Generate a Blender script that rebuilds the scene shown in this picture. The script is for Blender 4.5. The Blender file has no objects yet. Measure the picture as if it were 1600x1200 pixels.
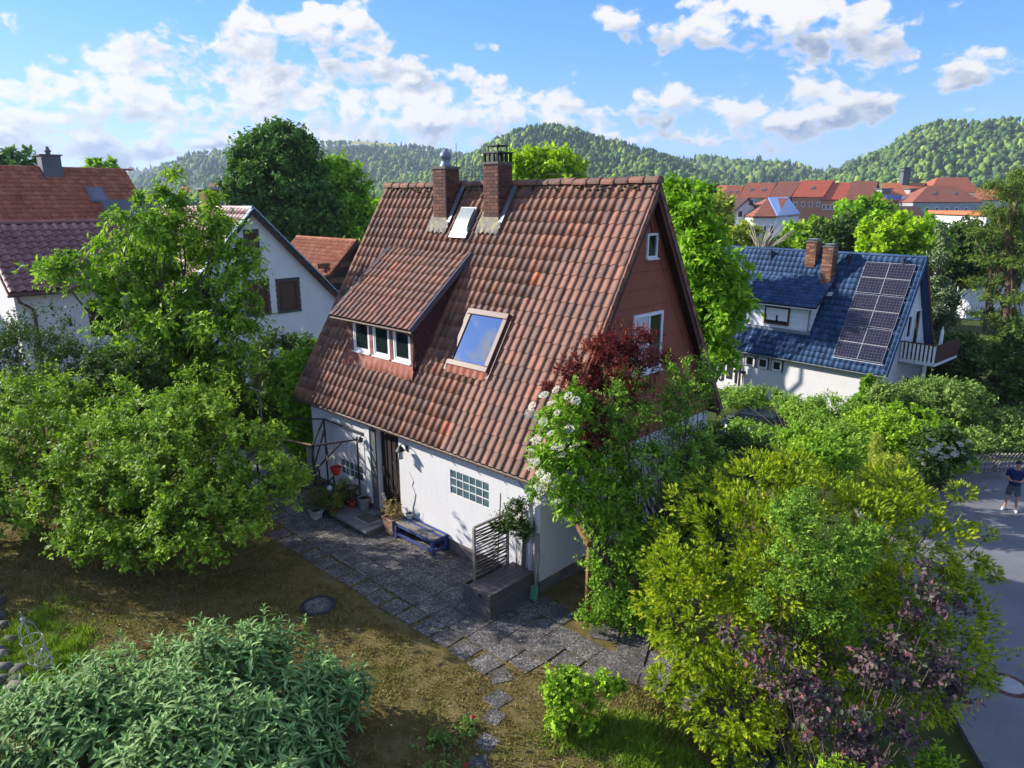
import bpy, math, random
import numpy as np
from mathutils import Vector, Matrix, Euler

R = math.radians
S = bpy.context.scene
COL = S.collection
rng = np.random.default_rng(7)
random.seed(7)

# ---------------------------------------------------------------- camera
FPX, PITCH, CAMZ = 1109.0, R(14.65), 7.7
cam_data = bpy.data.cameras.new('camera')
cam = bpy.data.objects.new('camera', cam_data)
COL.objects.link(cam)
cam.location = (0, 0, CAMZ)
cam.rotation_euler = (math.pi / 2 - PITCH, 0, 0)
cam_data.sensor_fit = 'HORIZONTAL'
cam_data.sensor_width = 36.0
cam_data.lens = 36.0 * FPX / 1600.0
cam_data.clip_start = 0.1
cam_data.clip_end = 20000
S.camera = cam

# ---------------------------------------------------------------- light
SUN_AZ = R(-75)      # measured from +Y towards +X : the sun stands to the left
SUN_EL = R(26)
SUN_DIR = Vector((math.sin(SUN_AZ) * math.cos(SUN_EL), math.cos(SUN_AZ) * math.cos(SUN_EL), math.sin(SUN_EL)))
sun_data = bpy.data.lights.new('sun', 'SUN')
sun_data.energy = 4.3
sun_data.angle = R(0.5)
sun_data.color = (1.0, 0.93, 0.82)
sun = bpy.data.objects.new('sun', sun_data)
COL.objects.link(sun)
sun.rotation_euler = SUN_DIR.to_track_quat('Z', 'Y').to_euler()

S.view_settings.view_transform = 'Standard'
S.view_settings.look = 'None'
S.view_settings.exposure = 1.12
S.view_settings.gamma = 1.0
S.view_settings.use_curve_mapping = False
S.render.engine = 'CYCLES'
S.cycles.max_bounces = 6
S.cycles.diffuse_bounces = 3
S.cycles.glossy_bounces = 3
S.cycles.transmission_bounces = 4
S.cycles.transparent_max_bounces = 6
S.cycles.volume_bounces = 0
S.cycles.caustics_reflective = False
S.cycles.caustics_refractive = False
S.cycles.use_denoising = True
S.cycles.use_adaptive_sampling = True
S.cycles.adaptive_threshold = 0.02


def ray(x, y):
    a, b = (x - 800) / FPX, (600 - y) / FPX
    cp, sp = math.cos(PITCH), math.sin(PITCH)
    return Vector((a, cp + b * sp, -sp + b * cp))


def spot(x, y, Y):
    """survey: the point seen at photo position (x, y) that stands Y metres ahead"""
    r = ray(x, y)
    return Vector((0, 0, CAMZ)) + r * (Y / r.y)


def spotz(x, y, z):
    r = ray(x, y)
    return Vector((0, 0, CAMZ)) + r * ((z - CAMZ) / r.z)


# ---------------------------------------------------------------- world: physical sky with cumulus
W = bpy.data.worlds.new('World')
S.world = W
W.use_nodes = True
nt = W.node_tree
nt.nodes.clear()


class NT:
    """tiny helper to write node trees"""
    def __init__(s, tree): s.t = tree
    def n(s, typ, **kw):
        nd = s.t.nodes.new(typ)
        for k, v in kw.items():
            setattr(nd, k, v)
        return nd
    def set(s, sock, v):
        if isinstance(v, bpy.types.NodeSocket):
            s.t.links.new(v, sock)
        elif v is not None:
            sock.default_value = v
    def math(s, op, a, b=None, c=None, clamp=False):
        nd = s.n('ShaderNodeMath', operation=op, use_clamp=clamp)
        s.set(nd.inputs[0], a); s.set(nd.inputs[1], b)
        if c is not None: s.set(nd.inputs[2], c)
        return nd.outputs[0]
    def vmath(s, op, a, b=None, c=None, out=0):
        nd = s.n('ShaderNodeVectorMath', operation=op)
        s.set(nd.inputs[0], a); s.set(nd.inputs[1], b)
        if c is not None: s.set(nd.inputs[2], c)
        return nd.outputs[out]
    def smooth(s, v, a, b, o0=0.0, o1=1.0):
        nd = s.n('ShaderNodeMapRange', interpolation_type='SMOOTHSTEP')
        s.set(nd.inputs['Value'], v)
        for i, q in zip((1, 2, 3, 4), (a, b, o0, o1)): s.set(nd.inputs[i], q)
        return nd.outputs[0]
    def noise(s, vec, scale, detail=4, rough=0.5, dist=0.0, out=0):
        nd = s.n('ShaderNodeTexNoise')
        if vec is not None: s.set(nd.inputs['Vector'], vec)
        nd.inputs['Scale'].default_value = scale; nd.inputs['Detail'].default_value = detail
        nd.inputs['Roughness'].default_value = rough; nd.inputs['Distortion'].default_value = dist
        return nd.outputs[out]
    def mix(s, f, a, b, blend='MIX'):
        nd = s.n('ShaderNodeMix', data_type='RGBA', blend_type=blend)
        s.set(nd.inputs[0], f); s.set(nd.inputs[6], a); s.set(nd.inputs[7], b)
        return nd.outputs[2]
    def ramp(s, f, stops, interp='LINEAR'):
        nd = s.n('ShaderNodeValToRGB')
        nd.color_ramp.interpolation = interp
        el = nd.color_ramp.elements
        while len(el) < len(stops): el.new(0.5)
        for e, (p, c) in zip(el, stops):
            e.position = p; e.color = (*c, 1)
        s.set(nd.inputs[0], f)
        return nd.outputs[0]


N = NT(nt)
SKY_STRENGTH = 0.15
CLOUD_WHITE = 0.455
sky = N.n('ShaderNodeTexSky', sky_type='NISHITA')
sky.sun_disc = False
sky.sun_elevation = SUN_EL
sky.sun_rotation = SUN_AZ
sky.altitude = 300
sky.air_density = 1.0
sky.dust_density = 0.15
sky.ozone_density = 3.5
tc = N.n('ShaderNodeTexCoord')
D = tc.outputs['Generated']
# clouds live in (bearing, height) on the sky dome
sep = N.n('ShaderNodeSeparateXYZ'); N.set(sep.inputs[0], D)
az = N.math('ARCTAN2', sep.outputs[0], sep.outputs[1])
el = N.math('ARCSINE', sep.outputs[2])
comb = N.n('ShaderNodeCombineXYZ'); N.set(comb.inputs[0], az); N.set(comb.inputs[1], el)
AE = comb.outputs[0]


def azel(x, y):
    r = ray(x, y).normalized()
    return math.atan2(r.x, r.y), math.asin(r.z)


CLOUDS = [  # photo x, y, half width, half height, weight
    (420, 75, 190, 70, 0.9), (505, 20, 120, 50, .8), (150, 115, 85, 60, 0.9), (60, 165, 120, 60, 0.9), (320, 165, 230, 45, 0.9),
    (560, 160, 180, 52, 0.9), (690, 185, 190, 36, 0.8), (800, 150, 120, 52, 0.9), (650, 85, 110, 26, .4),
    (1230, 10, 230, 38, 1.0), (1180, 42, 110, 28, .9), (1340, 75, 130, 48, 0.75), (1260, 108, 90, 22, .5), (1030, 140, 85, 34, 1.0),
    (1180, 178, 180, 34, 1.0), (1290, 160, 52, 40, 1.0), (1400, 135, 110, 18, .5), (1560, 85, 110, 26, .6), (985, 8, 60, 24, .8),
    (1540, 160, 110, 14, .45), (110, 240, 190, 34, .6), (440, 208, 70, 18, .7), (990, 212, 26, 14, .9), (1250, 225, 170, 12, .4),
    (1580, 180, 30, 14, .6), (250, 205, 150, 22, .75), (560, 208, 120, 16, .7), (860, 175, 60, 16, .6), (1090, 200, 60, 10, .6), (760, 60, 60, 10, .35), (945, 195, 22, 16, .8), (700, 215, 90, 12, .5)]


def blobs(vec, warp):
    """coverage of the cumulus banks, vec = (bearing, height, 0)"""
    w = N.vmath('MULTIPLY_ADD', warp, (0.06, 0.04, 0.0), vec)
    tot = None
    for (x, y, rx, ry, wt) in CLOUDS:
        a, e = azel(x, y + 12)
        k = 1.0 / math.hypot(FPX, 290)
        sc = math.cos(a)
        q = N.vmath('MULTIPLY_ADD', w, (1 / (rx * k * sc), 1 / (ry * k), 0), (-(a + .03) / (rx * k * sc), -(e + .020) / (ry * k), 0))
        dsq = N.vmath('DOT_PRODUCT', q, q, out=1)
        g = N.math('POWER', 2.718, N.math('MULTIPLY', dsq, -1.15))
        tot = N.math('MULTIPLY', g, wt) if tot is None else N.math('MULTIPLY_ADD', g, wt, tot)
    # beyond the view: unseen denser cumulus, thickened for fill light and roof window reflection
    big = N.smooth(N.noise(N.vmath('MULTIPLY', vec, (1.0, 2.0, 1.0)), 4.0, 3, 0.5), 0.36, 0.55)
    outside = N.smooth(N.math('ABSOLUTE', N.vmath('DOT_PRODUCT', vec, (1, 0, 0), out=1)), 0.62, 0.8)
    high = N.smooth(N.vmath('DOT_PRODUCT', vec, (0, 1, 0), out=1), 0.27, 0.36)
    outside = N.math('MAXIMUM', outside, high)
    return N.math('ADD', N.math('MULTIPLY', tot, N.math('SUBTRACT', 1.0, outside)), N.math('MULTIPLY', big, outside))


warp = N.noise(AE, 10.0, 4, 0.6, out=1)
SQ = N.vmath('MULTIPLY', AE, (1.0, 1.5, 1.0))
SQW = N.vmath('MULTIPLY_ADD', warp, (0.05, 0.05, 0), SQ)
tot = blobs(AE, warp)
tot_up = blobs(N.vmath('ADD', AE, (-0.006, 0.022, 0)), warp)
n_a = N.noise(SQW, 15.0, 9, 0.60)
n_b = N.noise(N.vmath('ADD', SQW, (-0.007, 0.014, 0)), 15.0, 4, 0.55)
vor = N.n('ShaderNodeTexVoronoi', feature='F1')
vor.inputs['Scale'].default_value = 30.0
vor.inputs['Detail'].default_value = 1.0
N.set(vor.inputs['Vector'], SQW)
billow = N.math('SUBTRACT', 0.5, vor.outputs['Distance'])
cov = N.math('MINIMUM', N.math('MULTIPLY', tot, 0.88), 0.80)
dens = N.math('MULTIPLY_ADD', billow, 0.40, N.math('MULTIPLY_ADD', N.math('SUBTRACT', n_a, 0.5), 2.7, cov))
alpha = N.smooth(dens, 0.40, 0.74)
alpha = N.math('MULTIPLY', alpha, N.smooth(el, -0.01, 0.03))
thick = N.smooth(dens, 0.45, 1.0)
slope = N.math('ADD', N.math('MULTIPLY', N.math('SUBTRACT', tot, tot_up), 1.3), N.math('MULTIPLY', N.math('SUBTRACT', n_a, n_b), 3.4))
slope = N.math('MULTIPLY_ADD', billow, 0.30, slope)
light = N.smooth(slope, -0.46, 0.48)
shade = N.math('MULTIPLY', N.math('SUBTRACT', 1.0, light), N.math('MULTIPLY_ADD', thick, 0.75, 0.25))
CL = CLOUD_WHITE / SKY_STRENGTH
lit = (1.0 * CL, 0.985 * CL, 0.965 * CL, 1)
drk = (0.30 * CL, 0.40 * CL, 0.57 * CL, 1)
ccol = N.mix(shade, lit, drk)
hsv = N.n('ShaderNodeHueSaturation')
hsv.inputs['Saturation'].default_value = 1.25
N.set(hsv.inputs['Color'], sky.outputs[0])
sk = hsv.outputs[0]
sk = N.vmath('DIVIDE', sk, N.vmath('MULTIPLY_ADD', sk, (0.15, 0.15, 0.10), (1, 1, 1)))   # soft shoulder: the bright rim of the sky stays blue
sk = N.vmath('MULTIPLY', sk, (0.62, 0.80, 1.22))
final = N.mix(alpha, sk, ccol)
bg = N.n('ShaderNodeBackground')
N.set(bg.inputs[0], final)
bg.inputs[1].default_value = SKY_STRENGTH
wo = N.n('ShaderNodeOutputWorld')
nt.links.new(bg.outputs[0], wo.inputs[0])
W.cycles.sampling_method = 'NONE'

# ---------------------------------------------------------------- object helpers


def link(o, parent=None):
    COL.objects.link(o)
    if parent is not None:
        o.parent = parent
    return o


def tag(o, label=None, cat=None, group=None, kind=None):
    if label: o['label'] = label
    if cat: o['category'] = cat
    if group: o['group'] = group
    if kind: o['kind'] = kind
    return o


def thing(name, label, cat, loc=(0, 0, 0), rz=0.0, group=None):
    o = bpy.data.objects.new(name, None)
    o.empty_display_size = 0.2
    COL.objects.link(o)
    o.location = loc
    o.rotation_euler = (0, 0, rz)
    return tag(o, label, cat, group)


def copy_tree(o, parent=None):
    c = o.copy()
    COL.objects.link(c)
    c.parent = parent
    for ch in o.children:
        copy_tree(ch, c)
    return c


def mesh_np(name, V, F, mat, parent=None, smooth=False, tone=None):
    """V (n,3), F (m,3|4) int arrays -> object"""
    V = np.asarray(V, dtype=np.float32); F = np.asarray(F, dtype=np.int32)
    me = bpy.data.meshes.new(name)
    me.vertices.add(len(V)); me.vertices.foreach_set('co', V.ravel())
    k = F.shape[1]
    me.loops.add(F.size); me.loops.foreach_set('vertex_index', F.ravel())
    me.polygons.add(len(F))
    me.polygons.foreach_set('loop_start', np.arange(0, F.size, k, dtype=np.int32))
    if smooth:
        me.polygons.foreach_set('use_smooth', np.ones(len(F), dtype=bool))
    if tone is not None:
        at = me.attributes.new('tone', 'FLOAT', 'POINT')
        at.data.foreach_set('value', np.asarray(tone, dtype=np.float32))
    me.update(calc_edges=True)
    if mat is not None: me.materials.append(mat)
    return link(bpy.data.objects.new(name, me), parent)


class MB:
    """collects simple solids and links them as ONE mesh object"""
    def __init__(s): s.v = []; s.f = []
    def add(s, vs, fs):
        b = len(s.v)
        s.v += [tuple(v) for v in vs]
        s.f += [tuple(i + b for i in f) for f in fs]
        return s
    def box(s, x0, x1, y0, y1, z0, z1, M=None):
        vs = [Vector(p) for p in ((x0, y0, z0), (x1, y0, z0), (x1, y1, z0), (x0, y1, z0), (x0, y0, z1), (x1, y0, z1), (x1, y1, z1), (x0, y1, z1))]
        if M is not None: vs = [M @ v for v in vs]
        return s.add(vs, [(3, 2, 1, 0), (4, 5, 6, 7), (0, 1, 5, 4), (1, 2, 6, 5), (2, 3, 7, 6), (3, 0, 4, 7)])
    def bar(s, a, b, w, h, up=(0, 0, 1)):
        a, b = Vector(a), Vector(b); d = (b - a); L = d.length; d.normalize()
        u = Vector(up); sd = d.cross(u)
        if sd.length < 1e-4: sd = d.cross(Vector((1, 0, 0)))
        sd.normalize(); u = sd.cross(d)
        M = Matrix((sd, d, u)).transposed().to_4x4(); M.translation = a
        return s.box(-w / 2, w / 2, 0, L, -h / 2, h / 2, M)
    def tube(s, pts, rad, n=8, caps=True):
        pts = [Vector(p) for p in pts]
        rad = list(rad) if hasattr(rad, '__len__') else [rad] * len(pts)
        vs = []; prev = None
        for i, p in enumerate(pts):
            t = (pts[min(i + 1, len(pts) - 1)] - pts[max(i - 1, 0)]).normalized()
            if prev is None:
                a = t.cross(Vector((0, 0, 1)))
                if a.length < 1e-3: a = t.cross(Vector((0, 1, 0)))
            else:
                a = prev - t * prev.dot(t)
            a.normalize(); prev = a; b = t.cross(a)
            for k in range(n):
                g = 2 * math.pi * k / n
                vs.append(p + (a * math.cos(g) + b * math.sin(g)) * rad[i])
        fs = []
        for i in range(len(pts) - 1):
            for k in range(n):
                k2 = (k + 1) % n
                fs.append((i * n + k, i * n + k2, (i + 1) * n + k2, (i + 1) * n + k))
        if caps:
            fs.append(tuple(range(n - 1, -1, -1)))
            fs.append(tuple((len(pts) - 1) * n + k for k in range(n)))
        return s.add(vs, fs)
    def lathe(s, prof, n=16, c=(0, 0, 0), a0=0, a1=2 * math.pi):
        full = abs(a1 - a0 - 2 * math.pi) < 1e-6
        m = n if full else n + 1
        vs = []
        for r, z in prof:
            for k in range(m):
                g = a0 + (a1 - a0) * k / n
                vs.append((c[0] + r * math.cos(g), c[1] + r * math.sin(g), c[2] + z))
        fs = []
        for i in range(len(prof) - 1):
            for k in range(n):
                k2 = (k + 1) % m
                fs.append((i * m + k, i * m + k2, (i + 1) * m + k2, (i + 1) * m + k))
        return s.add(vs, fs)
    def prism(s, poly, t, M=None):
        """poly: list of (x, y); extruded 0..t in z, placed by M"""
        n = len(poly)
        vs = [Vector((x, y, 0)) for x, y in poly] + [Vector((x, y, t)) for x, y in poly]
        if M is not None: vs = [M @ v for v in vs]
        fs = [tuple(range(n - 1, -1, -1)), tuple(range(n, 2 * n))]
        for k in range(n):
            k2 = (k + 1) % n
            fs.append((k, k2, n + k2, n + k))
        return s.add(vs, fs)
    def build(s, name, mat, parent=None, smooth=False, loc=None, rot=None, bevel=0.0):
        me = bpy.data.meshes.new(name)
        me.from_pydata(s.v, [], s.f)
        me.update()
        if smooth:
            me.polygons.foreach_set('use_smooth', [True] * len(me.polygons))
        if mat is not None: me.materials.append(mat)
        o = link(bpy.data.objects.new(name, me), parent)
        if loc is not None: o.location = loc
        if rot is not None: o.rotation_euler = rot
        if bevel:
            b = o.modifiers.new('bevel', 'BEVEL'); b.width = bevel; b.segments = 2; b.limit_method = 'ANGLE'
        return o


def instance(src, name, parent, loc, rot=(0, 0, 0), scale=(1, 1, 1)):
    o = bpy.data.objects.new(name, src.data if isinstance(src, bpy.types.Object) else src)
    link(o, parent)
    o.location = loc; o.rotation_euler = rot; o.scale = scale
    return o


def wall_panel(mb, x0, x1, z0, z1, t, openings, M=None):
    """wall in the XZ plane, outer face y=0, inner face y=t, with rectangular openings and their reveals"""
    xs = sorted({x0, x1, *[o[0] for o in openings], *[o[1] for o in openings]})
    zs = sorted({z0, z1, *[o[2] for o in openings], *[o[3] for o in openings]})
    xs = [x for x in xs if x0 <= x <= x1]; zs = [z for z in zs if z0 <= z <= z1]
    P = lambda x, y, z: (M @ Vector((x, y, z))) if M is not None else Vector((x, y, z))
    for i in range(len(xs) - 1):
        for j in range(len(zs) - 1):
            cx, cz = (xs[i] + xs[i + 1]) / 2, (zs[j] + zs[j + 1]) / 2
            if any(o[0] < cx < o[1] and o[2] < cz < o[3] for o in openings): continue
            a, b, c, d = xs[i], xs[i + 1], zs[j], zs[j + 1]
            mb.add([P(a, 0, c), P(b, 0, c), P(b, 0, d), P(a, 0, d)], [(0, 1, 2, 3)])
            mb.add([P(a, t, c), P(b, t, c), P(b, t, d), P(a, t, d)], [(3, 2, 1, 0)])
    for (a, b, c, d) in openings + [(x0, x1, z0, z1)]:
        mb.add([P(a, 0, c), P(b, 0, c), P(b, t, c), P(a, t, c), P(a, 0, d), P(b, 0, d), P(b, t, d), P(a, t, d)],
               [(0, 1, 2, 3), (7, 6, 5, 4), (0, 3, 7, 4), (1, 5, 6, 2)])
    return mb


# ---------------------------------------------------------------- materials
MATS = {}


def new_mat(name):
    m = bpy.data.materials.new(name)
    m.use_nodes = True
    m.node_tree.nodes.clear()
    q = NT(m.node_tree)
    out = q.n('ShaderNodeOutputMaterial')
    return m, q, out


def principled(q, col, rough=0.7, metal=0.0, spec=0.4, normal=None):
    p = q.n('ShaderNodeBsdfPrincipled')
    q.set(p.inputs['Base Color'], (*col, 1) if isinstance(col, tuple) and len(col) == 3 else col)
    q.set(p.inputs['Roughness'], rough)
    p.inputs['Metallic'].default_value = metal
    p.inputs['Specular IOR Level'].default_value = spec
    if normal is not None: q.set(p.inputs['Normal'], normal)
    return p


def bump(q, h, strength=0.4, dist=0.02):
    b = q.n('ShaderNodeBump')
    b.inputs['Strength'].default_value = strength
    b.inputs['Distance'].default_value = dist
    q.set(b.inputs['Height'], h)
    return b.outputs[0]


def M_plain(name, col, rough=0.7, metal=0.0, var=0.18, scale=6.0, bmp=0.15, spec=0.4, dirt=None, bscale=None):
    """colour with two scales of mottling and a fine relief"""
    m, q, out = new_mat(name)
    tcn = q.n('ShaderNodeTexCoord')
    v = tcn.outputs['Object']
    n1 = q.noise(v, scale, 6, 0.6)
    n2 = q.noise(v, scale * 0.17, 3, 0.5)
    f = q.math('ADD', q.math('MULTIPLY', n1, 0.6), q.math('MULTIPLY', n2, 0.4))
    dark = tuple(c * (1 - var) for c in col); lite = tuple(min(1, c * (1 + var)) for c in col)
    c = q.ramp(f, [(0.3, dark), (0.7, lite)])
    if dirt:
        c = q.mix(q.math('MULTIPLY', q.smooth(q.noise(v, scale * 0.5, 5, 0.65), 0.5, 0.72), 0.7), c, (*dirt, 1))
    nrm = bump(q, q.noise(v, bscale or scale * 7, 4, 0.6), bmp, 0.01) if bmp else None
    p = principled(q, c, rough, metal, spec, nrm)
    m.node_tree.links.new(p.outputs[0], out.inputs[0])
    return m


def uniform_random(q):
    """0..1, different for each separate object and for each loose piece of a joined mesh"""
    a = q.n('ShaderNodeObjectInfo').outputs['Random']
    b = q.n('ShaderNodeNewGeometry').outputs['Random Per Island']
    return q.math('FRACT', q.math('ADD', a, b))


def M_pieces(name, stops, rough=0.8, spec=0.3, nscale=18.0, speck=None, bmp=0.3, soft=0.35, spread=0.5):
    """each tile, brick or slab takes its own colour out of stops"""
    m, q, out = new_mat(name)
    v = q.n('ShaderNodeNewGeometry').outputs['Position']
    r = uniform_random(q)
    c = q.ramp(r, stops)
    n1 = q.noise(v, nscale, 6, 0.65)
    c = q.mix(q.math('MULTIPLY', q.smooth(n1, 0.25, 0.75), spread), c, q.mix(1.0, c, (soft, soft, soft, 1), 'MULTIPLY'))
    if speck:
        c = q.mix(q.math('MULTIPLY', q.smooth(q.noise(v, nscale * 2.2, 4, 0.6), speck[1], speck[1] + .08), .8), c, (*speck[0], 1))
    p = principled(q, c, rough, 0, spec, bump(q, q.noise(v, nscale * 5, 4, 0.6), bmp, 0.008))
    m.node_tree.links.new(p.outputs[0], out.inputs[0])
    return m


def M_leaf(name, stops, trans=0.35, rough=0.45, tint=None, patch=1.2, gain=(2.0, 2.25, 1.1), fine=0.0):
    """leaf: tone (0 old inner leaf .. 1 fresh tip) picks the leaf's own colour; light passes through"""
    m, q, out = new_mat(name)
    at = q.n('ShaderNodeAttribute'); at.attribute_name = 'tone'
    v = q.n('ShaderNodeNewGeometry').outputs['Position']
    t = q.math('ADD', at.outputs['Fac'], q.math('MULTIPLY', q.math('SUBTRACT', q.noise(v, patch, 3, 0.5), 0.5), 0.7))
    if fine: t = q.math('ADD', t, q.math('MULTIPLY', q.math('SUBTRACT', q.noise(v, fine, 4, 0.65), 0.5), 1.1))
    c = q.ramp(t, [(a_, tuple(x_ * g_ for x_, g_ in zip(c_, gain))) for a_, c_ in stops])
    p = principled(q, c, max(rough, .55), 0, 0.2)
    tr = q.n('ShaderNodeBsdfTranslucent')
    q.set(tr.inputs[0], q.mix(1.0, c, (*(tint or (1.25, 1.35, 0.65)), 1), 'MULTIPLY'))
    mx = q.n('ShaderNodeMixShader')
    mx.inputs[0].default_value = trans
    m.node_tree.links.new(p.outputs[0], mx.inputs[1]); m.node_tree.links.new(tr.outputs[0], mx.inputs[2])
    m.node_tree.links.new(mx.outputs[0], out.inputs[0])
    return m


def M_wood(name, col, rough=0.75, dark=0.5, scale=5.0, axis=(1, 14, 14)):
    m, q, out = new_mat(name)
    v = q.n('ShaderNodeTexCoord').outputs['Object']
    s = q.vmath('MULTIPLY', v, axis)
    n1 = q.noise(s, scale, 6, 0.6, 0.6)
    c = q.ramp(n1, [(0.28, tuple(x * dark for x in col)), (0.62, col), (0.8, tuple(min(1, x * 1.3) for x in col))])
    r = uniform_random(q)
    c = q.mix(q.math('MULTIPLY', r, 0.35), c, q.mix(1.0, c, (.5, .5, .5, 1), 'MULTIPLY'))
    p = principled(q, c, rough, 0, 0.3, bump(q, n1, 0.3, 0.006))
    m.node_tree.links.new(p.outputs[0], out.inputs[0])
    return m


def M_glass(name, col=(0.02, 0.03, 0.035), rough=0.04, metal=0.0, spec=0.9):
    m, q, out = new_mat(name)
    v = q.n('ShaderNodeTexCoord').outputs['Object']
    p = principled(q, col, rough, metal, spec, bump(q, q.noise(v, 1.3, 2, 0.4), 0.03, 0.05))
    m.node_tree.links.new(p.outputs[0], out.inputs[0])
    return m


def M_stucco(name, col, dirt=(0.42, 0.38, 0.32), rough=0.9, grain=38.0, strength=0.55):
    m, q, out = new_mat(name)
    v = q.n('ShaderNodeTexCoord').outputs['Object']
    n1 = q.noise(v, 1.1, 5, 0.6)
    streak = q.noise(q.vmath('MULTIPLY', v, (6, 6, 0.6)), 1.6, 5, 0.6)
    c = q.ramp(n1, [(0.3, tuple(x * 0.93 for x in col)), (0.7, col)])
    c = q.mix(q.math('MULTIPLY', q.smooth(streak, 0.52, 0.8), 0.34), c, (*dirt, 1))
    c = q.mix(q.math('MULTIPLY', q.smooth(q.noise(v, 2.6, 6, .7), 0.58, 0.74), 0.22), c, (*dirt, 1))
    trowel = q.noise(q.vmath('MULTIPLY', v, (1, 1, 2.2)), grain * .33, 4, 0.6, 1.2)
    h = q.math('ADD', q.math('MULTIPLY', trowel, 0.7), q.math('MULTIPLY', q.noise(v, grain, 4, 0.6), 0.4))
    p = principled(q, c, rough, 0, 0.2, bump(q, h, strength, 0.015))
    m.node_tree.links.new(p.outputs[0], out.inputs[0])
    return m

# ================================================================ materials in use
m_white = M_stucco('white_render', (0.64, 0.64, 0.65))
m_gwhite = M_stucco('white_render_fine', (0.66, 0.67, 0.69), grain=60, strength=0.3)
m_plinth = M_plain('plinth_cement', (0.15, 0.125, 0.11), 0.9, var=0.35, scale=3, bmp=0.4, dirt=(0.25, 0.22, 0.2))
m_tile = M_pieces('clay_tile', [(0.0, (0.169, 0.094, 0.073)), (0.25, (0.205, 0.114, 0.086)), (0.45, (0.251, 0.128, 0.091)), (0.70, (0.284, 0.137, 0.095)), (0.90, (0.324, 0.148, 0.097)), (0.975, (0.356, 0.154, 0.097)), (0.997, (0.372, 0.157, 0.099)), (0.999, (0.607, 0.177, 0.075))],
                  rough=0.72, spec=0.3, nscale=6, speck=((0.317, 0.261, 0.195), 0.64), soft=0.5, spread=0.75)
m_ridge = M_pieces('ridge_clay', [(0, (0.15, 0.085, 0.07)), (0.5, (0.23, 0.13, 0.10)), (1, (0.32, 0.14, 0.095))], speck=((0.07, 0.065, 0.045), 0.56), nscale=7)
m_brick = M_pieces('chimney_brick', [(0, (0.075, 0.036, 0.028)), (0.5, (0.115, 0.052, 0.038)), (1, (0.17, 0.075, 0.05))], nscale=20, soft=0.5)
m_mortar = M_plain('mortar', (0.13, 0.115, 0.105), 0.95, scale=20)
m_brownboard = M_plain('brown_siding', (0.255, 0.072, 0.040), 0.75, var=0.12, scale=3, bmp=0.08, dirt=(0.29, 0.095, 0.06))
m_brownwood = M_wood('brown_painted_wood', (0.10, 0.042, 0.028))
m_soffit = M_wood('soffit_wood', (0.07, 0.032, 0.024))
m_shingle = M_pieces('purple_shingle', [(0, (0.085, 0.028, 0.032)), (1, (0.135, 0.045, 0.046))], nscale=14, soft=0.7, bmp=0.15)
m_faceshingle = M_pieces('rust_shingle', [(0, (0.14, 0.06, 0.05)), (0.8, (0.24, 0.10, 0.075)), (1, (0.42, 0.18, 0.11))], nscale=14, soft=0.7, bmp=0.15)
m_apron = M_plain('orange_lead_apron', (0.28, 0.09, 0.058), 0.8, var=0.25, scale=7, bmp=0.3, dirt=(0.36, 0.2, 0.16))
m_frame_white = M_plain('white_window_paint', (0.72, 0.73, 0.75), 0.5, var=0.06, scale=4, bmp=0.05)
m_glass = M_glass('window_glass', (0.012, 0.02, 0.02), 0.04, 0.0, 0.7)
m_glass_sky = M_glass('coated_rooflight_glass', (0.42, 0.45, 0.47), 0.03, 1.0, 0.8)
m_glass_milk = M_plain('milky_hatch_glass', (0.27, 0.30, 0.30), 0.25, var=0.1, scale=3, bmp=0.02)
m_rooflight = M_plain('rust_brown_metal', (0.085, 0.036, 0.028), 0.5, var=0.2, scale=6, bmp=0.05)
m_gutter = M_plain('brown_gutter', (0.10, 0.06, 0.045), 0.55, var=0.35, scale=8, bmp=0.1, dirt=(0.2, 0.16, 0.12))
m_zinc = M_plain('zinc_grey', (0.24, 0.27, 0.31), 0.45, 0.5, var=0.25, scale=8, bmp=0.1)
m_lead = M_plain('lichen_flashing', (0.20, 0.19, 0.16), 0.85, var=0.3, scale=9, bmp=0.5, dirt=(0.50, 0.42, 0.13))
m_black = M_plain('black_iron', (0.018, 0.018, 0.02), 0.55, var=0.3, scale=9, bmp=0.15)
m_rust = M_plain('rusty_iron', (0.022, 0.018, 0.017), 0.8, var=0.4, scale=11, bmp=0.3, dirt=(0.075, 0.04, 0.025))
m_granite = M_plain('grey_granite', (0.11, 0.112, 0.118), 0.8, var=0.5, scale=40, bmp=0.3)
m_slate_step = M_plain('dark_slab', (0.125, 0.125, 0.135), 0.75, var=0.3, scale=6, bmp=0.2, dirt=(0.22, 0.21, 0.2))
m_door = M_wood('dark_stained_door', (0.038, 0.022, 0.018), axis=(14, 14, 1))
m_brass = M_plain('brass', (0.42, 0.27, 0.08), 0.35, 0.9, var=0.25, scale=7, bmp=0.1)
m_block = M_plain('glass_block', (0.075, 0.13, 0.155), 0.12, var=0.55, scale=22, bmp=0.6, spec=0.8, bscale=30)
m_grout = M_plain('white_grout', (0.66, 0.66, 0.64), 0.9, var=0.15)
m_blue = M_plain('worn_blue_paint', (0.030, 0.055, 0.19), 0.7, var=0.35, scale=7, bmp=0.2, dirt=(0.13, 0.125, 0.15))
m_greywood = M_wood('weathered_grey_wood', (0.30, 0.27, 0.24))
m_boxwood = M_wood('grey_brown_resin_wood', (0.135, 0.115, 0.118), rough=0.6)
m_rawwood = M_wood('raw_brown_timber', (0.24, 0.135, 0.07))
m_twig = M_wood('grey_twig', (0.15, 0.12, 0.10))
m_bark = M_plain('bark', (0.095, 0.075, 0.058), 0.95, var=0.5, scale=12, bmp=0.8)
m_barkpale = M_plain('pale_bark', (0.42, 0.37, 0.30), 0.95, var=0.3, scale=12, bmp=0.5)
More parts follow.
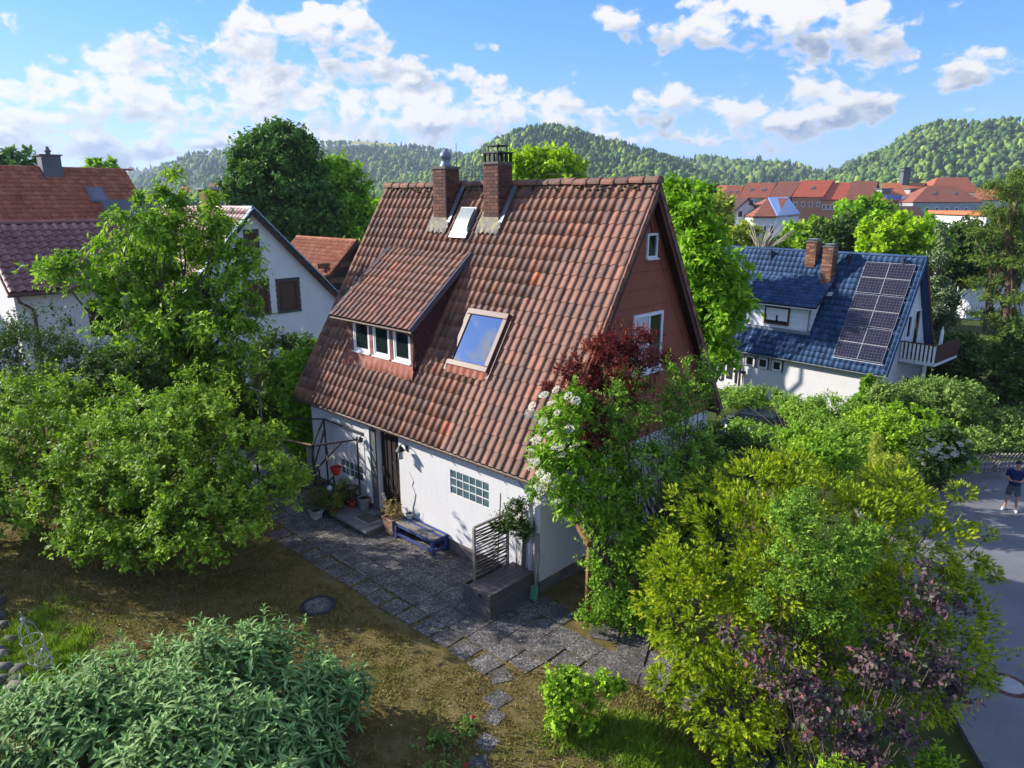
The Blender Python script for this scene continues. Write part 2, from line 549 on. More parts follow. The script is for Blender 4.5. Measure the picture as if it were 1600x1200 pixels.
m_terracotta = M_plain('terracotta', (0.36, 0.10, 0.055), 0.85, var=0.25, scale=8, bmp=0.2)
m_redplastic = M_plain('red_plastic', (0.52, 0.03, 0.03), 0.35, var=0.1, scale=4, bmp=0.02)
m_soil = M_plain('potting_soil', (0.035, 0.025, 0.018), 1.0, var=0.5, scale=30, bmp=0.8)
m_palestone = M_plain('pale_cast_stone', (0.40, 0.385, 0.36), 0.9, var=0.3, scale=14, bmp=0.4)
m_greystone = M_pieces('wall_stone', [(0, (0.055, 0.055, 0.055)), (0.5, (0.105, 0.10, 0.095)), (1, (0.17, 0.16, 0.15))], nscale=8, speck=((.10, .12, .04), .55), bmp=0.6)
m_galv = M_plain('galvanised_metal', (0.42, 0.46, 0.50), 0.4, 0.6, var=0.2, scale=9, bmp=0.1)
m_mat = M_plain('coir_mat', (0.085, 0.08, 0.075), 1.0, var=0.3, scale=60, bmp=0.8)
m_mat_b = M_plain('grey_rubber_mat', (0.05, 0.048, 0.048), 1.0, var=0.3, scale=60, bmp=0.8)

# aggregate slabs
def make_slab_mat():
    m, q, out = new_mat('exposed_aggregate')
    v = q.n('ShaderNodeNewGeometry').outputs['Position']
    r = uniform_random(q)
    vo = q.n('ShaderNodeTexVoronoi'); vo.inputs['Scale'].default_value = 46.0
    q.set(vo.inputs['Vector'], v)
    sc = q.n('ShaderNodeSeparateColor'); q.set(sc.inputs[0], vo.outputs['Color'])
    c = q.ramp(sc.outputs[0], [(0.0, (0.042, 0.040, 0.040)), (0.35, (0.090, 0.083, 0.080)), (0.7, (0.17, 0.155, 0.145)), (0.95, (0.29, 0.275, 0.26))])
    moss = q.smooth(q.noise(v, 2.2, 6, 0.65), 0.42, 0.62)
    c = q.mix(q.math('MULTIPLY', moss, 0.70), c, (0.052, 0.048, 0.045, 1))
    c = q.mix(q.math('MULTIPLY', r, 0.22), c, q.mix(1.0, c, (.55, .55, .6, 1), 'MULTIPLY'))
    h = q.math('SUBTRACT', 1.0, vo.outputs['Distance'])
    p = principled(q, c, 0.85, 0, 0.3, bump(q, h, 0.5, 0.008))
    m.node_tree.links.new(p.outputs[0], out.inputs[0])
    return m


m_slab = make_slab_mat()


def make_lawn_mat():
    m, q, out = new_mat('dry_lawn')
    v = q.n('ShaderNodeNewGeometry').outputs['Position']
    n1 = q.noise(v, 0.55, 5, 0.6); n2 = q.noise(v, 2.6, 6, 0.65); n3 = q.noise(v, 34, 4, 0.7)
    c = q.ramp(n2, [(0.25, (0.085, 0.062, 0.022)), (0.45, (0.165, 0.132, 0.042)), (0.62, (0.235, 0.185, 0.085)), (0.8, (0.150, 0.142, 0.036))])
    c = q.mix(q.smooth(n1, 0.48, 0.66), c, (0.115, 0.122, 0.026, 1))
    c = q.mix(q.math('MULTIPLY', q.smooth(n3, 0.35, 0.7), 0.55), c, q.mix(1.0, c, (.55, .52, .42, 1), 'MULTIPLY'))
    # meadow and gardens further off
    sp = q.n('ShaderNodeSeparateXYZ'); q.set(sp.inputs[0], v)
    far = q.smooth(sp.outputs[1], 21, 27)
    right = q.smooth(q.math('MULTIPLY_ADD', sp.outputs[1], -0.35, sp.outputs[0]), 0.6, 2.6)
    g = q.ramp(q.noise(v, 0.8, 6, 0.6), [(0.3, (0.035, 0.055, 0.012)), (0.7, (0.085, 0.115, 0.025))])
    c = q.mix(q.math('MAXIMUM', far, right), c, g)
    p = principled(q, c, 0.95, 0, 0.15, bump(q, q.math('ADD', n3, q.noise(v, 120, 3, 0.6)), 0.8, 0.03))
    m.node_tree.links.new(p.outputs[0], out.inputs[0])
    return m


m_lawn = make_lawn_mat()


def make_asphalt():
    m, q, out = new_mat('asphalt')
    v = q.n('ShaderNodeNewGeometry').outputs['Position']
    c = q.ramp(q.noise(v, 0.7, 6, 0.62), [(0.3, (0.125, 0.132, 0.150)), (0.7, (0.190, 0.198, 0.215))])
    c = q.mix(q.math('MULTIPLY', q.smooth(q.noise(v, 60, 3, .7), .55, .7), 0.5), c, (0.25, .25, .26, 1))
    crk = q.n('ShaderNodeTexVoronoi', feature='DISTANCE_TO_EDGE'); crk.inputs['Scale'].default_value = .28
    q.set(crk.inputs['Vector'], q.vmath('MULTIPLY_ADD', q.noise(v, 1.5, 4, .6, out=1), (.5, .5, 0), v))
    c = q.mix(q.math('MULTIPLY', q.math('MULTIPLY', q.smooth(crk.outputs['Distance'], .006, .0), q.smooth(q.noise(v, .9, 3, .5), .5, .62)), .45), c, (.07, .07, .074, 1))
    pt = q.n('ShaderNodeTexVoronoi'); pt.inputs['Scale'].default_value = .22; q.set(pt.inputs['Vector'], v)
    ps = q.n('ShaderNodeSeparateColor'); q.set(ps.inputs[0], pt.outputs['Color'])
    c = q.mix(q.math('MULTIPLY', q.smooth(ps.outputs[0], .8, .81), .14), c, (.085, .088, .095, 1))
    p = principled(q, c, 0.85, 0, 0.3, bump(q, q.noise(v, 90, 3, 0.6), 0.4, 0.01))
    m.node_tree.links.new(p.outputs[0], out.inputs[0])
    return m


m_asphalt = make_asphalt()

# ================================================================ terrain
HC = Vector((0.55, 12.7, 0))                # near corner of the brown-roofed house
HROT = -R(43.6)                             # its facade runs from the left back to the right front
_d1 = Vector((-math.sin(R(46.4)), math.cos(R(46.4)), 0))
_d2 = Vector((_d1.y, -_d1.x, 0))


def sstep(t):
    t = np.clip(t, 0, 1)
    return t * t * (3 - 2 * t)


def ground_z(x, y):
    x = np.asarray(x, float); y = np.asarray(y, float)
    qx, qy = x - HC.x, y - HC.y
    w = -(qx * _d1.x + qy * _d1.y)
    v = qx * _d2.x + qy * _d2.y
    w0 = np.minimum(2.6 - 0.55 * v - 3.0 * np.maximum(0, v - 6.8), 6.5)
    z = -2.6 * sstep((w - w0) / 4.2)
    right = sstep((x - 2 + 0.1 * (y - 20)) / 8)
    z = z - 1.4 * right * sstep((y - 26) / 10)
    far = sstep((y - 40) / 80)
    z = z * (1 - far) - 6.0 * far
    z = z - 10 * sstep((y - 120) / 400)
    return z


def gz(x, y): return float(ground_z(x, y))


def hw(u, v, z=0.0):
    """house survey: u metres along the facade from the near corner, v metres into the house"""
    p = HC + _d1 * u + _d2 * v
    return Vector((p.x, p.y, z))


xs = np.unique(np.concatenate([np.linspace(-3000, -60, 16), np.linspace(-60, -16, 30), np.linspace(-16, 24, 80), np.linspace(24, 70, 30), np.linspace(70, 3000, 16)]))
ys = np.unique(np.concatenate([np.linspace(-200, -5, 12), np.linspace(-5, 4, 12), np.linspace(4, 30, 60), np.linspace(30, 140, 50), np.linspace(140, 3560, 30)]))
X, Y = np.meshgrid(xs, ys)
Z = ground_z(X, Y)
nx, ny = len(xs), len(ys)
idx = np.arange(nx * ny).reshape(ny, nx)
F = np.stack([idx[:-1, :-1], idx[:-1, 1:], idx[1:, 1:], idx[1:, :-1]], -1).reshape(-1, 4)
g = mesh_np('ground', np.stack([X, Y, Z], -1).reshape(-1, 3), F, m_lawn, smooth=True)
tag(g, 'dry olive brown lawn and garden ground', 'ground', kind='structure')

# road on the right, lower than the garden
road_poly = [(7.2, -3), (30, -3), (40, 20), (40, 26.6), (24.5, 27.0), (18.6, 26.6), (15.8, 26.2), (13.8, 25.6), (12.2, 24.0), (11.4, 21), (10.4, 17), (9.2, 13), (8.2, 8)]
mb = MB()
cen = (20, 14)
ring = []
for i in range(len(road_poly)):
    a, b = road_poly[i], road_poly[(i + 1) % len(road_poly)]
    n = max(1, int(math.dist(a, b) / 1.0))
    for k in range(n):
        ring.append((a[0] + (b[0] - a[0]) * k / n, a[1] + (b[1] - a[1]) * k / n))
steps = [1.0, .96, .9, .8, .65, .45, .25, 0.02]
vs = []; fs = []
for s_ in steps:
    for (x, y) in ring:
        px_, py_ = cen[0] + (x - cen[0]) * s_, cen[1] + (y - cen[1]) * s_
        vs.append((px_, py_, max(gz(px_, py_), -2.6 - 1.4 * float(sstep((py_ - 26) / 10))) + 0.03))
n = len(ring)
for i in range(len(steps) - 1):
    for k in range(n):
        fs.append((i * n + k, i * n + (k + 1) % n, (i + 1) * n + (k + 1) % n, (i + 1) * n + k))
mb.add(vs, fs)
tag(mb.build('road', m_asphalt, smooth=True), 'blue grey asphalt lane beside the hedges', 'road', kind='structure')

# manhole in the road
mh = spotz(1575, 1070, -2.565)
t = thing('manhole_cover', 'round pale manhole cover with brick ring in the road', 'manhole cover', mh)
MB().lathe([(0, .012), (.30, .012), (.31, .008)], 28).build('cover', M_plain('pale_iron_cover', (0.33, 0.33, 0.34), 0.6, 0.2, var=.2), t)
for k in range(20):
    a = 2 * math.pi * k / 20
    Mx = Matrix.Rotation(a, 4, 'Z')
    MB().box(.325, .42, -.052, .052, -.02, .008, Mx).build('brick', m_brick, t)

# ================================================================ patio slabs laid in a half metre grid along the house
patio = bpy.data.objects.new('patio', None); COL.objects.link(patio)
patio.location = HC; patio.rotation_euler = (0, 0, HROT)
tag(patio, 'patio of dark exposed aggregate slabs along the white facade', 'patio', kind='structure')
slab_me = []
for k in range(5):
    b = MB(); s_ = .2475
    c = [(-s_ + random.uniform(0, .012), -s_ + random.uniform(0, .012)), (s_ - random.uniform(0, .012), -s_), (s_, s_ - random.uniform(0, .012)), (-s_, s_)]
    ins = .007
    vs = [(x, y, -.04) for x, y in c] + [(x, y, .010) for x, y in c] + [(x - math.copysign(ins, x), y - math.copysign(ins, y), .016) for x, y in c]
    fs = [(0, 1, 5, 4), (1, 2, 6, 5), (2, 3, 7, 6), (3, 0, 4, 7), (4, 5, 9, 8), (5, 6, 10, 9), (6, 7, 11, 10), (7, 4, 8, 11), (8, 9, 10, 11)]
    b.add(vs, fs)
    o = b.build('paving_slab', m_slab); slab_me.append(o.data); bpy.data.objects.remove(o)
bed = MB()
cell = []
for i in range(-5, 19):
    for j in range(0, 6):
        u = i * .5 + .25; v = -(j * .5 + .25)
        lim = -2.75 if u < 4.5 else -2.75 + (u - 4.5) * .23
        if u < -.4: lim = -2.7 + (-.4 - u) * .75
        if v < lim + .02: continue
        if u < -1.2 and v > -.45: continue
        edge = v - .5 < lim + .02
        cell.append((u, v, edge))
for (u, v, edge) in cell:
    sc = .90 if edge else 1.0
    du, dv = (random.uniform(-.03, .03), random.uniform(-.02, .03)) if edge else (random.uniform(-.004, .004),) * 2
    lx = -u - du; ly = v + dv
    w = hw(u, v)
    instance(slab_me[random.randrange(5)], 'paving_slab', patio, (lx, ly, gz(w.x, w.y) + random.uniform(-.003, .006)), (random.uniform(-.012, .012), random.uniform(-.012, .012), random.uniform(-.02, .02) + (random.uniform(-.1, .1) if edge else 0) + math.pi / 2 * random.randrange(4)), (sc, sc, 1))
# the path bending round the corner to the right, in three rows along a curve
for i in range(0, 9):
    for j in range(0, 3):
        th = R(-8 - 6.5 * i)                        # heading of the path
        cx, cy = 1.05, 11.05
        for k in range(i):
            a_ = R(-8 - 6.5 * (k + .5)); cx += .53 * math.cos(a_); cy += .53 * math.sin(a_)
        px_ = cx + (j - 1) * .52 * -math.sin(th); py_ = cy + (j - 1) * .52 * math.cos(th)
        q_ = Vector((px_, py_, 0)) - HC
        lx, ly = -(q_.dot(_d1)), q_.dot(_d2)
        if ly > -.3 and lx < 1.6: continue
        if any(abs(lx + u) < .36 and abs(ly - v) < .36 for (u, v, e) in cell): continue
        instance(slab_me[(i + j) % 5], 'paving_slab', patio, (lx, ly, gz(px_, py_) + .004 + .001 * ((i + j) % 3)), (random.uniform(-.01, .01), random.uniform(-.01, .01), th - HROT + random.uniform(-.03, .03)), (1.06, 1.04, 1))
# soil bed below the joints
m_joint = M_plain('mossy_joint_soil', (0.055, 0.048, 0.034), 1.0, var=.5, scale=9, bmp=.6)
bv, bf = [], []
for (u, v, e) in cell:
    if e: continue
    b0 = len(bv)
    for du, dv in ((-.25, -.25), (-.25, .25), (.25, .25), (.25, -.25)):
        w = hw(u + du, v + dv)
        bv.append((-(u + du), v + dv, gz(w.x, w.y) + .0115))
    bf.append((b0, b0 + 1, b0 + 2, b0 + 3))
MB().add(bv, bf).build('joint_bed', m_joint, patio)

# stepping stones in the lawn towards the camera
path = bpy.data.objects.new('stepping_path', None); COL.objects.link(path)
tag(path, 'stepping stones sunk in the dry lawn', 'path', kind='structure')
for (x, y, s_) in ((781, 1056, .74), (778, 1092, .72), (772, 1120, .6), (760, 1160, .6), (748, 1192, .55), (735, 1225, .6)):
    p = spotz(x, y, 0)
    instance(slab_me[random.randrange(5)], 'stepping_stone', path, (p.x, p.y, -.006), (0, 0, random.uniform(0, 1.5)), (s_, s_, 1))

# iron lid in the lawn
p = spotz(497, 947, 0)
t = thing('drain_lid', 'round dark iron lid with pebbled centre in the lawn', 'manhole cover', (p.x, p.y, .01))
prof = [(0.26, .0), (0.27, .02), (.345, .02), (.36, 0)]
MB().lathe(prof, 32).build('ring', M_plain('dark_cast_iron', (0.035, 0.033, 0.04), .6, .4, var=.3), t)
MB().lathe([(0, .016), (.262, .014)], 32).build('centre', m_slab, t)
for k in range(14):
    a = 2 * math.pi * k / 14
    MB().lathe([(.0, .0225), (.017, .0225), (.018, .019)], 8, (.308 * math.cos(a), .308 * math.sin(a), 0)).build('vent_hole', m_black, t)

# short dry grass
def scatter_grass(name, poly_fn, n, h, mat, seed, label, dens=None):
    r = np.random.default_rng(seed)
    pts = poly_fn(r, n)
    n = len(pts)
    z = ground_z(pts[:, 0], pts[:, 1])
    a = r.uniform(0, 2 * np.pi, n); lean = r.normal(0, .7, n)
    tuft = np.sin(pts[:, 0] * 7.1 + 3 * np.sin(pts[:, 1] * 3.3)) * np.sin(pts[:, 1] * 6.3 + 2 * np.sin(pts[:, 0] * 2.7))
    hh = h * r.uniform(.5, 1.3, n) * np.clip(1.15 + .9 * tuft, .45, 2.0)
    w = .008 + .005 * r.random(n)
    dx, dy = np.cos(a), np.sin(a)
    b1 = np.stack([pts[:, 0] - dy * w, pts[:, 1] + dx * w, z - .003], -1)
    b2 = np.stack([pts[:, 0] + dy * w, pts[:, 1] - dx * w, z - .003], -1)
    tp = np.stack([pts[:, 0] + dx * hh * lean, pts[:, 1] + dy * hh * lean, z + hh], -1)
    V = np.stack([b1, b2, tp], 1).reshape(-1, 3)
    tone = np.repeat(r.random(n), 3)
    o = mesh_np(name, V, np.arange(3 * n).reshape(-1, 3), mat, tone=tone)
    tag(o, label, 'grass', kind='stuff')
    return o


m_grass_dry = M_leaf('dry_grass', [(0, (0.085, 0.058, 0.022)), (0.35, (0.160, 0.128, 0.046)), (0.6, (0.130, 0.125, 0.032)), (0.85, (0.24, 0.19, 0.090)), (1, (0.095, 0.105, 0.022))], .1, .8, patch=.9, gain=(1.45, 1.4, 1.2))
m_grass_green = M_leaf('green_weeds', [(0, (0.04, 0.07, 0.01)), (0.5, (0.085, 0.135, 0.02)), (1, (0.15, 0.18, 0.035))], .3, .7)


def lawn_pts(r, n):
    x = r.uniform(-12, 3.4, n); y = r.uniform(7.2, 17.5, n)
    keep = r.random(n) < np.clip(1.5 - (y - 7) / 12, .35, 1)
    x, y = x[keep], y[keep]
    qx, qy = x - HC.x, y - HC.y
    u = qx * _d1.x + qy * _d1.y; v = qx * _d2.x + qy * _d2.y
    lim = np.where(u < 4.5, -2.7, -2.7 + (u - 4.5) * .23)
    lim = np.where(u < -.4, -2.65 + (-.4 - u) * .75, lim)
    k = v < lim
    for (sx, sy) in ((781, 1056), (778, 1092), (772, 1120), (760, 1160), (748, 1192)):
        p = spotz(sx, sy, 0)
        k &= np.hypot(x - p.x, y - p.y) > .10
    p = spotz(497, 947, 0)
    k &= np.hypot(x - p.x, y - p.y) > .36
    return np.stack([x[k], y[k]], -1)


scatter_grass('lawn_grass', lawn_pts, 190000, .030, m_grass_dry, 3, 'short dry yellow brown grass of the lawn')


def joint_pts(r, n):
    out = []
    for (u, v, e) in cell:
        k = 60 if e else (9 if random.random() < .55 else 0)
        if not k: continue
        s = r.integers(0, 2, k)
        a = r.uniform(-.26, .26, k); b = np.where(r.random(k) < .5, -.25, .25) + r.normal(0, .018 if not e else .035, k)
        uu = u + np.where(s, a, b); vv = v + np.where(s, b, a)
        out.append(np.stack([HC.x + _d1.x * uu + _d2.x * vv, HC.y + _d1.y * uu + _d2.y * vv], -1))
    return np.concatenate(out)


scatter_grass('joint_moss', joint_pts, 0, .03, m_grass_dry, 5, 'moss and dry grass growing in the slab joints')


def green_pts(r, n):
    c = [((960, 1150), .8, .45), ((75, 1040), .55, 1.0), ((20, 1010), .5, 1.3), ((1060, 1190), .9, .5)]
    out = []
    for (p, rx, ry) in c:
        q = spotz(*p, 0)
        m = int(n / len(c))
        out.append(np.stack([q.x + r.normal(0, rx * .5, m), q.y + r.normal(0, ry * .5, m)], -1))
    return np.concatenate(out)


scatter_grass('green_weeds', green_pts, 24000, .07, m_grass_green, 9, 'patch of green weeds at the lawn edges')


def petals(r, n):
    x = r.uniform(-11, 2, n); y = r.uniform(8, 16, n)
    return np.stack([x, y], -1)


_r = np.random.default_rng(33); _p = petals(_r, 420)
_z = ground_z(_p[:, 0], _p[:, 1]) + .035; _a = _r.uniform(0, 6.28, len(_p)); _s = _r.uniform(.012, .03, len(_p))
_V = np.concatenate([np.stack([_p[:, 0] + _s * np.cos(_a + k * 1.57), _p[:, 1] + _s * np.sin(_a + k * 1.57) * .7, _z + .01 * (k % 2)], -1)[:, None] for k in range(4)], 1).reshape(-1, 3)
o = mesh_np('fallen_leaves', _V, np.arange(len(_V)).reshape(-1, 4), M_leaf('fallen_leaf', [(0, (.16, .10, .04)), (.6, (.30, .22, .10)), (.85, (.5, .46, .36)), (1, (.6, .58, .5))], .1, .8, gain=(1, 1, 1)), tone=np.repeat(_r.random(len(_p)), 4))
tag(o, 'small fallen leaves and petals scattered on the lawn', 'fallen leaves', kind='stuff')

# kerb stones along the garden side and the far side of the road
kerb = bpy.data.objects.new('kerb', None); COL.objects.link(kerb)
tag(kerb, 'grey kerb stones along the road', 'kerb', kind='structure')
m_kerb = M_pieces('kerb_stone', [(0, (.16, .16, .165)), (1, (.26, .255, .25))], nscale=9)
kp = [Vector((40, 26.6, 0)), Vector((24.5, 27.0, 0)), Vector((18.6, 26.6, 0)), Vector((15.8, 26.2, 0)), Vector((13.8, 25.6, 0)), Vector((12.2, 24.0, 0)), Vector((11.4, 21, 0)), Vector((10.4, 17, 0)), Vector((9.2, 13, 0)), Vector((8.2, 8, 0)), Vector((7.4, 0, 0))]
for a, b in zip(kp[:-1], kp[1:]):
    nst = max(1, round((b - a).length / 1.0))
    for k in range(nst):
        p0, p1 = a.lerp(b, k / nst), a.lerp(b, (k + .985) / nst)
        z0 = max(gz(p0.x, p0.y), -2.62) + .04
        MB().bar((p0.x, p0.y, z0), (p1.x, p1.y, z0), .13, .2).build('kerb_stone', m_kerb, kerb, bevel=.012)

# ================================================================ the brown tiled house
ZE, SLOPE, VE, VR = 2.60, 1.598, -0.18, 3.23
PIT = math.atan(SLOPE); CPI, SPI = math.cos(PIT), math.sin(PIT)
ZR = ZE + SLOPE * (VR - VE)
DEP = 2 * VR
house = thing('gabled_house', 'white house with steep brown tiled roof, dormer and brown gable', 'house', HC, HROT)


def tile_mesh(w=.30, L=.42, lift=.026, hump=.05, extra=1.0):
    px_ = [0, .03, .055, .085, .12, .155, .19, .215, .24, .275, .305]
    pz_ = [.010, .012, .032, .048, .055, .055, .048, .022, .004, .002, .004]
    n = len(px_)
    vs = []
    for (y, l) in ((0, lift), (L, 0)):
        for a, b in zip(px_, pz_):
            vs.append((a * w / .30, y, b * hump / .05 + l))
    for a, b in zip(px_, pz_):
        vs.append((a * w / .30, .004, b * hump / .05 + lift - .022))
    fs = []
    for k in range(n - 1):
        fs.append((k, k + 1, n + k + 1, n + k))
        fs.append((2 * n + k, 2 * n + k + 1, k + 1, k))
    return vs, fs


TV, TF = tile_mesh(.30, .38, .034, .058)


def low_tile(w=.30, L=.42, lift=.03, hump=.05):
    """the same tile with fewer faces for roofs further off"""
    px_ = [0, .05, .09, .18, .225, .305]; pz_ = [.010, .012, .050, .050, .004, .004]
    n = len(px_)
    vs = [(a * w / .30, y, b * hump / .05 + l) for (y, l) in ((0, lift), (L, 0)) for a, b in zip(px_, pz_)]
    vs += [(a * w / .30, .004, b * hump / .05 + lift - .03) for a, b in zip(px_, pz_)]
    fs = []
    for k in range(n - 1):
        fs += [(k, k + 1, n + k + 1, n + k), (2 * n + k, 2 * n + k + 1, k + 1, k)]
    return vs, fs


LOWTILE = low_tile(.30, .38, .026, .062)
tile_src = MB().add(TV, TF).build('tile', m_tile, smooth=False)
TILE_ME = tile_src.data
bpy.data.objects.remove(tile_src)
for pl in TILE_ME.polygons: pl.use_smooth = False


def tile_field(parent, cells, mat, V=TV, Fc=TF, name='tile_field'):
    """many tiles joined into one mesh; cells = list of matrices"""
    base = np.array([(*v, 1.0) for v in V]); f = np.array(Fc)
    Ms = np.array([np.array(m) for m in cells])
    A = np.einsum('nij,kj->nki', Ms, base)[..., :3].reshape(-1, 3)
    FF = (f[None] + (np.arange(len(Ms)) * len(V))[:, None, None]).reshape(-1, f.shape[1])
    o = mesh_np(name, A, FF, mat, parent)
    o['kind'] = 'stuff'
    return o


def frustum(o):
    return o


# --- roof deck
mb = MB()
off = .055
prof = [(VE + .01, ZE - off), (VR, ZR - off), (DEP - VE - .01, ZE - off), (DEP - VE - .01, ZE - off - .16), (VR, ZR - off - .2), (VE + .01, ZE - off - .16)]
X0, X1 = -8.76, .27
vs = [(X0, y, z) for y, z in prof] + [(X1, y, z) for y, z in prof]
mb.add(vs, [(0, 1, 7, 6), (1, 2, 8, 7), (2, 3, 9, 8), (3, 4, 10, 9), (4, 5, 11, 10), (5, 0, 6, 11), (0, 5, 4, 1), (1, 4, 3, 2), (6, 7, 10, 11), (7, 8, 9, 10)])
roof = mb.build('roof', m_soffit, house)
ncol, nrow = 43, 21
EXP = (VR - VE) / CPI / nrow
cw = (8.78 + .3) / ncol
front = []
for r_ in range(nrow):
    for c in range(ncol):
        x = -8.78 + c * cw
        u = -(x + cw / 2); s0 = r_ * EXP; v = VE + (s0 + .15) * CPI
        if 4.48 < u < 7.1 and .43 < v < 2.1: continue
        if 2.2 < u < 3.36 and .72 < v < 1.46: continue
        if 4.55 < u < 5.12 and 2.5 < v < 2.9: continue
        if (5.5 < u < 6.05 or 3.7 < u < 4.22) and v > 2.65: continue
        front.append((x, s0, u, v))


def tile_matrix(x, s0, jit=True):
    j = .004 if jit else 0
    return (Matrix.Translation((x + random.uniform(-j, j), VE - .03 + s0 * CPI, ZE - off - .03 * SLOPE + s0 * SPI + random.uniform(0, j)))
            @ Matrix.Rotation(PIT + random.uniform(-.006, .006), 4, 'X') @ Matrix.Rotation(random.uniform(-.012, .012), 4, 'Z') @ Matrix.Diagonal((cw / .30, 1, cw / .30, 1)))


front.sort(key=lambda t: (hw(t[2], t[3], ZE + (t[1]) * SPI) - Vector((0, 0, CAMZ))).length)
for (x, s0, u, v) in front[:215]:
    o = bpy.data.objects.new('tile', TILE_ME); link(o, roof)
    o.matrix_local = tile_matrix(x, s0)
tile_field(roof, [tile_matrix(x, s0) for (x, s0, u, v) in front[215:]], m_tile)
back = []
for r_ in range(nrow):
    for c in range(ncol):
        m_ = tile_matrix(-8.78 + c * cw, r_ * EXP)
        flip = Matrix.Translation((-8.48, DEP, 0)) @ Matrix.Rotation(math.pi, 4, 'Z')
        back.append(flip @ m_)
tile_field(roof, back, m_tile, *LOWTILE, name='back_tile_field')
# verge caps along both gables (hung over the edge)
verge = []
for sx in (X1 - .012, X0 - .02):
    for k in range(nrow):
        s0 = k * EXP
        b = MB()
        Mx = Matrix.Translation((sx, VE - .03 + s0 * CPI, ZE - off - .03 * SLOPE + s0 * SPI)) @ Matrix.Rotation(PIT + .04, 4, 'X')
        b.box(0, .035, 0, .36, -.08, .030, Mx)
        b.build('verge_tile', m_tile, roof)
for k in range(nrow):
    s0 = k * EXP
    Mx = Matrix.Translation((0, DEP, 0)) @ Matrix.Diagonal((1, -1, 1, 1)) @ Matrix.Translation((X1 - .012, VE - .03 + s0 * CPI, ZE - off - .03 * SLOPE + s0 * SPI)) @ Matrix.Rotation(PIT + .04, 4, 'X')
    b = MB().box(0, .035, 0, .36, -.08, .030, Mx)
    b.f = [tuple(reversed(f)) for f in b.f]
    b.build('verge_tile', m_tile, roof)

# --- ridge tiles
b = MB()
n = 9
for (x, r0) in ((0, .125), (.05, .132), (.06, .118), (.40, .108)):
    for k in range(n):
        a = math.pi * (-.06 + 1.12 * k / (n - 1))
        b.v.append((x, r0 * math.cos(a), r0 * math.sin(a) * .95))
for i in range(3):
    for k in range(n - 1):
        b.f.append((i * n + k, i * n + k + 1, (i + 1) * n + k + 1, (i + 1) * n + k))
b.f.append(tuple(range(n)))
rsrc = b.build('ridge_tile', m_ridge, smooth=False); RIDGE_ME = rsrc.data; bpy.data.objects.remove(rsrc)
nr = 25; RL = 9.08
for k in range(nr):
    x = X1 + .03 - (k + 1) * (RL / nr)
    instance(RIDGE_ME, 'ridge_tile', roof, (x + .356, VR + random.uniform(-.008, .008), ZR - .03 + random.uniform(-.012, .012)), (0, random.uniform(-.03, .03), math.pi + random.uniform(-.03, .03)))
b = MB()
for k in range(90):   # moss in the joints below the ridge
    x = random.uniform(-8.5, .2)
    sgn = random.uniform(.1, .2)
    b.lathe([(0, .03), (.03, .02), (.045, 0), (.02, -.02)], 6, (x, VR - sgn * .8, ZR - sgn * 1.0 + .02))
mo = b.build('moss', M_plain('ridge_moss', (0.07, 0.065, 0.03), 1, var=.5, scale=20), roof); mo['kind'] = 'stuff'

# --- walls
DOOR = (-5.32, -4.44, .20, 2.34)
GB1 = (-2.63, -1.42, 1.43, 1.99)
GB2 = (-6.95, -5.97, .72, 1.13)
mb = MB()
wall_panel(mb, -8.25, -.0, .30, 2.78, .3, [DOOR, GB1, GB2])
mb.box(-5.72, -5.52, -.07, 0, .30, 2.5)        # pilaster left of the door
mb.build('front_wall', m_white, house)
mb = MB()
mb.box(-8.25, -5.52, .03, .3, -.3, .30); mb.box(-4.44, -.02, .02, .3, -.3, .30); mb.box(-5.52, -4.44, .08, .3, -.3, .18)
mb.build('plinth', m_plinth, house)
mb = MB().box(-.3, 0.0, .301, DEP, .30, 2.9); mb.build('gable_wall', m_white, house)
mb = MB().box(-.3, -.025, .302, DEP - .02, -3.2, .30); mb.build('plinth', m_plinth, house)
mb = MB().box(-8.25, -7.95, .301, DEP, -.4, 2.9).box(-7.95, -.301, DEP - .3, DEP, -3.0, 2.78)
mb.build('rear_wall', m_gwhite, house)
# left gable infill
mb = MB()
pts = [(.1, 2.78), (VR, ZR - .45), (DEP - .1, 2.78)]
mb.prism([(p[0], p[1]) for p in pts], .2, Matrix(((0, 0, 1, -8.22), (1, 0, 0, 0), (0, 1, 0, 0), (0, 0, 0, 1))))
mb.build('gable_infill', m_gwhite, house)

# --- brown boarded gable on the right
mb = MB()
mb.prism([(.05, 2.6), (VR, ZR - .33), (DEP - .05, 2.6)], .12, Matrix(((0, 0, 1, -.13), (1, 0, 0, 0), (0, 1, 0, 0), (0, 0, 0, 1))))
mb.build('gable_backing', m_soffit, house)


def vlim(z, inset):
    return max(VE + (z - (ZE - .26)) / SLOPE + inset, .02)


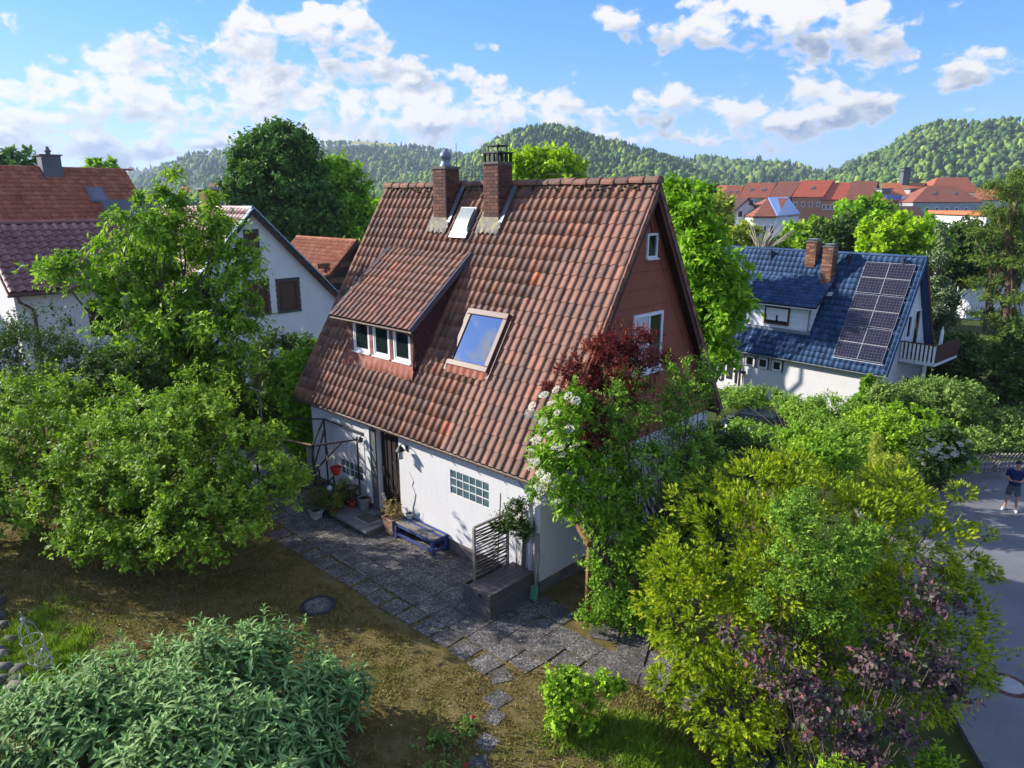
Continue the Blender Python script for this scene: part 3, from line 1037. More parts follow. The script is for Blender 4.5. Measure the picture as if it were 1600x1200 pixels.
rowh = .372
zb = 2.50
k = 0
siding = MB()
MGX = Matrix(((0, 0, 1, 0), (1, 0, 0, 0), (0, 1, 0, 0), (0, 0, 0, 1)))   # (a,b,c) -> x=c, y=a, z=b
sid_parent = house
while True:
    z0, z1 = zb + k * rowh, zb + (k + 1) * rowh - .006
    ins = .30
    a0, a1 = vlim(z0, ins), vlim(z1, ins)
    if a0 >= VR - .1: break
    L0, R0, L1, R1 = a0, DEP - a0, min(a1, VR), max(DEP - a1, VR)
    cuts = []
    cx = .95 if k % 2 else 2.3
    while cx < DEP:
        if L1 + .15 < cx < R1 - .15: cuts.append(cx)
        cx += 2.7
    ed = [None] + cuts + [None]
    for i in range(len(ed) - 1):
        a = ed[i]; b_ = ed[i + 1]
        poly = [(L0 if a is None else a + .004, z0), (R0 if b_ is None else b_ - .004, z0), (R1 if b_ is None else b_ - .004, z1), (L1 if a is None else a + .004, z1)]
        Mx = MGX.copy(); Mx = Matrix.Translation((-.01, 0, 0)) @ Mx
        b = MB().prism(poly, .022, Mx)
        # lower edge stands a little proud so that every course throws a line
        b.v = [(x + (.012 if abs(z - z0) < 1e-6 and x > 0 else 0), y, z) for x, y, z in b.v]
        b.build('siding_panel', m_brownboard, house)
    k += 1
for sg in (0, 1):     # sloping border boards
    for s_i in range(4):
        q0, q1 = s_i / 4, (s_i + 1) / 4 - .002
        pa = []
        for (q, ins) in ((q0, .0), (q1, .0), (q1, .29), (q0, .29)):
            z = 2.5 + (ZR - .62 - 2.5) * q
            v = min(vlim(z, ins), VR - .004)
            pa.append((v if sg == 0 else DEP - v, z))
        if sg: pa = pa[::-1]
        MB().prism(pa, .03, Matrix.Translation((-.008, 0, 0)) @ MGX).build('border_board', m_brownboard, house)
# barge boards under the verge
for sg in (0, 1):
    a = Vector((.25, VE + .06, ZE - .20)); c = Vector((.25, VR, ZR - .215))
    if sg: a.y = DEP - a.y
    MB().bar(a, c, .03, .17, up=(0, -SPI if not sg else SPI, CPI)).build('barge_board', m_brownwood, house)


def window(parent, M, w, h, depth=.07, fw=.06, frame=m_frame_white, glass=m_glass, name='window', mullion=0, sash=True, sill=True):
    """window in the local XZ plane of M, outer face towards -Y, origin at lower left"""
    fr = MB()
    fr.box(0, w, -depth / 2, depth / 2, 0, fw, M).box(0, w, -depth / 2, depth / 2, h - fw, h, M)
    fr.box(0, fw, -depth / 2, depth / 2, fw, h - fw, M).box(w - fw, w, -depth / 2, depth / 2, fw, h - fw, M)
    for k in range(mullion):
        xm = w * (k + 1) / (mullion + 1)
        fr.box(xm - fw * .4, xm + fw * .4, -depth / 2 - .003, depth / 2 - .003, fw, h - fw, M)
    o = fr.build(name, frame, parent)
    MB().box(fw * .8, w - fw * .8, -.004, .008, fw * .8, h - fw * .8, M).build('pane', glass, o)
    if sash:
        s2 = MB(); g_ = fw * 1.02; t2 = fw * .8
        s2.box(g_, w - g_, -.022, -.006, g_, g_ + t2, M).box(g_, w - g_, -.022, -.006, h - g_ - t2, h - g_, M)
        s2.box(g_, g_ + t2, -.022, -.006, g_ + t2, h - g_ - t2, M).box(w - g_ - t2, w - g_, -.022, -.006, g_ + t2, h - g_ - t2, M)
        s2.build('sash', frame, o)
    if sill:
        MB().box(-.02, w + .02, -depth / 2 - .05, -depth / 2 + .02, -.03, -.002, M).build('sill', frame, o)
    return o


MG = Matrix(((0, -1, 0, .03), (1, 0, 0, 0), (0, 0, 1, 0), (0, 0, 0, 1)))     # gable face: local X -> +y, outward -Y -> +x
window(house, MG @ Matrix.Translation((3.22, 0, 6.48)), .40, .52, fw=.05, sash=False)
gw = window(house, MG @ Matrix.Translation((2.86, 0, 4.0)), 1.13, 1.32, fw=.07, mullion=0, sash=False)
MB().box(.56, .62, -.03, .0, .07, 1.25, MG @ Matrix.Translation((2.86, 0, 4.0))).build('casement', m_frame_white, gw)
MB().box(.08, .56, -.012, -.008, .08, 1.24, MG @ Matrix.Translation((2.86, 0, 4.0))).build('curtain', M_plain('net_curtain', (0.5, 0.53, 0.55), .5, var=.1, bmp=.05), gw)

# --- dormer
DV, DU0, DU1 = .55, 4.42, 7.12
DRV0, DRZ0, DSL = .30, 4.88, .82
DP = math.atan(DSL); DC, DS = math.cos(DP), math.sin(DP)
DTOPV = (DRZ0 - DSL * DRV0 - ZE + SLOPE * VE) / (SLOPE - DSL); DTOPZ = DRZ0 + DSL * (DTOPV - DRV0)
DX0, DX1 = -7.46, -4.20
mb = MB()
pr = [(DRV0, DRZ0 - .05), (DTOPV + .1, DTOPZ + .03), (DTOPV + .1, DTOPZ - .12), (DRV0, DRZ0 - .14)]
vs = [(DX0, y, z) for y, z in pr] + [(DX1, y, z) for y, z in pr]
mb.add(vs, [(0, 1, 5, 4), (1, 2, 6, 5), (2, 3, 7, 6), (3, 0, 4, 7), (3, 2, 1, 0), (4, 5, 6, 7)])
droof = mb.build('dormer_roof', m_soffit, house)
dl = (DTOPV - DRV0) / DC
dcol, drow = 16, 9
dw = (DX1 - DX0) / dcol
dt = []
for r_ in range(drow):
    for c in range(dcol):
        s0 = r_ * (dl + .05) / drow
        dt.append(Matrix.Translation((DX0 + c * dw + random.uniform(-.004, .004), DRV0 - .03 + s0 * DC, DRZ0 - .05 - .025 + s0 * DS)) @ Matrix.Rotation(DP + random.uniform(-.006, .006), 4, 'X') @ Matrix.Rotation(random.uniform(-.012, .012), 4, 'Z') @ Matrix.Diagonal((dw / .30, 1, dw / .30, 1)))
for m_ in dt[:48]:
    o = bpy.data.objects.new('tile', TILE_ME); link(o, droof); o.matrix_local = m_
tile_field(droof, dt[48:], m_tile)
for sx in (DX1 - .02, DX0 - .01):
    MB().bar((sx + .015, DRV0 - .02, DRZ0 - .09), (sx + .015, DTOPV, DTOPZ - .06), .03, .13, up=(0, -DS, DC)).build('verge_board', M_plain('blue_grey_verge_%d' % (sx > -5), (0.10, 0.11, 0.14), .5, .3), droof)
# front with windows
fz0, fz1 = 3.72, 4.86
wins = [(4.54, 5.20), (5.34, 6.02), (6.16, 6.86)]
ops = [(-b_, -a, 3.94, 4.76) for a, b_ in wins]
face = MB()
wall_panel(face, -DU1, -DU0, fz0, fz1, .08, ops, Matrix.Translation((0, DV, 0)))
face = face.build('dormer_front', m_brownwood, house)
for (a, b_) in wins:
    window(house, Matrix.Translation((-b_ + .004, DV + .02, 3.944)), b_ - a - .008, .81, fw=.05, name='dormer_window')
for (a, b_) in ((DU0, 4.54), (5.20, 5.34), (6.02, 6.16), (6.86, DU1)):
    for k in range(5):
        z0 = 3.93 + k * .178
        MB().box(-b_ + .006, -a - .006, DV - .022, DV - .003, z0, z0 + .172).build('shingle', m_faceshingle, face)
# cheeks
for (sx, nm) in ((-DU0, 1), (-DU1, -1)):
    def cz(v, top): return (DRZ0 - .14 + DSL * (v - DRV0)) if top else (ZE + SLOPE * (v - VE))
    vt = (DRZ0 - .14 - DSL * DRV0 - ZE + SLOPE * VE) / (SLOPE - DSL)
    poly = [(DV, cz(DV, False) - .1), (vt + .1, cz(vt, False) + .05), (DV, cz(DV, True))]
    ck = MB().prism(poly, .05, Matrix.Translation((sx - .025 - (0 if nm > 0 else 0), 0, 0)) @ MGX).build('dormer_cheek', m_brownwood, house)
    if nm < 0: continue
    rows = 16; rh = .165
    for r_ in range(rows):
        z0 = 3.7 + r_ * rh * .93
        for c in range(12):
            v0 = DV - .02 + c * .2 + (.1 if r_ % 2 else 0) - .1
            vc, zc = v0 + .1, z0 + .09
            if vc < DV or cz(vc, False) > zc + .03 or cz(vc, True) < zc - .02: continue
            pl = [(v0 + .004, z0 + .07), (v0 + .05, z0), (v0 + .15, z0), (v0 + .196, z0 + .07), (v0 + .196, z0 + .18), (v0 + .004, z0 + .18)]
            pl = [(max(p_, DV), min(q_, cz(max(p_, DV), True))) for p_, q_ in pl]
            b = MB().prism(pl, .012, Matrix.Translation((sx + .026, 0, 0)) @ MGX)
            b.v = [(x + (.01 if z < z0 + .1 else 0), y, z) for x, y, z in b.v]
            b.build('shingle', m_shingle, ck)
# orange apron dressed over the tiles below the windows, scalloped lower edge
mb = MB()
nn = 60
va = []
for k in range(nn + 1):
    x = -DU1 - .06 + (DU1 - DU0 + .12) * k / nn
    wv = math.sin(2 * math.pi * (x + 8.6) / cw + 1.0)
    s1 = .19 + .03 * wv + .02 * math.sin(x * 5)
    y1 = DV - .03 - s1 * CPI; z1_ = ZE + SLOPE * (y1 - VE) + .05 + .022 * wv
    y0 = DV - .035
    va.append([(x, y0 + .01, 3.945), (x, y0 - .02, 3.87), (x, (y0 + y1) / 2 - .02, (3.87 + z1_) / 2 + .02), (x, y1, z1_), (x, y1 + .01, z1_ - .03)])
b0 = [p for row in va for p in row]
mb.add(b0, [(i * 5 + j, i * 5 + j + 1, (i + 1) * 5 + j + 1, (i + 1) * 5 + j) for i in range(nn) for j in range(4)])
mb.build('dormer_apron', m_apron, house, smooth=True)
# dormer gutter and downpipe
gut = MB()
pts = [(DX0 - .02, DRV0 - .05, DRZ0 - .10), (DX1 + .02, DRV0 - .05, DRZ0 - .10)]
def half_gutter(mb, a, b_, r=.055, n=8):
    a, b_ = Vector(a), Vector(b_); d = (b_ - a).normalized(); s = d.cross(Vector((0, 0, 1)))
    vs = []
    for rr in (r, r - .006):
        for p in (a, b_):
            for k in range(n + 1):
                g = math.pi * k / n
                vs.append(p + s * math.cos(g) * rr - Vector((0, 0, 1)) * math.sin(g) * rr)
    m = n + 1
    fs = []
    for k in range(n):
        fs.append((k, k + 1, m + k + 1, m + k)); fs.append((2 * m + k, 3 * m + k, 3 * m + k + 1, 2 * m + k + 1))
    fs += [(0, m, 3 * m, 2 * m), (n, 2 * m + n, 3 * m + n, m + n)]
    mb.add(vs, fs)
half_gutter(gut, *pts, r=.045)
gut.build('dormer_gutter', m_gutter, house)
MB().tube([(-4.24, DRV0 - .05, DRZ0 - .14), (-4.3, DRV0 + .1, DRZ0 - .26), (-4.34, DV - .06, DRZ0 - .45), (-4.34, DV - .1, 3.82)], .028, 8).build('dormer_downpipe', m_gutter, house, smooth=True)

# --- big roof window
def on_roof(u, s, h=0.0):
    return Vector((-u, VE + s * CPI - h * SPI, ZE + s * SPI + h * CPI))
MS = Matrix.Translation(on_roof(3.35, (.78 - VE) / CPI, 0)) @ Matrix.Rotation(PIT, 4, 'X')
w_, h_ = 1.12, 1.22
rl = MB()
rl.box(-.07, w_ + .07, -.08, .05, -.06, .10, MS).box(-.07, w_ + .07, h_ - .05, h_ + .09, -.06, .11, MS)
rl.box(-.07, .055, .05, h_ - .05, -.06, .10, MS).box(w_ - .055, w_ + .07, .05, h_ - .05, -.06, .10, MS)
rl = rl.build('roof_window', m_rooflight, house, bevel=.012)
MB().box(.05, w_ - .05, .045, h_ - .045, .05, .075, MS).build('pane', m_glass_sky, rl)
ap = MB()
va = []
for k in range(41):
    x = -.10 + (w_ + .2) * k / 40
    wv = math.sin(2 * math.pi * (x - 3.35 + 8.6) / cw + 1.0)
    va += [(x, -.075, .09), (x, -.10, .07 + .01 * wv), (x, -.24 - .02 * wv, .045 + .02 * wv)]
ap.add([MS @ Vector(p) for p in va], [(i * 3 + j, i * 3 + j + 1, (i + 1) * 3 + j + 1, (i + 1) * 3 + j) for i in range(40) for j in range(2)])
ap.build('apron', m_apron, rl, smooth=True)
for sx in (-.12, w_ + .10):
    MB().box(sx - .04, sx + .05, -.2, h_ + .1, .0, .045, MS).build('flashing', m_rooflight, rl)

# --- small chimney-sweep hatch between the chimneys
MS = Matrix.Translation(on_roof(5.10, (2.52 - VE) / CPI, .03)) @ Matrix.Rotation(PIT, 4, 'X')
rl = MB().box(-.03, .52, -.06, .62, -.05, .07, MS).build('roof_hatch', m_zinc, house)
mb = MB()
va = []
for j in range(11):
    y = -.01 + .60 * j / 10
    for x in (.0, .49):
        va.append(MS @ Vector((x, y, .085 + .02 * math.sin(math.pi * j / 10))))
mb.add(va, [(2 * j, 2 * j + 1, 2 * j + 3, 2 * j + 2) for j in range(10)])
mb.build('pane', m_glass_milk, rl, smooth=True)
MB().box(-.06, .55, -.22, -.05, .02, .06, MS).build('apron', m_zinc, rl)

# --- chimneys
def chimney(u, w, v0, v1, z0, z1, kind):
    core = MB().box(-u - w / 2 + .012, -u + w / 2 - .012, v0 + .012, v1 - .012, z0 - .6, z1).build('chimney', m_mortar, house)
    ch = .083; nc = int((z1 - z0 - .22) / ch)
    zs = z0 + .22
    d = v1 - v0
    for k in range(nc):
        za, zc_ = zs + k * ch + .005, zs + (k + 1) * ch - .005
        L = .24
        x0 = -u - w / 2; o_ = (L + .0) / 2 if k % 2 else 0
        for (fx, flen, horiz) in ((0, w, True), (1, d, False), (2, d, False)):
            pos = -o_
            while pos < flen - .001:
                a, b_ = max(0, pos) + .005, min(flen, pos + L) - .005
                pos += L
                if b_ - a < .02: continue
                pr = random.uniform(0, .004)
                if horiz: MB().box(x0 + a, x0 + b_, v0 - pr, v0 + .10, za, zc_).build('brick', m_brick, core)
                elif fx == 1: MB().box(x0 + w - .06, x0 + w + pr, v0 + .0 + a, v0 + b_, za, zc_).build('brick', m_brick, core)
                elif k % 2: MB().box(x0 - pr, x0 + .06, v0 + .0 + a, v0 + b_, za, zc_).build('brick', m_brick, core)
    MB().box(-u - w / 2 - .025, -u + w / 2 + .025, v0 - .03, v1 + .03, z1 - .005, z1 + .05).build('cap', m_mortar, core)
    MB().box(-u - w / 2 - .012, -u + w / 2 + .012, v0 - .014, v1 + .012, z0 - .3, z0 + .215).build('base_collar', M_plain('pale_lichen_render_%s' % kind, (0.30, 0.26, 0.21), .95, var=.35, scale=7, bmp=.5, dirt=(.42, .36, .12)), core)
    # wrinkled lead skirt
    mb = MB(); nn = 14; va = []
    for k in range(nn + 1):
        q = k / nn; x = -u - w / 2 - .12 + (w + .24) * q
        s1 = (v0 - VE) / CPI
        for (ds, hh) in ((.06, .09), (-.10, .07), (-.24 - .03 * math.sin(k * 2.1), .065 + .02 * math.sin(k * 1.7))):
            p = on_roof(-x, s1 + ds, hh); va.append(p)
    mb.add(va, [(i * 3 + j, i * 3 + j + 1, (i + 1) * 3 + j + 1, (i + 1) * 3 + j) for i in range(nn) for j in range(2)])
    mb.build('flashing', m_lead, core)
    for sg in (1, -1):
        a = on_roof(u - sg * (w / 2 + .07), (v0 - VE) / CPI - .1, .06); b_ = on_roof(u - sg * (w / 2 + .07), (VR - VE) / CPI - .1, .06)
        MB().bar(a, b_, .13, .02, up=(0, -SPI, CPI)).build('side_flashing', m_zinc if sg > 0 else m_lead, core)
    if kind == 'cowl':
        MB().lathe([(.15, 0), (.15, .06), (.115, .08), (.12, .2), (.15, .22), (.14, .30), (.10, .36), (.04, .40), (.03, .44), (0, .45)], 18, (-u, (v0 + v1) / 2, z1 + .05)).build('cowl', M_plain('blue_grey_cowl', (0.20, 0.24, 0.31), .5, .3, var=.2), core, smooth=True)
    else:
        cg = MB()
        for i in range(4):
            for (xx, yy) in ((-u - w / 2 + .03 + i * (w - .06) / 3, v0 + .03), (-u - w / 2 + .03 + i * (w - .06) / 3, v1 - .03), (-u - w / 2 + .03, v0 + .03 + i * (d - .06) / 3), (-u + w / 2 - .03, v0 + .03 + i * (d - .06) / 3)):
                cg.box(xx - .028, xx + .028, yy - .028, yy + .028, z1 + .051, z1 + .24)
        cg.box(-u - w / 2 - .01, -u + w / 2 + .01, v0 - .01, v1 + .01, z1 + .24, z1 + .275)
        cg.build('vent_grille', m_black, core)
        c2 = MB()
        for (xx, yy) in ((-u - .15, v0 + .08), (-u + .15, v0 + .08), (-u + .15, v1 - .08), (-u - .15, v1 - .08)):
            c2.box(xx - .012, xx + .012, yy - .012, yy + .012, z1 + .276, z1 + .40)
        c2.box(-u - .2, -u + .2, v0 + .03, v1 - .03, z1 + .40, z1 + .425)
        c2.build('rain_cap', m_black, core)
    rx = -u + w / 2 - .03
    MB().tube([(rx, v1 - .06, z1 + .05), (rx, v1 - .06, z1 + .62)], .008, 6).build('lightning_rod', m_black, core)


chimney(5.77, .50, 2.60, 3.06, 7.02, 8.42, 'cowl')
chimney(3.95, .50, 2.62, 3.10, 7.06, 8.48, 'grille')
MB().tube([(-8.4, VR, ZR + .16), (-3, VR, ZR + .19), (.1, VR, ZR + .17)], .006, 5).build('ridge_wire', m_black, house)
for k in range(6):
    xx = -8.2 + k * 1.62
    MB().tube([(xx, VR, ZR + .02), (xx, VR, ZR + .18)], .006, 5).build('wire_stand', m_black, house)

# --- gutter and downpipe
mb = MB(); half_gutter(mb, (-8.8, VE - .06, ZE - .10), (.32, VE - .06, ZE - .11), .06)
mb.build('gutter', m_gutter, house)
for k in range(12):
    MB().box(-8.4 + k * .77, -8.37 + k * .77, VE - .13, VE + .03, ZE - .175, ZE - .165).build('gutter_bracket', m_gutter, house)
mb = MB().tube([(-.02, VE - .06, ZE - .17), (-.05, VE - .02, ZE - .27), (-.16, -.10, ZE - .62), (-.18, -.07, ZE - .72), (-.18, -.07, .02)], .045, 10)
mb.build('downpipe', M_plain('pale_blue_pipe', (0.52, 0.57, 0.62), .5, var=.15), house, smooth=True)
MB().tube([(-1.0, -.03, 2.45), (-.6, -.03, 2.35), (-.35, -.035, 2.12), (-.14, -.02, 1.9)], .008, 6).build('cable', m_black, house)

# --- glass block windows
def glass_blocks(x0, x1, z0, z1, nx_, nz_):
    f = MB().box(x0, x1, .055, .10, z0, z1)
    bw, bh = (x1 - x0) / nx_, (z1 - z0) / nz_
    for i in range(nx_ + 1):
        f.box(max(x0, x0 + i * bw - .008), min(x1, x0 + i * bw + .008), .005, .055, z0, z1)
    for j in range(nz_ + 1):
        f.box(x0, x1, .006, .056, max(z0, z0 + j * bh - .008), min(z1, z0 + j * bh + .008))
    f = f.build('glass_block_window', m_grout, house)
    for i in range(nx_):
        for j in range(nz_):
            MB().box(x0 + i * bw + .012, x0 + (i + 1) * bw - .012, .016, .055, z0 + j * bh + .012, z0 + (j + 1) * bh - .012).build('glass_block', m_block, f, bevel=.01)


glass_blocks(*GB1, 6, 3)
glass_blocks(*GB2, 5, 2)

# --- front door
x0, x1, z0, z1 = DOOR
dr = MB().box(x0 + .03, x1 - .03, .12, .17, z0, z1 - .03).build('front_door', m_door, house)
bwid = (x1 - x0 - .14) / 4
for k in range(4):
    a = x0 + .07 + k * bwid
    MB().box(a + .02, a + bwid - .02, .105, .1205, z0 + .32, z1 - .1).build('board', m_door, dr, bevel=.006)
    if k: MB().box(a - .018, a + .018, .085, .1205, z0 + .1, z1 - .06).build('batten', m_black, dr)
MB().box(x0 + .06, x1 - .06, .098, .119, z0 + .03, z0 + .26).build('kick_plate', m_brass, dr)
MB().tube([(x0 + .1, .11, 1.22), (x0 + .1, .06, 1.22), (x0 + .2, .055, 1.22)], .012, 8).lathe([(.03, 0), (.03, .01), (0, .01)], 10, (x0 + .1, .1, 1.2)).build('handle', m_brass, dr)
MB().box(x0 + .07, x0 + .13, .095, .119, 1.08, 1.34).build('lock_plate', m_brass, dr)
MB().box(x0 - .2, x0 - .002, -.045, .10, .18, z1 + .05).build('door_jamb', m_granite, house)
MB().box(x0 - .2, x0 - .002, -.06, .10, 1.30, 1.325).build('jamb_band', m_black, house)
MB().box(x0 + .0, x1 - .0, .06, .25, .13, .205).build('threshold', m_granite, house)
MB().box(x0 + .001, x1 - .001, .10, .2, z1 - .03, z1 - .001).build('door_head', m_soffit, house)

# ================================================================ foliage tools
def unit(a): return a / np.maximum(np.linalg.norm(a, axis=-1, keepdims=True), 1e-9)


def lobe_px(x, y, Y, rx, ry, rd=None):
    """crown lobe surveyed in the photograph: centre at (x, y), Y metres ahead, half sizes in photo pixels"""
    c = spot(x, y, Y)
    k = Y / FPX
    return (c.x, c.y, c.z, rx * k, (rd if rd is not None else (rx + ry) / 2 * k), ry * k)


def twigs_in(lobes, n, r, shell=.55, lump=.28, up_only=-1.0, clump=0.0, clump_n=22):
    L = np.array(lobes, float)
    wts = (L[:, 3] * L[:, 5]) ** 1.0
    wts /= wts.sum()
    k = r.choice(len(L), n, p=wts)
    d = unit(r.normal(size=(n, 3)))
    d[:, 2] = np.where(d[:, 2] < up_only, -d[:, 2], d[:, 2])
    rad = (shell + (1 - shell) * r.random(n) ** .6)
    # uneven outline
    ph = k * 1.7
    bulge = 1 + lump * (np.sin(d[:, 0] * 5 + ph) * np.sin(d[:, 1] * 6 + ph * 2) + .7 * np.sin(d[:, 2] * 7 + d[:, 0] * 4 + ph * 3)) + .10 * r.normal(size=n)
    p = L[k, :3] + d * L[k, 3:6] * (rad * bulge)[:, None]
    if clump and n > 200:
        # gather the twigs into boughs, so that gaps and shaded hollows stay between them
        nb = max(12, n // clump_n)
        sd = p[r.choice(n, nb, replace=False)]
        near = np.empty(n, int)
        for a in range(0, n, 2000):
            near[a:a + 2000] = np.argmin(((p[a:a + 2000, None] - sd[None]) ** 2).sum(-1), 1)
        f = (clump * r.uniform(.5, 1.3, n))[:, None]
        off_ = p - sd[near]
        p = p - off_ * f
        d = unit(d + unit(off_ + 1e-6) * .5)
    return p, d, rad, k


def leaves_on(p, d, r, per, length, leaf_l, leaf_w, droop=0.0, upbias=.4, spread=.8, fold=.25, curl=0.0, axis_mix=.6, rad=None, size_var=.3, flat=None):
    """puts leaves along short twigs; returns vertex, face and tone arrays"""
    n = len(p)
    dirs = unit(d * 1.0 + r.normal(size=(n, 3)) * spread + np.array([0, 0, upbias]))
    Ln = length * r.uniform(.6, 1.3, n)
    tone_t = r.random(n)
    t = np.tile((np.arange(per) + .5) / per, (n, 1)) + r.uniform(-.5, .5, (n, per)) / per
    base = p[:, None] + dirs[:, None] * (Ln[:, None] * (t - .5))[..., None]
    base[..., 2] -= droop * (t ** 2) * Ln[:, None]
    side = unit(np.cross(np.repeat(dirs[:, None], per, 1), r.normal(size=(n, per, 3))))
    ax = unit(dirs[:, None] * axis_mix + side * (1.0) + np.array([0, 0, -droop * .8]) + r.normal(size=(n, per, 3)) * .2)
    upv = np.zeros((n, per, 3)); upv[..., 2] = 1
    outw = np.repeat(d[:, None], per, 1)
    nr = unit(upv * .8 + outw * .55 + r.normal(size=(n, per, 3)) * (.45 if flat is None else flat))
    sd = unit(np.cross(ax, nr)); nr = np.cross(sd, ax)
    sz = 1 + size_var * r.normal(size=(n, per, 1)); sz = np.clip(sz, .45, 1.8)
    l = leaf_l * sz; w = leaf_w * sz * .5
    b0 = base
    mid = base + ax * l * .5
    tip = base + ax * l - nr * (l * (.12 + curl))
    ml = mid + sd * w + nr * (w * fold)
    mr = mid - sd * w + nr * (w * fold)
    V = np.stack([b0, ml, tip, mr], 2).reshape(-1, 3)
    m = n * per
    i0 = np.arange(m) * 4
    Fc = np.concatenate([np.stack([i0, i0 + 1, i0 + 2], -1), np.stack([i0, i0 + 2, i0 + 3], -1)])
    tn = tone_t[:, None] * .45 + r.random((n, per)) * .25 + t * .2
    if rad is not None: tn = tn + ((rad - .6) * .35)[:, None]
    return V, Fc, np.repeat(tn.reshape(-1), 4)


def join(parts):
    V, F_, T = [], [], []
    o = 0
    for v, f, t in parts:
        V.append(v); F_.append(f + o); T.append(t); o += len(v)
    return np.concatenate(V), np.concatenate(F_), np.concatenate(T)


def limbs(mb, base, fork, targets, r0, rr, n=6, bend=.25, fork_spread=.15):
    base, fork = Vector(base), Vector(fork)
    mid = (base + fork) / 2 + Vector((random.uniform(-.06, .06), random.uniform(-.06, .06), 0)) * (fork - base).length
    mb.tube([base - Vector((0, 0, .25)), base + Vector((0, 0, .06)), mid, fork], [r0 * 1.45, r0 * 1.1, r0 * .9, r0 * .72], 9)
    for t in targets:
        t = Vector(t)
        h = random.random() ** 1.5
        st = base.lerp(fork, .55 + .45 * h) if (fork - base).length > .4 else fork
        st = fork if random.random() < .45 else st
        L = (t - st).length
        a = st.lerp(t, .35) + Vector((random.gauss(0, .08), random.gauss(0, .08), .16)) * L * bend * 2
        b = st.lerp(t, .72) + Vector((random.gauss(0, .06), random.gauss(0, .06), .10)) * L * bend * 2
        q = min(.62, .22 + .05 * L)
        mb.tube([st, a, b, t], [r0 * q, r0 * q * .66, r0 * q * .38, r0 * .06 + .003], n)
    return mb


def plant(name, label, cat, base, lobes, mat, n_tw, per, tw_len, leaf, wood=None, fork_h=.35, n_limb=18, r0=.1, group=None, seed=1, shell=.5, lump=.28, crown_name='crown', trunk_name='trunk', up_only=-1.0, clump=.42, clump_n=22, **kw):
    r = np.random.default_rng(seed); random.seed(seed)
    base = Vector(base)
    t = thing(name, label, cat, base, 0, group)
    p, d, rad, k = twigs_in(lobes, n_tw, r, shell, lump, up_only, clump, clump_n)
    gzv = ground_z(p[:, 0], p[:, 1])
    ok = p[:, 2] > gzv + .05
    p, d, rad = p[ok], d[ok], rad[ok]
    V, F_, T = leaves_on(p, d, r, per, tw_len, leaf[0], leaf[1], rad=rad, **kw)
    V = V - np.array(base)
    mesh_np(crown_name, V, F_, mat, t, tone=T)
    top = max(l[2] for l in lobes)
    Lc = np.array(lobes)
    cen = (Lc[:, :3] * Lc[:, 3:4]).sum(0) / Lc[:, 3].sum()
    fork = base.lerp(Vector(cen), fork_h)
    fork = Vector((fork.x, fork.y, base.z + (cen[2] - base.z) * fork_h))
    mb = MB()
    idx_ = r.choice(len(p), min(n_limb, len(p)), replace=False)
    limbs(mb, Vector((0, 0, 0)), fork - base, [Vector(p[i] * .9 + np.array(cen) * .1) - base for i in idx_], r0, .05)
    mb.build(trunk_name, wood or m_bark, t, smooth=True)
    return t, p, d


# leaf materials -------------------------------------------------
G = lambda *a: a
ml_apple = M_leaf('apple_leaf', [(0, (0.026, 0.050, 0.010)), (0.35, (0.060, 0.100, 0.018)), (0.65, (0.125, 0.175, 0.035)), (0.9, (0.19, 0.235, 0.055)), (1, (0.24, 0.27, 0.085))], .30)
ml_cherry = M_leaf('cherry_leaf', [(0, (0.020, 0.045, 0.010)), (0.35, (0.050, 0.095, 0.015)), (0.65, (0.12, 0.185, 0.028)), (1, (0.23, 0.28, 0.045))], .36)
ml_dark = M_leaf('dark_leaf', [(0, (0.016, 0.032, 0.012)), (0.4, (0.032, 0.060, 0.018)), (0.75, (0.060, 0.100, 0.026)), (1, (0.105, 0.15, 0.045))], .25, gain=(1.35, 1.5, 1.0))  # lower gain: shade of the understory is darkened into the leaf colour
ml_creeper = M_leaf('creeper_leaf', [(0, (0.022, 0.055, 0.008)), (0.5, (0.060, 0.120, 0.012)), (1, (0.15, 0.22, 0.025))], .38)
ml_buddleia = M_leaf('buddleia_leaf', [(0, (0.022, 0.048, 0.020)), (0.35, (0.055, 0.105, 0.042)), (0.7, (0.120, 0.195, 0.085)), (1, (0.23, 0.32, 0.17))], .24, .6, tint=(1.0, 1.25, .7), gain=(2.0, 2.05, 1.55))
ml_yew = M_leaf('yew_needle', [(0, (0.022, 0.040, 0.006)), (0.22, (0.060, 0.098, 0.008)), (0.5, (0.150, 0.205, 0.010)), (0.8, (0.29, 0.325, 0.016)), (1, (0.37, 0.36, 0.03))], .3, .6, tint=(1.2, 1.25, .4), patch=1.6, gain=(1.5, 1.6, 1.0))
ml_plumgreen = M_leaf('small_green_leaf', [(0, (0.030, 0.055, 0.012)), (0.4, (0.070, 0.12, 0.026)), (0.8, (0.15, 0.215, 0.055)), (1, (0.24, 0.28, 0.10))], .3)
ml_purple = M_leaf('purple_plum_leaf', [(0, (0.022, 0.022, 0.022)), (0.30, (0.050, 0.040, 0.045)), (0.52, (0.095, 0.055, 0.070)), (0.72, (0.065, 0.090, 0.045)), (0.88, (0.17, 0.060, 0.085)), (1, (0.24, 0.085, 0.10))], .22, .35, tint=(1.3, .8, .8), patch=2.2, gain=(1.5, 1.5, 1.45))
ml_redplum = M_leaf('dark_red_leaf', [(0, (0.022, 0.007, 0.010)), (0.5, (0.065, 0.012, 0.018)), (1, (0.16, 0.03, 0.035))], .3, .4, tint=(1.5, .6, .6))
ml_elder = M_leaf('elder_leaf', [(0, (0.028, 0.060, 0.010)), (0.4, (0.065, 0.12, 0.016)), (0.8, (0.14, 0.21, 0.032)), (1, (0.23, 0.28, 0.055))], .36)
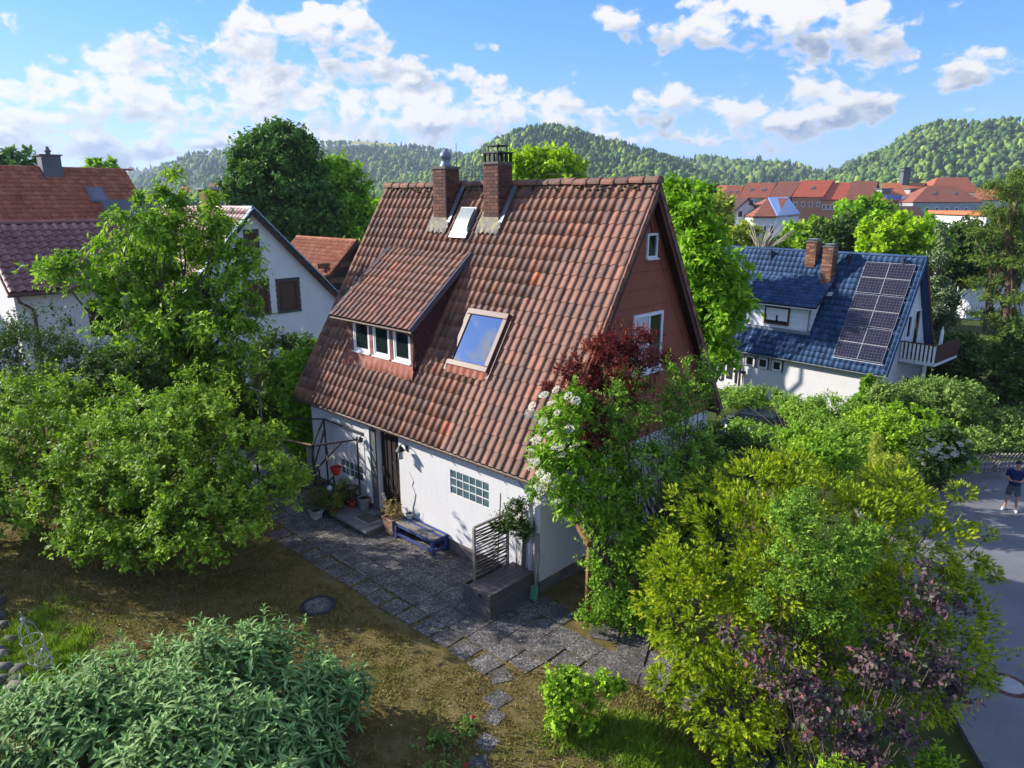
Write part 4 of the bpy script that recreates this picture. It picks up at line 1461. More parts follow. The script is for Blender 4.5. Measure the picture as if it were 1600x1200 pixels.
ml_walnut = M_leaf('walnut_leaf', [(0, (0.030, 0.070, 0.008)), (0.4, (0.070, 0.135, 0.012)), (0.8, (0.15, 0.235, 0.022)), (1, (0.22, 0.29, 0.035))], .36)
ml_linden = M_leaf('dark_linden_leaf', [(0, (0.016, 0.038, 0.016)), (0.5, (0.038, 0.080, 0.028)), (1, (0.085, 0.140, 0.045))], .25)
ml_hedge = M_leaf('hedge_leaf', [(0, (0.035, 0.065, 0.010)), (0.4, (0.085, 0.135, 0.016)), (0.8, (0.17, 0.235, 0.026)), (1, (0.25, 0.30, 0.05))], .28)
ml_grey = M_leaf('grey_green_leaf', [(0, (0.030, 0.052, 0.022)), (0.5, (0.075, 0.110, 0.045)), (1, (0.165, 0.205, 0.095))], .25)
ml_bright = M_leaf('bright_maple_leaf', [(0, (0.050, 0.090, 0.008)), (0.4, (0.115, 0.175, 0.012)), (0.8, (0.22, 0.28, 0.022)), (1, (0.33, 0.35, 0.05))], .36)
ml_spruce = M_leaf('blue_spruce_needle', [(0, (0.035, 0.050, 0.045)), (0.5, (0.080, 0.105, 0.095)), (1, (0.17, 0.195, 0.165))], .1, .7)
ml_pine = M_leaf('pine_needle', [(0, (0.025, 0.045, 0.016)), (0.5, (0.060, 0.090, 0.028)), (1, (0.14, 0.165, 0.055))], .12, .7)
ml_birch = M_leaf('pale_birch_leaf', [(0, (0.070, 0.085, 0.020)), (0.5, (0.16, 0.17, 0.045)), (1, (0.30, 0.29, 0.10))], .4)
m_petal = M_leaf('white_umbel', [(0, (0.58, 0.58, 0.42)), (1, (0.74, 0.74, 0.64))], .2, .8, tint=(1, 1, .9), gain=(1, 1, 1))
m_rose = M_plain('rose_petal', (0.55, 0.02, 0.05), .5, var=.2, bmp=.1)


def umbels(t, base, pts, dirs, size, r, limit=300, label=None):
    """flat flower heads of an elder, each a separate flower_head"""
    srcs = []
    for q in range(3):
        n = 70
        a = r.uniform(0, 2 * np.pi, n); rr = np.sqrt(r.random(n))
        c = np.stack([rr * np.cos(a), rr * np.sin(a), .16 * (1 - rr ** 2) + .05 * r.random(n)], -1)
        s = .10 + .05 * r.random(n)
        b = r.uniform(0, np.pi, n)
        V = []
        for k in range(4):
            g = b + k * np.pi / 2
            V.append(c + np.stack([np.cos(g) * s, np.sin(g) * s, .05 * r.normal(size=n)], -1))
        V = np.stack(V, 1).reshape(-1, 3)
        o = mesh_np('flower_head', V, np.arange(4 * n).reshape(-1, 4), m_petal, tone=np.repeat(r.random(n), 4))
        srcs.append(o.data); bpy.data.objects.remove(o)
    for i in range(len(pts)):
        d = Vector(dirs[i]) + Vector((0, 0, .9)) + Vector(r.normal(size=3) * .25)
        o = bpy.data.objects.new('flower_head', srcs[i % 3]); link(o, t)
        o.location = Vector(pts[i]) - Vector(base)
        s = size * r.uniform(.7, 1.25)
        o.scale = (s, s, s)
        o.rotation_euler = d.to_track_quat('Z', 'Y').to_euler()

# ================================================================ garden plants, near to far
LP = lobe_px
# --- apple trees on the left lawn
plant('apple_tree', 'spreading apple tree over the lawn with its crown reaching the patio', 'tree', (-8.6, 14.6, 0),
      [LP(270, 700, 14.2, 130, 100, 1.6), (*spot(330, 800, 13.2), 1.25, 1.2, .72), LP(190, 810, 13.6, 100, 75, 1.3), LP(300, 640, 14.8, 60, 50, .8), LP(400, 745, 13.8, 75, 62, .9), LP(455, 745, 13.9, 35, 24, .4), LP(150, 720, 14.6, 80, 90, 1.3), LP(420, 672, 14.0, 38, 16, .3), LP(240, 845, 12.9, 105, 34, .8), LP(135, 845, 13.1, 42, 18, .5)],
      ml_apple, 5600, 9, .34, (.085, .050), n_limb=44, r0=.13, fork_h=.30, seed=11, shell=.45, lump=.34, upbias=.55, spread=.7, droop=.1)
plant('apple_tree', 'taller apple tree at the left edge of the garden, behind the other', 'tree', (-12.6, 16.2, 0),
      [LP(60, 690, 15.5, 95, 95, 1.6), LP(20, 760, 15.0, 80, 80, 1.3), LP(120, 640, 16.0, 50, 60, .8), LP(40, 620, 16.2, 70, 45, .9), LP(190, 625, 16.0, 28, 45, .5), LP(105, 610, 16.2, 20, 34, .4), LP(-60, 700, 15.6, 90, 90, 1.4), LP(90, 800, 14.6, 70, 40, 1.0), LP(-190, 690, 15.2, 110, 110, 1.6), LP(-170, 800, 13.6, 110, 70, 1.4), LP(-300, 720, 14.6, 110, 120, 1.6)],  # leftmost lobes are out of view, added to the crown to shade the lawn
      ml_apple, 5200, 8, .36, (.085, .050), n_limb=34, r0=.13, fork_h=.35, seed=12, shell=.45, lump=.34, upbias=.6, spread=.7)
# --- cherry tree: tiers of drooping leaves
lob = []
for (x, y, rx, ry) in ((265, 300, 26, 34), (230, 345, 60, 26), (320, 350, 60, 30), (170, 375, 38, 18), (270, 390, 90, 32), (370, 400, 46, 26), (205, 415, 60, 26), (110, 420, 60, 20), (310, 440, 80, 32), (390, 455, 30, 14), (70, 415, 14, 10), (200, 460, 64, 28), (265, 490, 100, 40), (355, 500, 56, 34), (250, 550, 100, 40), (335, 560, 74, 40), (295, 600, 100, 36), (395, 420, 28, 10), (105, 395, 24, 9), (330, 310, 16, 22), (215, 300, 14, 10)):
    lob.append(LP(x, y, 20.5 + random.uniform(-1.0, 1.0), rx, ry, max(rx, ry) / FPX * 20))
plant('cherry_tree', 'tall bright green cherry tree with drooping leaves before the white house', 'tree', (*spot(262, 560, 20.8).to_2d(), 0),
      lob, ml_cherry, 3400, 10, .55, (.155, .062), n_limb=60, r0=.16, fork_h=.45, seed=13, shell=.35, lump=.3, upbias=.1, spread=.55, droop=.55, axis_mix=.9)
# --- dark shrubs behind the apple trees
plant('evergreen_shrub', 'dense dark evergreen shrub at the far left under the white wing', 'shrub', (*spot(60, 600, 19.0).to_2d(), 0),
      [LP(40, 560, 19, 90, 75, 1.6), LP(120, 590, 18.5, 70, 60, 1.2), LP(-50, 600, 19, 90, 110, 1.5), LP(10, 530, 19.5, 40, 22, .8)], ml_dark, 3600, 7, .3, (.09, .038), n_limb=20, r0=.07, fork_h=.2, seed=14, shell=.6)
plant('rhododendron', 'dark rhododendron with leaf rosettes behind the apple trees', 'shrub', (*spot(205, 640, 18.0).to_2d(), 0),
      [LP(200, 600, 18, 70, 60, 1.1), LP(160, 640, 17.6, 50, 50, .8), LP(250, 640, 17.8, 60, 50, .9)], ml_dark, 3000, 8, .16, (.12, .038), n_limb=22, r0=.06, fork_h=.25, seed=15, shell=.6, wood=m_barkpale, axis_mix=.5)
plant('laurel_hedge', 'dark leafy hedge mass between cherry tree and house corner', 'hedge', (*spot(380, 640, 21.5).to_2d(), 0),
      [LP(330, 640, 21.5, 70, 70, 1.5), LP(400, 660, 21.0, 60, 60, 1.2), LP(290, 690, 21.0, 80, 50, 1.2), LP(440, 560, 23.0, 46, 46, .9), LP(480, 590, 24.5, 30, 60, .8)], ml_dark, 3300, 7, .35, (.13, .065), n_limb=20, r0=.07, fork_h=.2, seed=16, shell=.55)
plant('grape_vine', 'bright green vine climbing at the left corner of the brown roofed house', 'vine', hw(8.7, -.1, 0),
      [(*hw(8.75, -.15, 1.6), .35, .35, .9), (*hw(8.9, .3, 2.2), .4, .5, .7), (*hw(9.6, .6, 2.5), .8, .8, .55), (*hw(10.6, 1.0, 2.6), .9, .8, .6), (*hw(9.4, .9, 3.3), .5, .6, .3)], ml_creeper, 2300, 8, .3, (.10, .085), n_limb=16, r0=.035, fork_h=.4, seed=17, shell=.5, upbias=-.1, droop=.4)
# --- buddleia at the lower left, seen from above
def shoot_leaf_mesh(L, Wd, curl, seed):
    r = np.random.default_rng(seed)
    n = 5
    vs = []
    for i in range(n):
        t = i / (n - 1)
        w = Wd * .5 * (math.sin(math.pi * min(1, t * .9 + .06)) ** .75) * (1 - .15 * t)
        if i == n - 1: w = .001
        y = L * t; z = .10 * L * math.sin(t * 2.2) - curl * L * t * t
        tw = .02 * math.sin(t * 9)
        vs += [(-w, y, z + w * .45 + tw * w), (0, y, z), (w, y, z + w * .45 - tw * w)]
    fs = []
    for i in range(n - 1):
        for j in range(2):
            fs.append((i * 3 + j, i * 3 + j + 1, i * 3 + j + 4, i * 3 + j + 3))
    return np.array(vs), np.array(fs)


r = np.random.default_rng(21); random.seed(21)
bb = Vector((-4.1, 7.0, 0))
bud = thing('buddleia', 'grey green butterfly bush with long pointed leaves at the lower left', 'shrub', bb)
leafs = [shoot_leaf_mesh(.25, .068, c, i) for i, c in enumerate((.25, .40, .55, .7))]
lmes = []
for (v, f) in leafs:
    rows_ = []
    o = mesh_np('leaf', v, f, ml_buddleia, tone=np.clip(.38 + v[:, 1] / .21 * .25 + (np.abs(v[:, 0]) < 1e-6) * .28, 0, 1), smooth=True)
    rows_.append(o.data); bpy.data.objects.remove(o)
    lmes.append(rows_[0])
shoots = []
BL = [LP(300, 1130, 8.6, 210, 105, 1.15), LP(130, 1150, 8.2, 150, 80, 1.0), LP(420, 1110, 8.8, 120, 100, .9), LP(520, 1110, 8.9, 60, 55, .55), LP(280, 1250, 7.6, 260, 130, 1.0), LP(20, 1190, 7.9, 120, 80, .9), LP(450, 1240, 8.0, 110, 110, .8), LP(410, 1030, 9.0, 30, 55, .4), LP(330, 1035, 8.9, 40, 45, .4)]
p, d, rad, k_ = twigs_in(BL, 800, r, .70, .16, -.35)
allV, allF, allT = [], [], []
objs = []
wood = MB()
for i in range(len(p)):
    P = Vector(p[i]); dv = Vector(d[i])
    ax = (Vector((dv.x * .5, dv.y * .5 - .05, max(.3, dv.z) + .75)) + Vector(r.normal(size=3) * .18)).normalized()
    s_len = r.uniform(.22, .42)
    if i % 3 == 0:
        wood.tube([P - ax * .5 - bb, P - bb, P + ax * s_len * .9 - bb], [.008, .006, .003], 5, False)
    nodes = 7
    for j in range(nodes):
        tt = j / (nodes - 1)
        pos = P + ax * (s_len * tt) - bb
        size = (1.0 - .62 * tt ** 1.6) * r.uniform(.8, 1.2)
        a0 = r.uniform(0, 6.28) if j == 0 else a0 + math.pi / 2 + r.normal() * .2
        for sgn in (0, math.pi):
            s1 = ax.orthogonal().normalized(); s2 = ax.cross(s1)
            out = s1 * math.cos(a0 + sgn) + s2 * math.sin(a0 + sgn)
            ld = (out * (1.0 - .65 * tt ** 2) + ax * (.18 + .9 * tt ** 2)).normalized()
            nrm = (ax - ld * ax.dot(ld)).normalized()
            sd = ld.cross(nrm)
            Mx = Matrix((sd, ld, nrm)).transposed().to_4x4()
            Mx.translation = pos
            Mx = Mx @ Matrix.Diagonal((size, size, size, 1))
            q = r.integers(0, 4)
            objs.append((float((pos + bb - Vector((0, 0, CAMZ))).length) + (0 if rad[i] > .85 else 3), Mx, q, tt))
objs.sort(key=lambda t_: t_[0])
for (_, Mx, q, tt) in objs[:300]:
    o = bpy.data.objects.new('leaf', lmes[q]); link(o, bud); o.matrix_local = Mx
byq = {}
for (_, Mx, q, tt) in objs[300:]:
    byq.setdefault(int(q), []).append((np.array(Mx), tt))
parts = []
for q, lst in byq.items():
    v, f = leafs[q]
    Ms = np.array([a for a, _ in lst]); tts = np.array([b for _, b in lst])
    A = np.einsum('nij,kj->nki', Ms, np.c_[v, np.ones(len(v))])[..., :3]
    tn = np.clip(.22 + v[:, 1] / .21 * .22 + (np.abs(v[:, 0]) < 1e-6) * .25, 0, 1)[None] + (tts[:, None] - .4) * .35 + r.normal(0, .1, (len(Ms), 1))
    FF = (f[None] + (np.arange(len(Ms)) * len(v))[:, None, None]).reshape(-1, 4)
    parts.append((A.reshape(-1, 3), FF, tn.reshape(-1)))
V, F_, T = join(parts)
o = mesh_np('foliage', V, F_, ml_buddleia, bud, tone=T, smooth=True); o['kind'] = 'stuff'
for i in range(14):
    a = r.uniform(0, 6.28); tgt = Vector(p[r.integers(0, len(p))]) - bb
    wood.tube([(math.cos(a) * .2, math.sin(a) * .2, -.1), tgt * .5 + Vector((0, 0, .2)), tgt], [.035, .02, .008], 6)
wood.build('stems', m_twig, bud, smooth=True)

# --- currant shrub and rose on the lawn
plant('currant_bush', 'small bright green bush on the lawn beside the stepping stones', 'shrub', (*spotz(885, 1150, 0).to_2d(), 0),
      [LP(880, 1075, 9.1, 40, 34, .35), LP(895, 1100, 9.0, 45, 40, .4), LP(940, 1065, 9.2, 30, 20, .25), LP(868, 1125, 8.9, 22, 26, .25), LP(965, 1070, 9.25, 12, 14, .15), LP(890, 1055, 9.3, 14, 12, .15)],
      ml_hedge, 620, 7, .14, (.060, .052), n_limb=16, r0=.02, fork_h=.2, seed=31, shell=.45, upbias=.4, patch=None) if False else \
plant('currant_bush', 'small bright green bush on the lawn beside the stepping stones', 'shrub', (*spotz(885, 1150, 0).to_2d(), 0),
      [LP(880, 1075, 9.1, 40, 34, .35), LP(895, 1100, 9.0, 45, 40, .4), LP(940, 1065, 9.2, 30, 20, .25), LP(868, 1125, 8.9, 22, 26, .25), LP(965, 1070, 9.25, 12, 14, .15), LP(890, 1055, 9.3, 14, 12, .15)],
      ml_hedge, 640, 7, .14, (.060, .052), n_limb=16, r0=.02, fork_h=.2, seed=31, shell=.45, upbias=.4)
rb = spotz(700, 1170, 0)
rose, rp, rd_ = plant('rose_bush', 'low rose bush with three red blooms at the lower edge', 'rose bush', (rb.x, rb.y, 0),
      [LP(735, 1145, 8.9, 32, 22, .3), LP(690, 1165, 8.6, 40, 16, .3), LP(660, 1185, 8.4, 35, 16, .3), LP(700, 1215, 8.0, 50, 20, .3)], M_leaf('rose_leaf', [(0, (0.035, 0.06, 0.022)), (.5, (0.07, 0.115, 0.045)), (1, (0.12, 0.17, 0.07))], .25),
      360, 7, .13, (.045, .03), n_limb=18, r0=.012, fork_h=.15, seed=32, shell=.3)
for (x, y) in ((739, 1121), (728, 1196), (688, 1198), (655, 1215)):
    q = spot(x, y, 8.75 if y < 1150 else 8.1) - Vector((rb.x, rb.y, 0))
    b = MB()
    for k in range(5):
        rr = .034 - .005 * k
        b.lathe([(.004, -.018), (rr * .8, -.008), (rr, .012 + .004 * k), (rr * .9, .016 + .004 * k)], 7, q, k * .5, k * .5 + 6.0)
    b.lathe([(0, .02), (.012, .026), (.014, .0)], 6, q)
    b.build('rose_bloom', m_rose, rose, smooth=True)

# --- golden yew: flat sprays of needles
def yew(name, label, base, lobes, n, seed, mat, ln=.17, per=15, nl=.036, nw=.011, wood_r=.07):
    r = np.random.default_rng(seed); random.seed(seed)
    base = Vector(base)
    t = thing(name, label, 'yew', base)
    p, d, rad, k = twigs_in(lobes, n, r, .62, .22)
    ok = p[:, 2] > ground_z(p[:, 0], p[:, 1]) + .1
    p, d, rad = p[ok], d[ok], rad[ok]
    # group sprays into boughs so that dark gaps stay between them
    nb = len(p) // 40
    seeds = p[r.choice(len(p), nb, replace=False)]
    cellk = np.floor(p / .8).astype(int)
    near = np.empty(len(p), int)
    for a in range(0, len(p), 2000):
        near[a:a + 2000] = np.argmin(((p[a:a + 2000, None] - seeds[None]) ** 2).sum(-1), 1)
    pull = r.uniform(.25, .55, len(p))[:, None]
    p2 = p * (1 - pull) + seeds[near] * pull
    dd = unit(p2 - seeds[near] + d * .12)
    axes = unit(d * .6 + dd * .8 + r.normal(size=p.shape) * .25 + np.array([0, 0, .12]))
    Ln = ln * r.uniform(.6, 1.35, len(p))
    m = len(p)
    nrm = unit(np.cross(axes, r.normal(size=p.shape)) * .5 + np.array([0, 0, 1.0]) + d * .35)
    sd = unit(np.cross(axes, nrm)); nrm = np.cross(sd, axes)
    tt = (np.arange(per) + .5) / per
    sg = np.where(np.arange(per) % 2 == 0, 1.0, -1.0)
    b0 = p2[:, None] + axes[:, None] * (Ln[:, None] * tt)[..., None]
    taper = (1.15 - .75 * tt)[None, :, None]
    ndir = unit(sd[:, None] * sg[None, :, None] + axes[:, None] * .75 + nrm[:, None] * .25 + r.normal(size=(m, per, 3)) * .18)
    tip = b0 + ndir * nl * taper * r.uniform(.8, 1.25, (m, per, 1))
    wv = axes[:, None] * (nw * .5)
    V = np.stack([b0 - wv, b0 + wv, tip], 2).reshape(-1, 3)
    # new growth at the tips and on the outside is golden
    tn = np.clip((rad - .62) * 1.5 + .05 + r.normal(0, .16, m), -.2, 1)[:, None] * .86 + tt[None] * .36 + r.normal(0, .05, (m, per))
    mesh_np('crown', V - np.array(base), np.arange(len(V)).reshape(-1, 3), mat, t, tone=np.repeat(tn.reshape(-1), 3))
    mb = MB()
    for i in r.choice(len(seeds), min(70, len(seeds)), replace=False):
        q = Vector(seeds[i]) - base
        mb.tube([(random.gauss(0, .1), random.gauss(0, .1), -.3), q * .45 + Vector((0, 0, .35)), q], [wood_r * .6, wood_r * .35, .008], 6)
    mb.build('trunk', m_bark, t, smooth=True)
    return t


YB = (4.6, 10.2, gz(4.6, 10.2))
YL = [LP(1160, 850, 10.2, 130, 110, 1.3), LP(1090, 960, 9.6, 95, 110, 1.0), LP(1300, 830, 10.8, 150, 90, 1.4), LP(1190, 760, 10.8, 80, 50, .8), LP(1420, 850, 11.0, 90, 80, 1.0), LP(1130, 1090, 9.0, 90, 80, .9), LP(1050, 900, 9.8, 50, 60, .6), LP(1035, 1070, 9.1, 35, 30, .35), LP(1330, 1000, 10.2, 190, 150, 1.3), LP(1480, 1000, 10.4, 70, 130, .8), LP(1200, 1180, 8.5, 90, 60, .7), LP(1240, 735, 11.0, 50, 30, .5), LP(1400, 770, 11.2, 60, 40, .6), LP(1515, 880, 11.0, 45, 16, .3), LP(1530, 830, 11.2, 34, 12, .25), LP(1500, 770, 11.4, 26, 14, .25), LP(1545, 905, 11.0, 30, 12, .2), LP(1535, 1060, 10.0, 30, 14, .25), LP(1230, 950, 9.6, 130, 120, 1.2)]
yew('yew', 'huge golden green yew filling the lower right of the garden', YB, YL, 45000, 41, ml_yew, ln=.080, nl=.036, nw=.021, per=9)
# --- small-leaved green tree growing through the yew, purple plum before it
plant('green_plum', 'small leaved green plum growing through the golden yew', 'tree', (4.1, 8.9, gz(4.1, 8.9)),
      [LP(1270, 880, 8.9, 90, 80, .5), LP(1230, 800, 9.2, 40, 40, .35), LP(1340, 850, 9.0, 60, 60, .4), LP(1300, 960, 8.7, 70, 50, .4), LP(1260, 790, 9.3, 30, 40, .3), LP(1190, 930, 8.8, 30, 40, .3)], ml_plumgreen, 1500, 9, .22, (.048, .022), n_limb=30, r0=.05, fork_h=.4, seed=42, shell=.3, upbias=.7)
pl, pp, pd = plant('purple_plum', 'purple leaved plum in the right foreground', 'tree', (4.3, 7.6, gz(4.3, 7.6)),
      [LP(1400, 1040, 8.0, 105, 70, .6), LP(1260, 1090, 7.8, 80, 60, .5), LP(1445, 935, 8.3, 42, 44, .35), LP(1180, 1010, 8.0, 46, 34, .35), LP(1480, 1060, 8.2, 45, 64, .35), LP(1360, 1160, 7.5, 120, 46, .5), LP(1445, 885, 8.4, 14, 28, .18), LP(1130, 985, 8.2, 20, 12, .2), LP(1500, 950, 8.4, 20, 16, .2)], ml_purple, 620, 8, .22, (.072, .042), n_limb=36, r0=.05, fork_h=.35, seed=43, shell=.3, upbias=.5, fold=.15)
# its nearest leaves singly
ord_ = np.argsort(np.linalg.norm(pp - np.array([0, 0, CAMZ]), axis=1))[:75]
rr_ = np.random.default_rng(44)
lv = MB(); 
lfv, lff = shoot_leaf_mesh(.078, .048, .3, 2)
o = mesh_np('leaf', lfv, lff, ml_purple, tone=np.full(len(lfv), .62), smooth=True); lf_a = o.data; bpy.data.objects.remove(o)
o = mesh_np('leaf', lfv * .9, lff, ml_purple, tone=np.full(len(lfv), .92), smooth=True); lf_b = o.data; bpy.data.objects.remove(o)
for i in ord_:
    for j in range(3):
        o = bpy.data.objects.new('leaf', lf_a if rr_.random() < .6 else lf_b); link(o, pl)
        o.location = Vector(pp[i]) + Vector(pd[i]) * .08 + Vector(rr_.normal(size=3) * .05) - pl.location
        o.rotation_euler = (Vector(pd[i]) + Vector(rr_.normal(size=3) * .5) + Vector((0, 0, .6))).to_track_quat('Z', 'Y').to_euler()
plant('green_sapling', 'fresh green sapling at the bottom edge right of the yew', 'shrub', (4.4, 6.9, gz(4.4, 6.9)),
      [LP(1470, 1190, 7.4, 60, 28, .3), LP(1320, 1215, 7.2, 60, 30, .3), LP(1400, 1225, 7.2, 60, 30, .3)], ml_hedge, 260, 8, .2, (.075, .03), n_limb=14, r0=.02, fork_h=.4, seed=45, shell=.3, upbias=.8)

# --- mixed shrubs before the brown gable
el, ep, ed = plant('elder', 'flowering elder leaning over the eave with white flower heads', 'shrub', (*hw(-1.9, .3).to_2d(), gz(*hw(-1.9, .3).to_2d())),
      [LP(880, 690, 12.0, 50, 80, .6), LP(920, 760, 11.9, 70, 60, .7), LP(900, 630, 12.2, 30, 36, .4), LP(860, 740, 11.7, 35, 36, .4), LP(960, 840, 11.8, 55, 70, .6)], ml_elder, 2100, 8, .26, (.085, .036), n_limb=26, r0=.06, fork_h=.5, seed=51, shell=.5, droop=.3)
r = np.random.default_rng(52)
fx = []
while len(fx) < 36:
    x = r.uniform(828, 930); y = r.uniform(605, 835)
    if ((x - 872) / 52) ** 2 + ((y - 700) / 105) ** 2 < 1 and x < 905 + r.uniform(-40, 20): fx.append((x, y))
umbels(el, el.location, [spot(x, y, 11.35 + (x - 830) / 250) for x, y in fx], [(-.5, -.6, .3)] * len(fx), .085, r)
plant('red_plum', 'dark red leaved cherry plum rising before the brown gable', 'tree', (*hw(-1.6, 1.6).to_2d(), gz(*hw(-1.6, 1.6).to_2d())),
      [LP(960, 580, 13.0, 70, 48, .7), LP(930, 620, 12.8, 60, 45, .6), LP(1000, 540, 13.3, 34, 40, .4), LP(890, 580, 12.9, 30, 24, .3), LP(945, 540, 13.1, 40, 26, .4), LP(1040, 560, 13.2, 20, 20, .3), LP(860, 605, 12.6, 18, 14, .2), LP(930, 690, 12.3, 40, 40, .4)], ml_redplum, 1700, 9, .24, (.06, .026), n_limb=30, r0=.06, fork_h=.6, seed=53, shell=.3, upbias=.5)
plant('hawthorn', 'tall small leaved green shrub before the gable window', 'tree', (*hw(-2.4, 1.4).to_2d(), gz(*hw(-2.4, 1.4).to_2d())),
      [LP(1010, 720, 12.2, 80, 90, .8), LP(1060, 620, 12.8, 42, 80, .6), LP(960, 660, 12.2, 40, 80, .5), LP(1080, 720, 12.6, 60, 70, .7), LP(1000, 830, 11.8, 80, 70, .7), LP(1030, 900, 11.5, 60, 60, .6), LP(1100, 600, 13.0, 30, 50, .4), LP(1000, 620, 12.6, 30, 50, .4), LP(960, 930, 11.5, 40, 40, .4)], ml_plumgreen, 4000, 9, .24, (.05, .026), n_limb=60, r0=.06, fork_h=.45, seed=54, shell=.3, lump=.35, upbias=.7)
plant('ash_shrub', 'dark green bushy shrub between the gable and the road', 'shrub', (*spot(1150, 740, 15.5).to_2d(), -1.6),
      [LP(1120, 710, 15.5, 50, 60, 1.0), LP(1170, 715, 16.5, 46, 40, 1.0), LP(1100, 780, 14.0, 60, 70, 1.0), LP(1210, 735, 16.0, 44, 30, .8), LP(1070, 800, 13.2, 50, 60, .8)], ml_dark, 3200, 7, .3, (.085, .042), n_limb=30, r0=.06, fork_h=.35, seed=55, shell=.4, upbias=.6)
plant('undergrowth', 'low weeds and shoots around the wooden post', 'shrub', (*spotz(940, 975, 0).to_2d(), 0),
      [LP(925, 965, 11.4, 30, 20, .3), LP(960, 950, 11.6, 45, 40, .4), LP(1000, 960, 11.2, 40, 40, .4)], ml_elder, 700, 7, .16, (.05, .03), n_limb=14, r0=.015, fork_h=.2, seed=56, shell=.3)
plant('climbing_rose', 'green climber over the woven trellis by the downpipe', 'vine', hw(.45, -.12, 0),
      [(*hw(.40, -.3, 1.75), .26, .28, .22), (*hw(.25, -.2, 1.45), .24, .22, .3), (*hw(.55, -.45, 1.5), .3, .3, .16), (*hw(.3, -.25, 2.0), .2, .2, .12)], ml_dark, 520, 7, .18, (.05, .026), n_limb=14, r0=.012, fork_h=.5, seed=57, shell=.2)

# ================================================================ neighbouring houses
def roof_mat(name, col, var=.25, scale=1.0, rows=3.0, rough=.8, spec=.3, axis_rows=True):
    """far roofs: courses of tiles too small to pick apart"""
    m, q, out = new_mat(name)
    tcn = q.n('ShaderNodeTexCoord'); v = tcn.outputs['Object']
    n1 = q.noise(v, .8 * scale, 5, .6); n2 = q.noise(v, 9 * scale, 4, .7)
    c = q.ramp(q.math('ADD', q.math('MULTIPLY', n1, .55), q.math('MULTIPLY', n2, .45)), [(.3, tuple(x * (1 - var) for x in col)), (.7, tuple(x * (1 + var) for x in col))])
    sp = q.n('ShaderNodeSeparateXYZ'); q.set(sp.inputs[0], v)
    st = q.math('FRACT', q.math('MULTIPLY', sp.outputs[2], rows))
    c = q.mix(q.math('MULTIPLY', q.smooth(st, .72, .95), .45), c, (col[0] * .3, col[1] * .3, col[2] * .3, 1))
    p = principled(q, c, rough, 0, spec, bump(q, st, .4, .03))
    m.node_tree.links.new(p.outputs[0], out.inputs[0])
    return m


m_orange = M_pieces('orange_clay', [(0, (0.32, 0.105, 0.055)), (.6, (0.40, 0.14, 0.075)), (1, (0.46, 0.18, 0.10))], nscale=3, soft=.6)
m_darkglaze = M_pieces('glazed_brown_tile', [(0, (0.19, 0.082, 0.075)), (1, (0.28, 0.135, 0.12))], rough=.45, spec=.3, nscale=5, soft=.7, bmp=.1)
m_bluetile = M_pieces('blue_black_tile', [(0, (0.020, 0.050, 0.115)), (.6, (0.028, 0.072, 0.165)), (1, (0.048, 0.100, 0.21))], rough=.66, spec=.22, nscale=4, soft=.7, bmp=.1)
m_redclay = M_pieces('red_clay', [(0, (0.28, 0.085, 0.045)), (.6, (0.38, 0.125, 0.065)), (1, (0.46, 0.18, 0.10))], nscale=2.5, soft=.6, speck=((.16, .15, .07), .62))
m_shutter = M_wood('brown_roller_shutter', (0.12, 0.055, 0.04), axis=(1, 1, 30))
m_slate = M_plain('slate', (0.10, 0.115, 0.135), .6, var=.25, scale=8)
m_paleslate = M_plain('pale_slate', (0.30, 0.325, 0.36), .7, var=.25, scale=2)
m_cream = M_stucco('cream_render', (0.62, 0.60, 0.55), grain=60, strength=.2)
m_salmon = M_stucco('orange_render', (0.45, 0.19, 0.11), grain=60, strength=.2)
m_greyrender = M_stucco('grey_render', (0.33, 0.34, 0.36), grain=60, strength=.2)


def pan_field(name, parent, origin, ex, ey, w, h, nc, nrw, mat, tilew=None, singles=0, hump=.05, skip=None, cull=None):
    """tiled slope: ex along the eave, ey up the slope (unit vectors); nc x nrw tiles"""
    ex, ey = Vector(ex).normalized(), Vector(ey).normalized()
    ez = ex.cross(ey)
    tw, th = w / nc, h / nrw
    Mo = Matrix((ex, ey, ez)).transposed().to_4x4(); Mo.translation = origin
    V, Fc = (tile_mesh if singles else low_tile)(tw, th * 1.2, .04, hump)
    cells = []
    for r_ in range(nrw):
        for c in range(nc):
            if skip and skip((c + .5) * tw, (r_ + .5) * th): continue
            cells.append(Mo @ Matrix.Translation((c * tw, r_ * th, random.uniform(0, .004))) @ Matrix.Rotation(random.uniform(-.008, .008), 4, 'Z'))
    if singles:
        src = MB().add(V, Fc).build('tile', mat); me = src.data; bpy.data.objects.remove(src)
        cells.sort(key=lambda m_: (parent.matrix_world.translation + m_.translation - Vector((0, 0, CAMZ))).length if parent.parent is None else m_.translation.y)
        for m_ in cells[:singles]:
            o = bpy.data.objects.new('tile', me); link(o, parent); o.matrix_local = m_
        cells = cells[singles:]
    if cells: tile_field(parent, cells, mat, V, Fc, name)


def gable_roof_mesh(mb, L, half, zE, rise, t=.14, over=.0):
    pr = [(-half, zE), (0, zE + rise), (half, zE), (half, zE - t), (0, zE + rise - t * 1.3), (-half, zE - t)]
    vs = [(-over, y, z) for y, z in pr] + [(L + over, y, z) for y, z in pr]
    mb.add(vs, [(0, 1, 7, 6), (1, 2, 8, 7), (2, 3, 9, 8), (3, 4, 10, 9), (4, 5, 11, 10), (5, 0, 6, 11), (0, 5, 4, 1), (1, 4, 3, 2), (6, 7, 10, 11), (7, 8, 9, 10)])


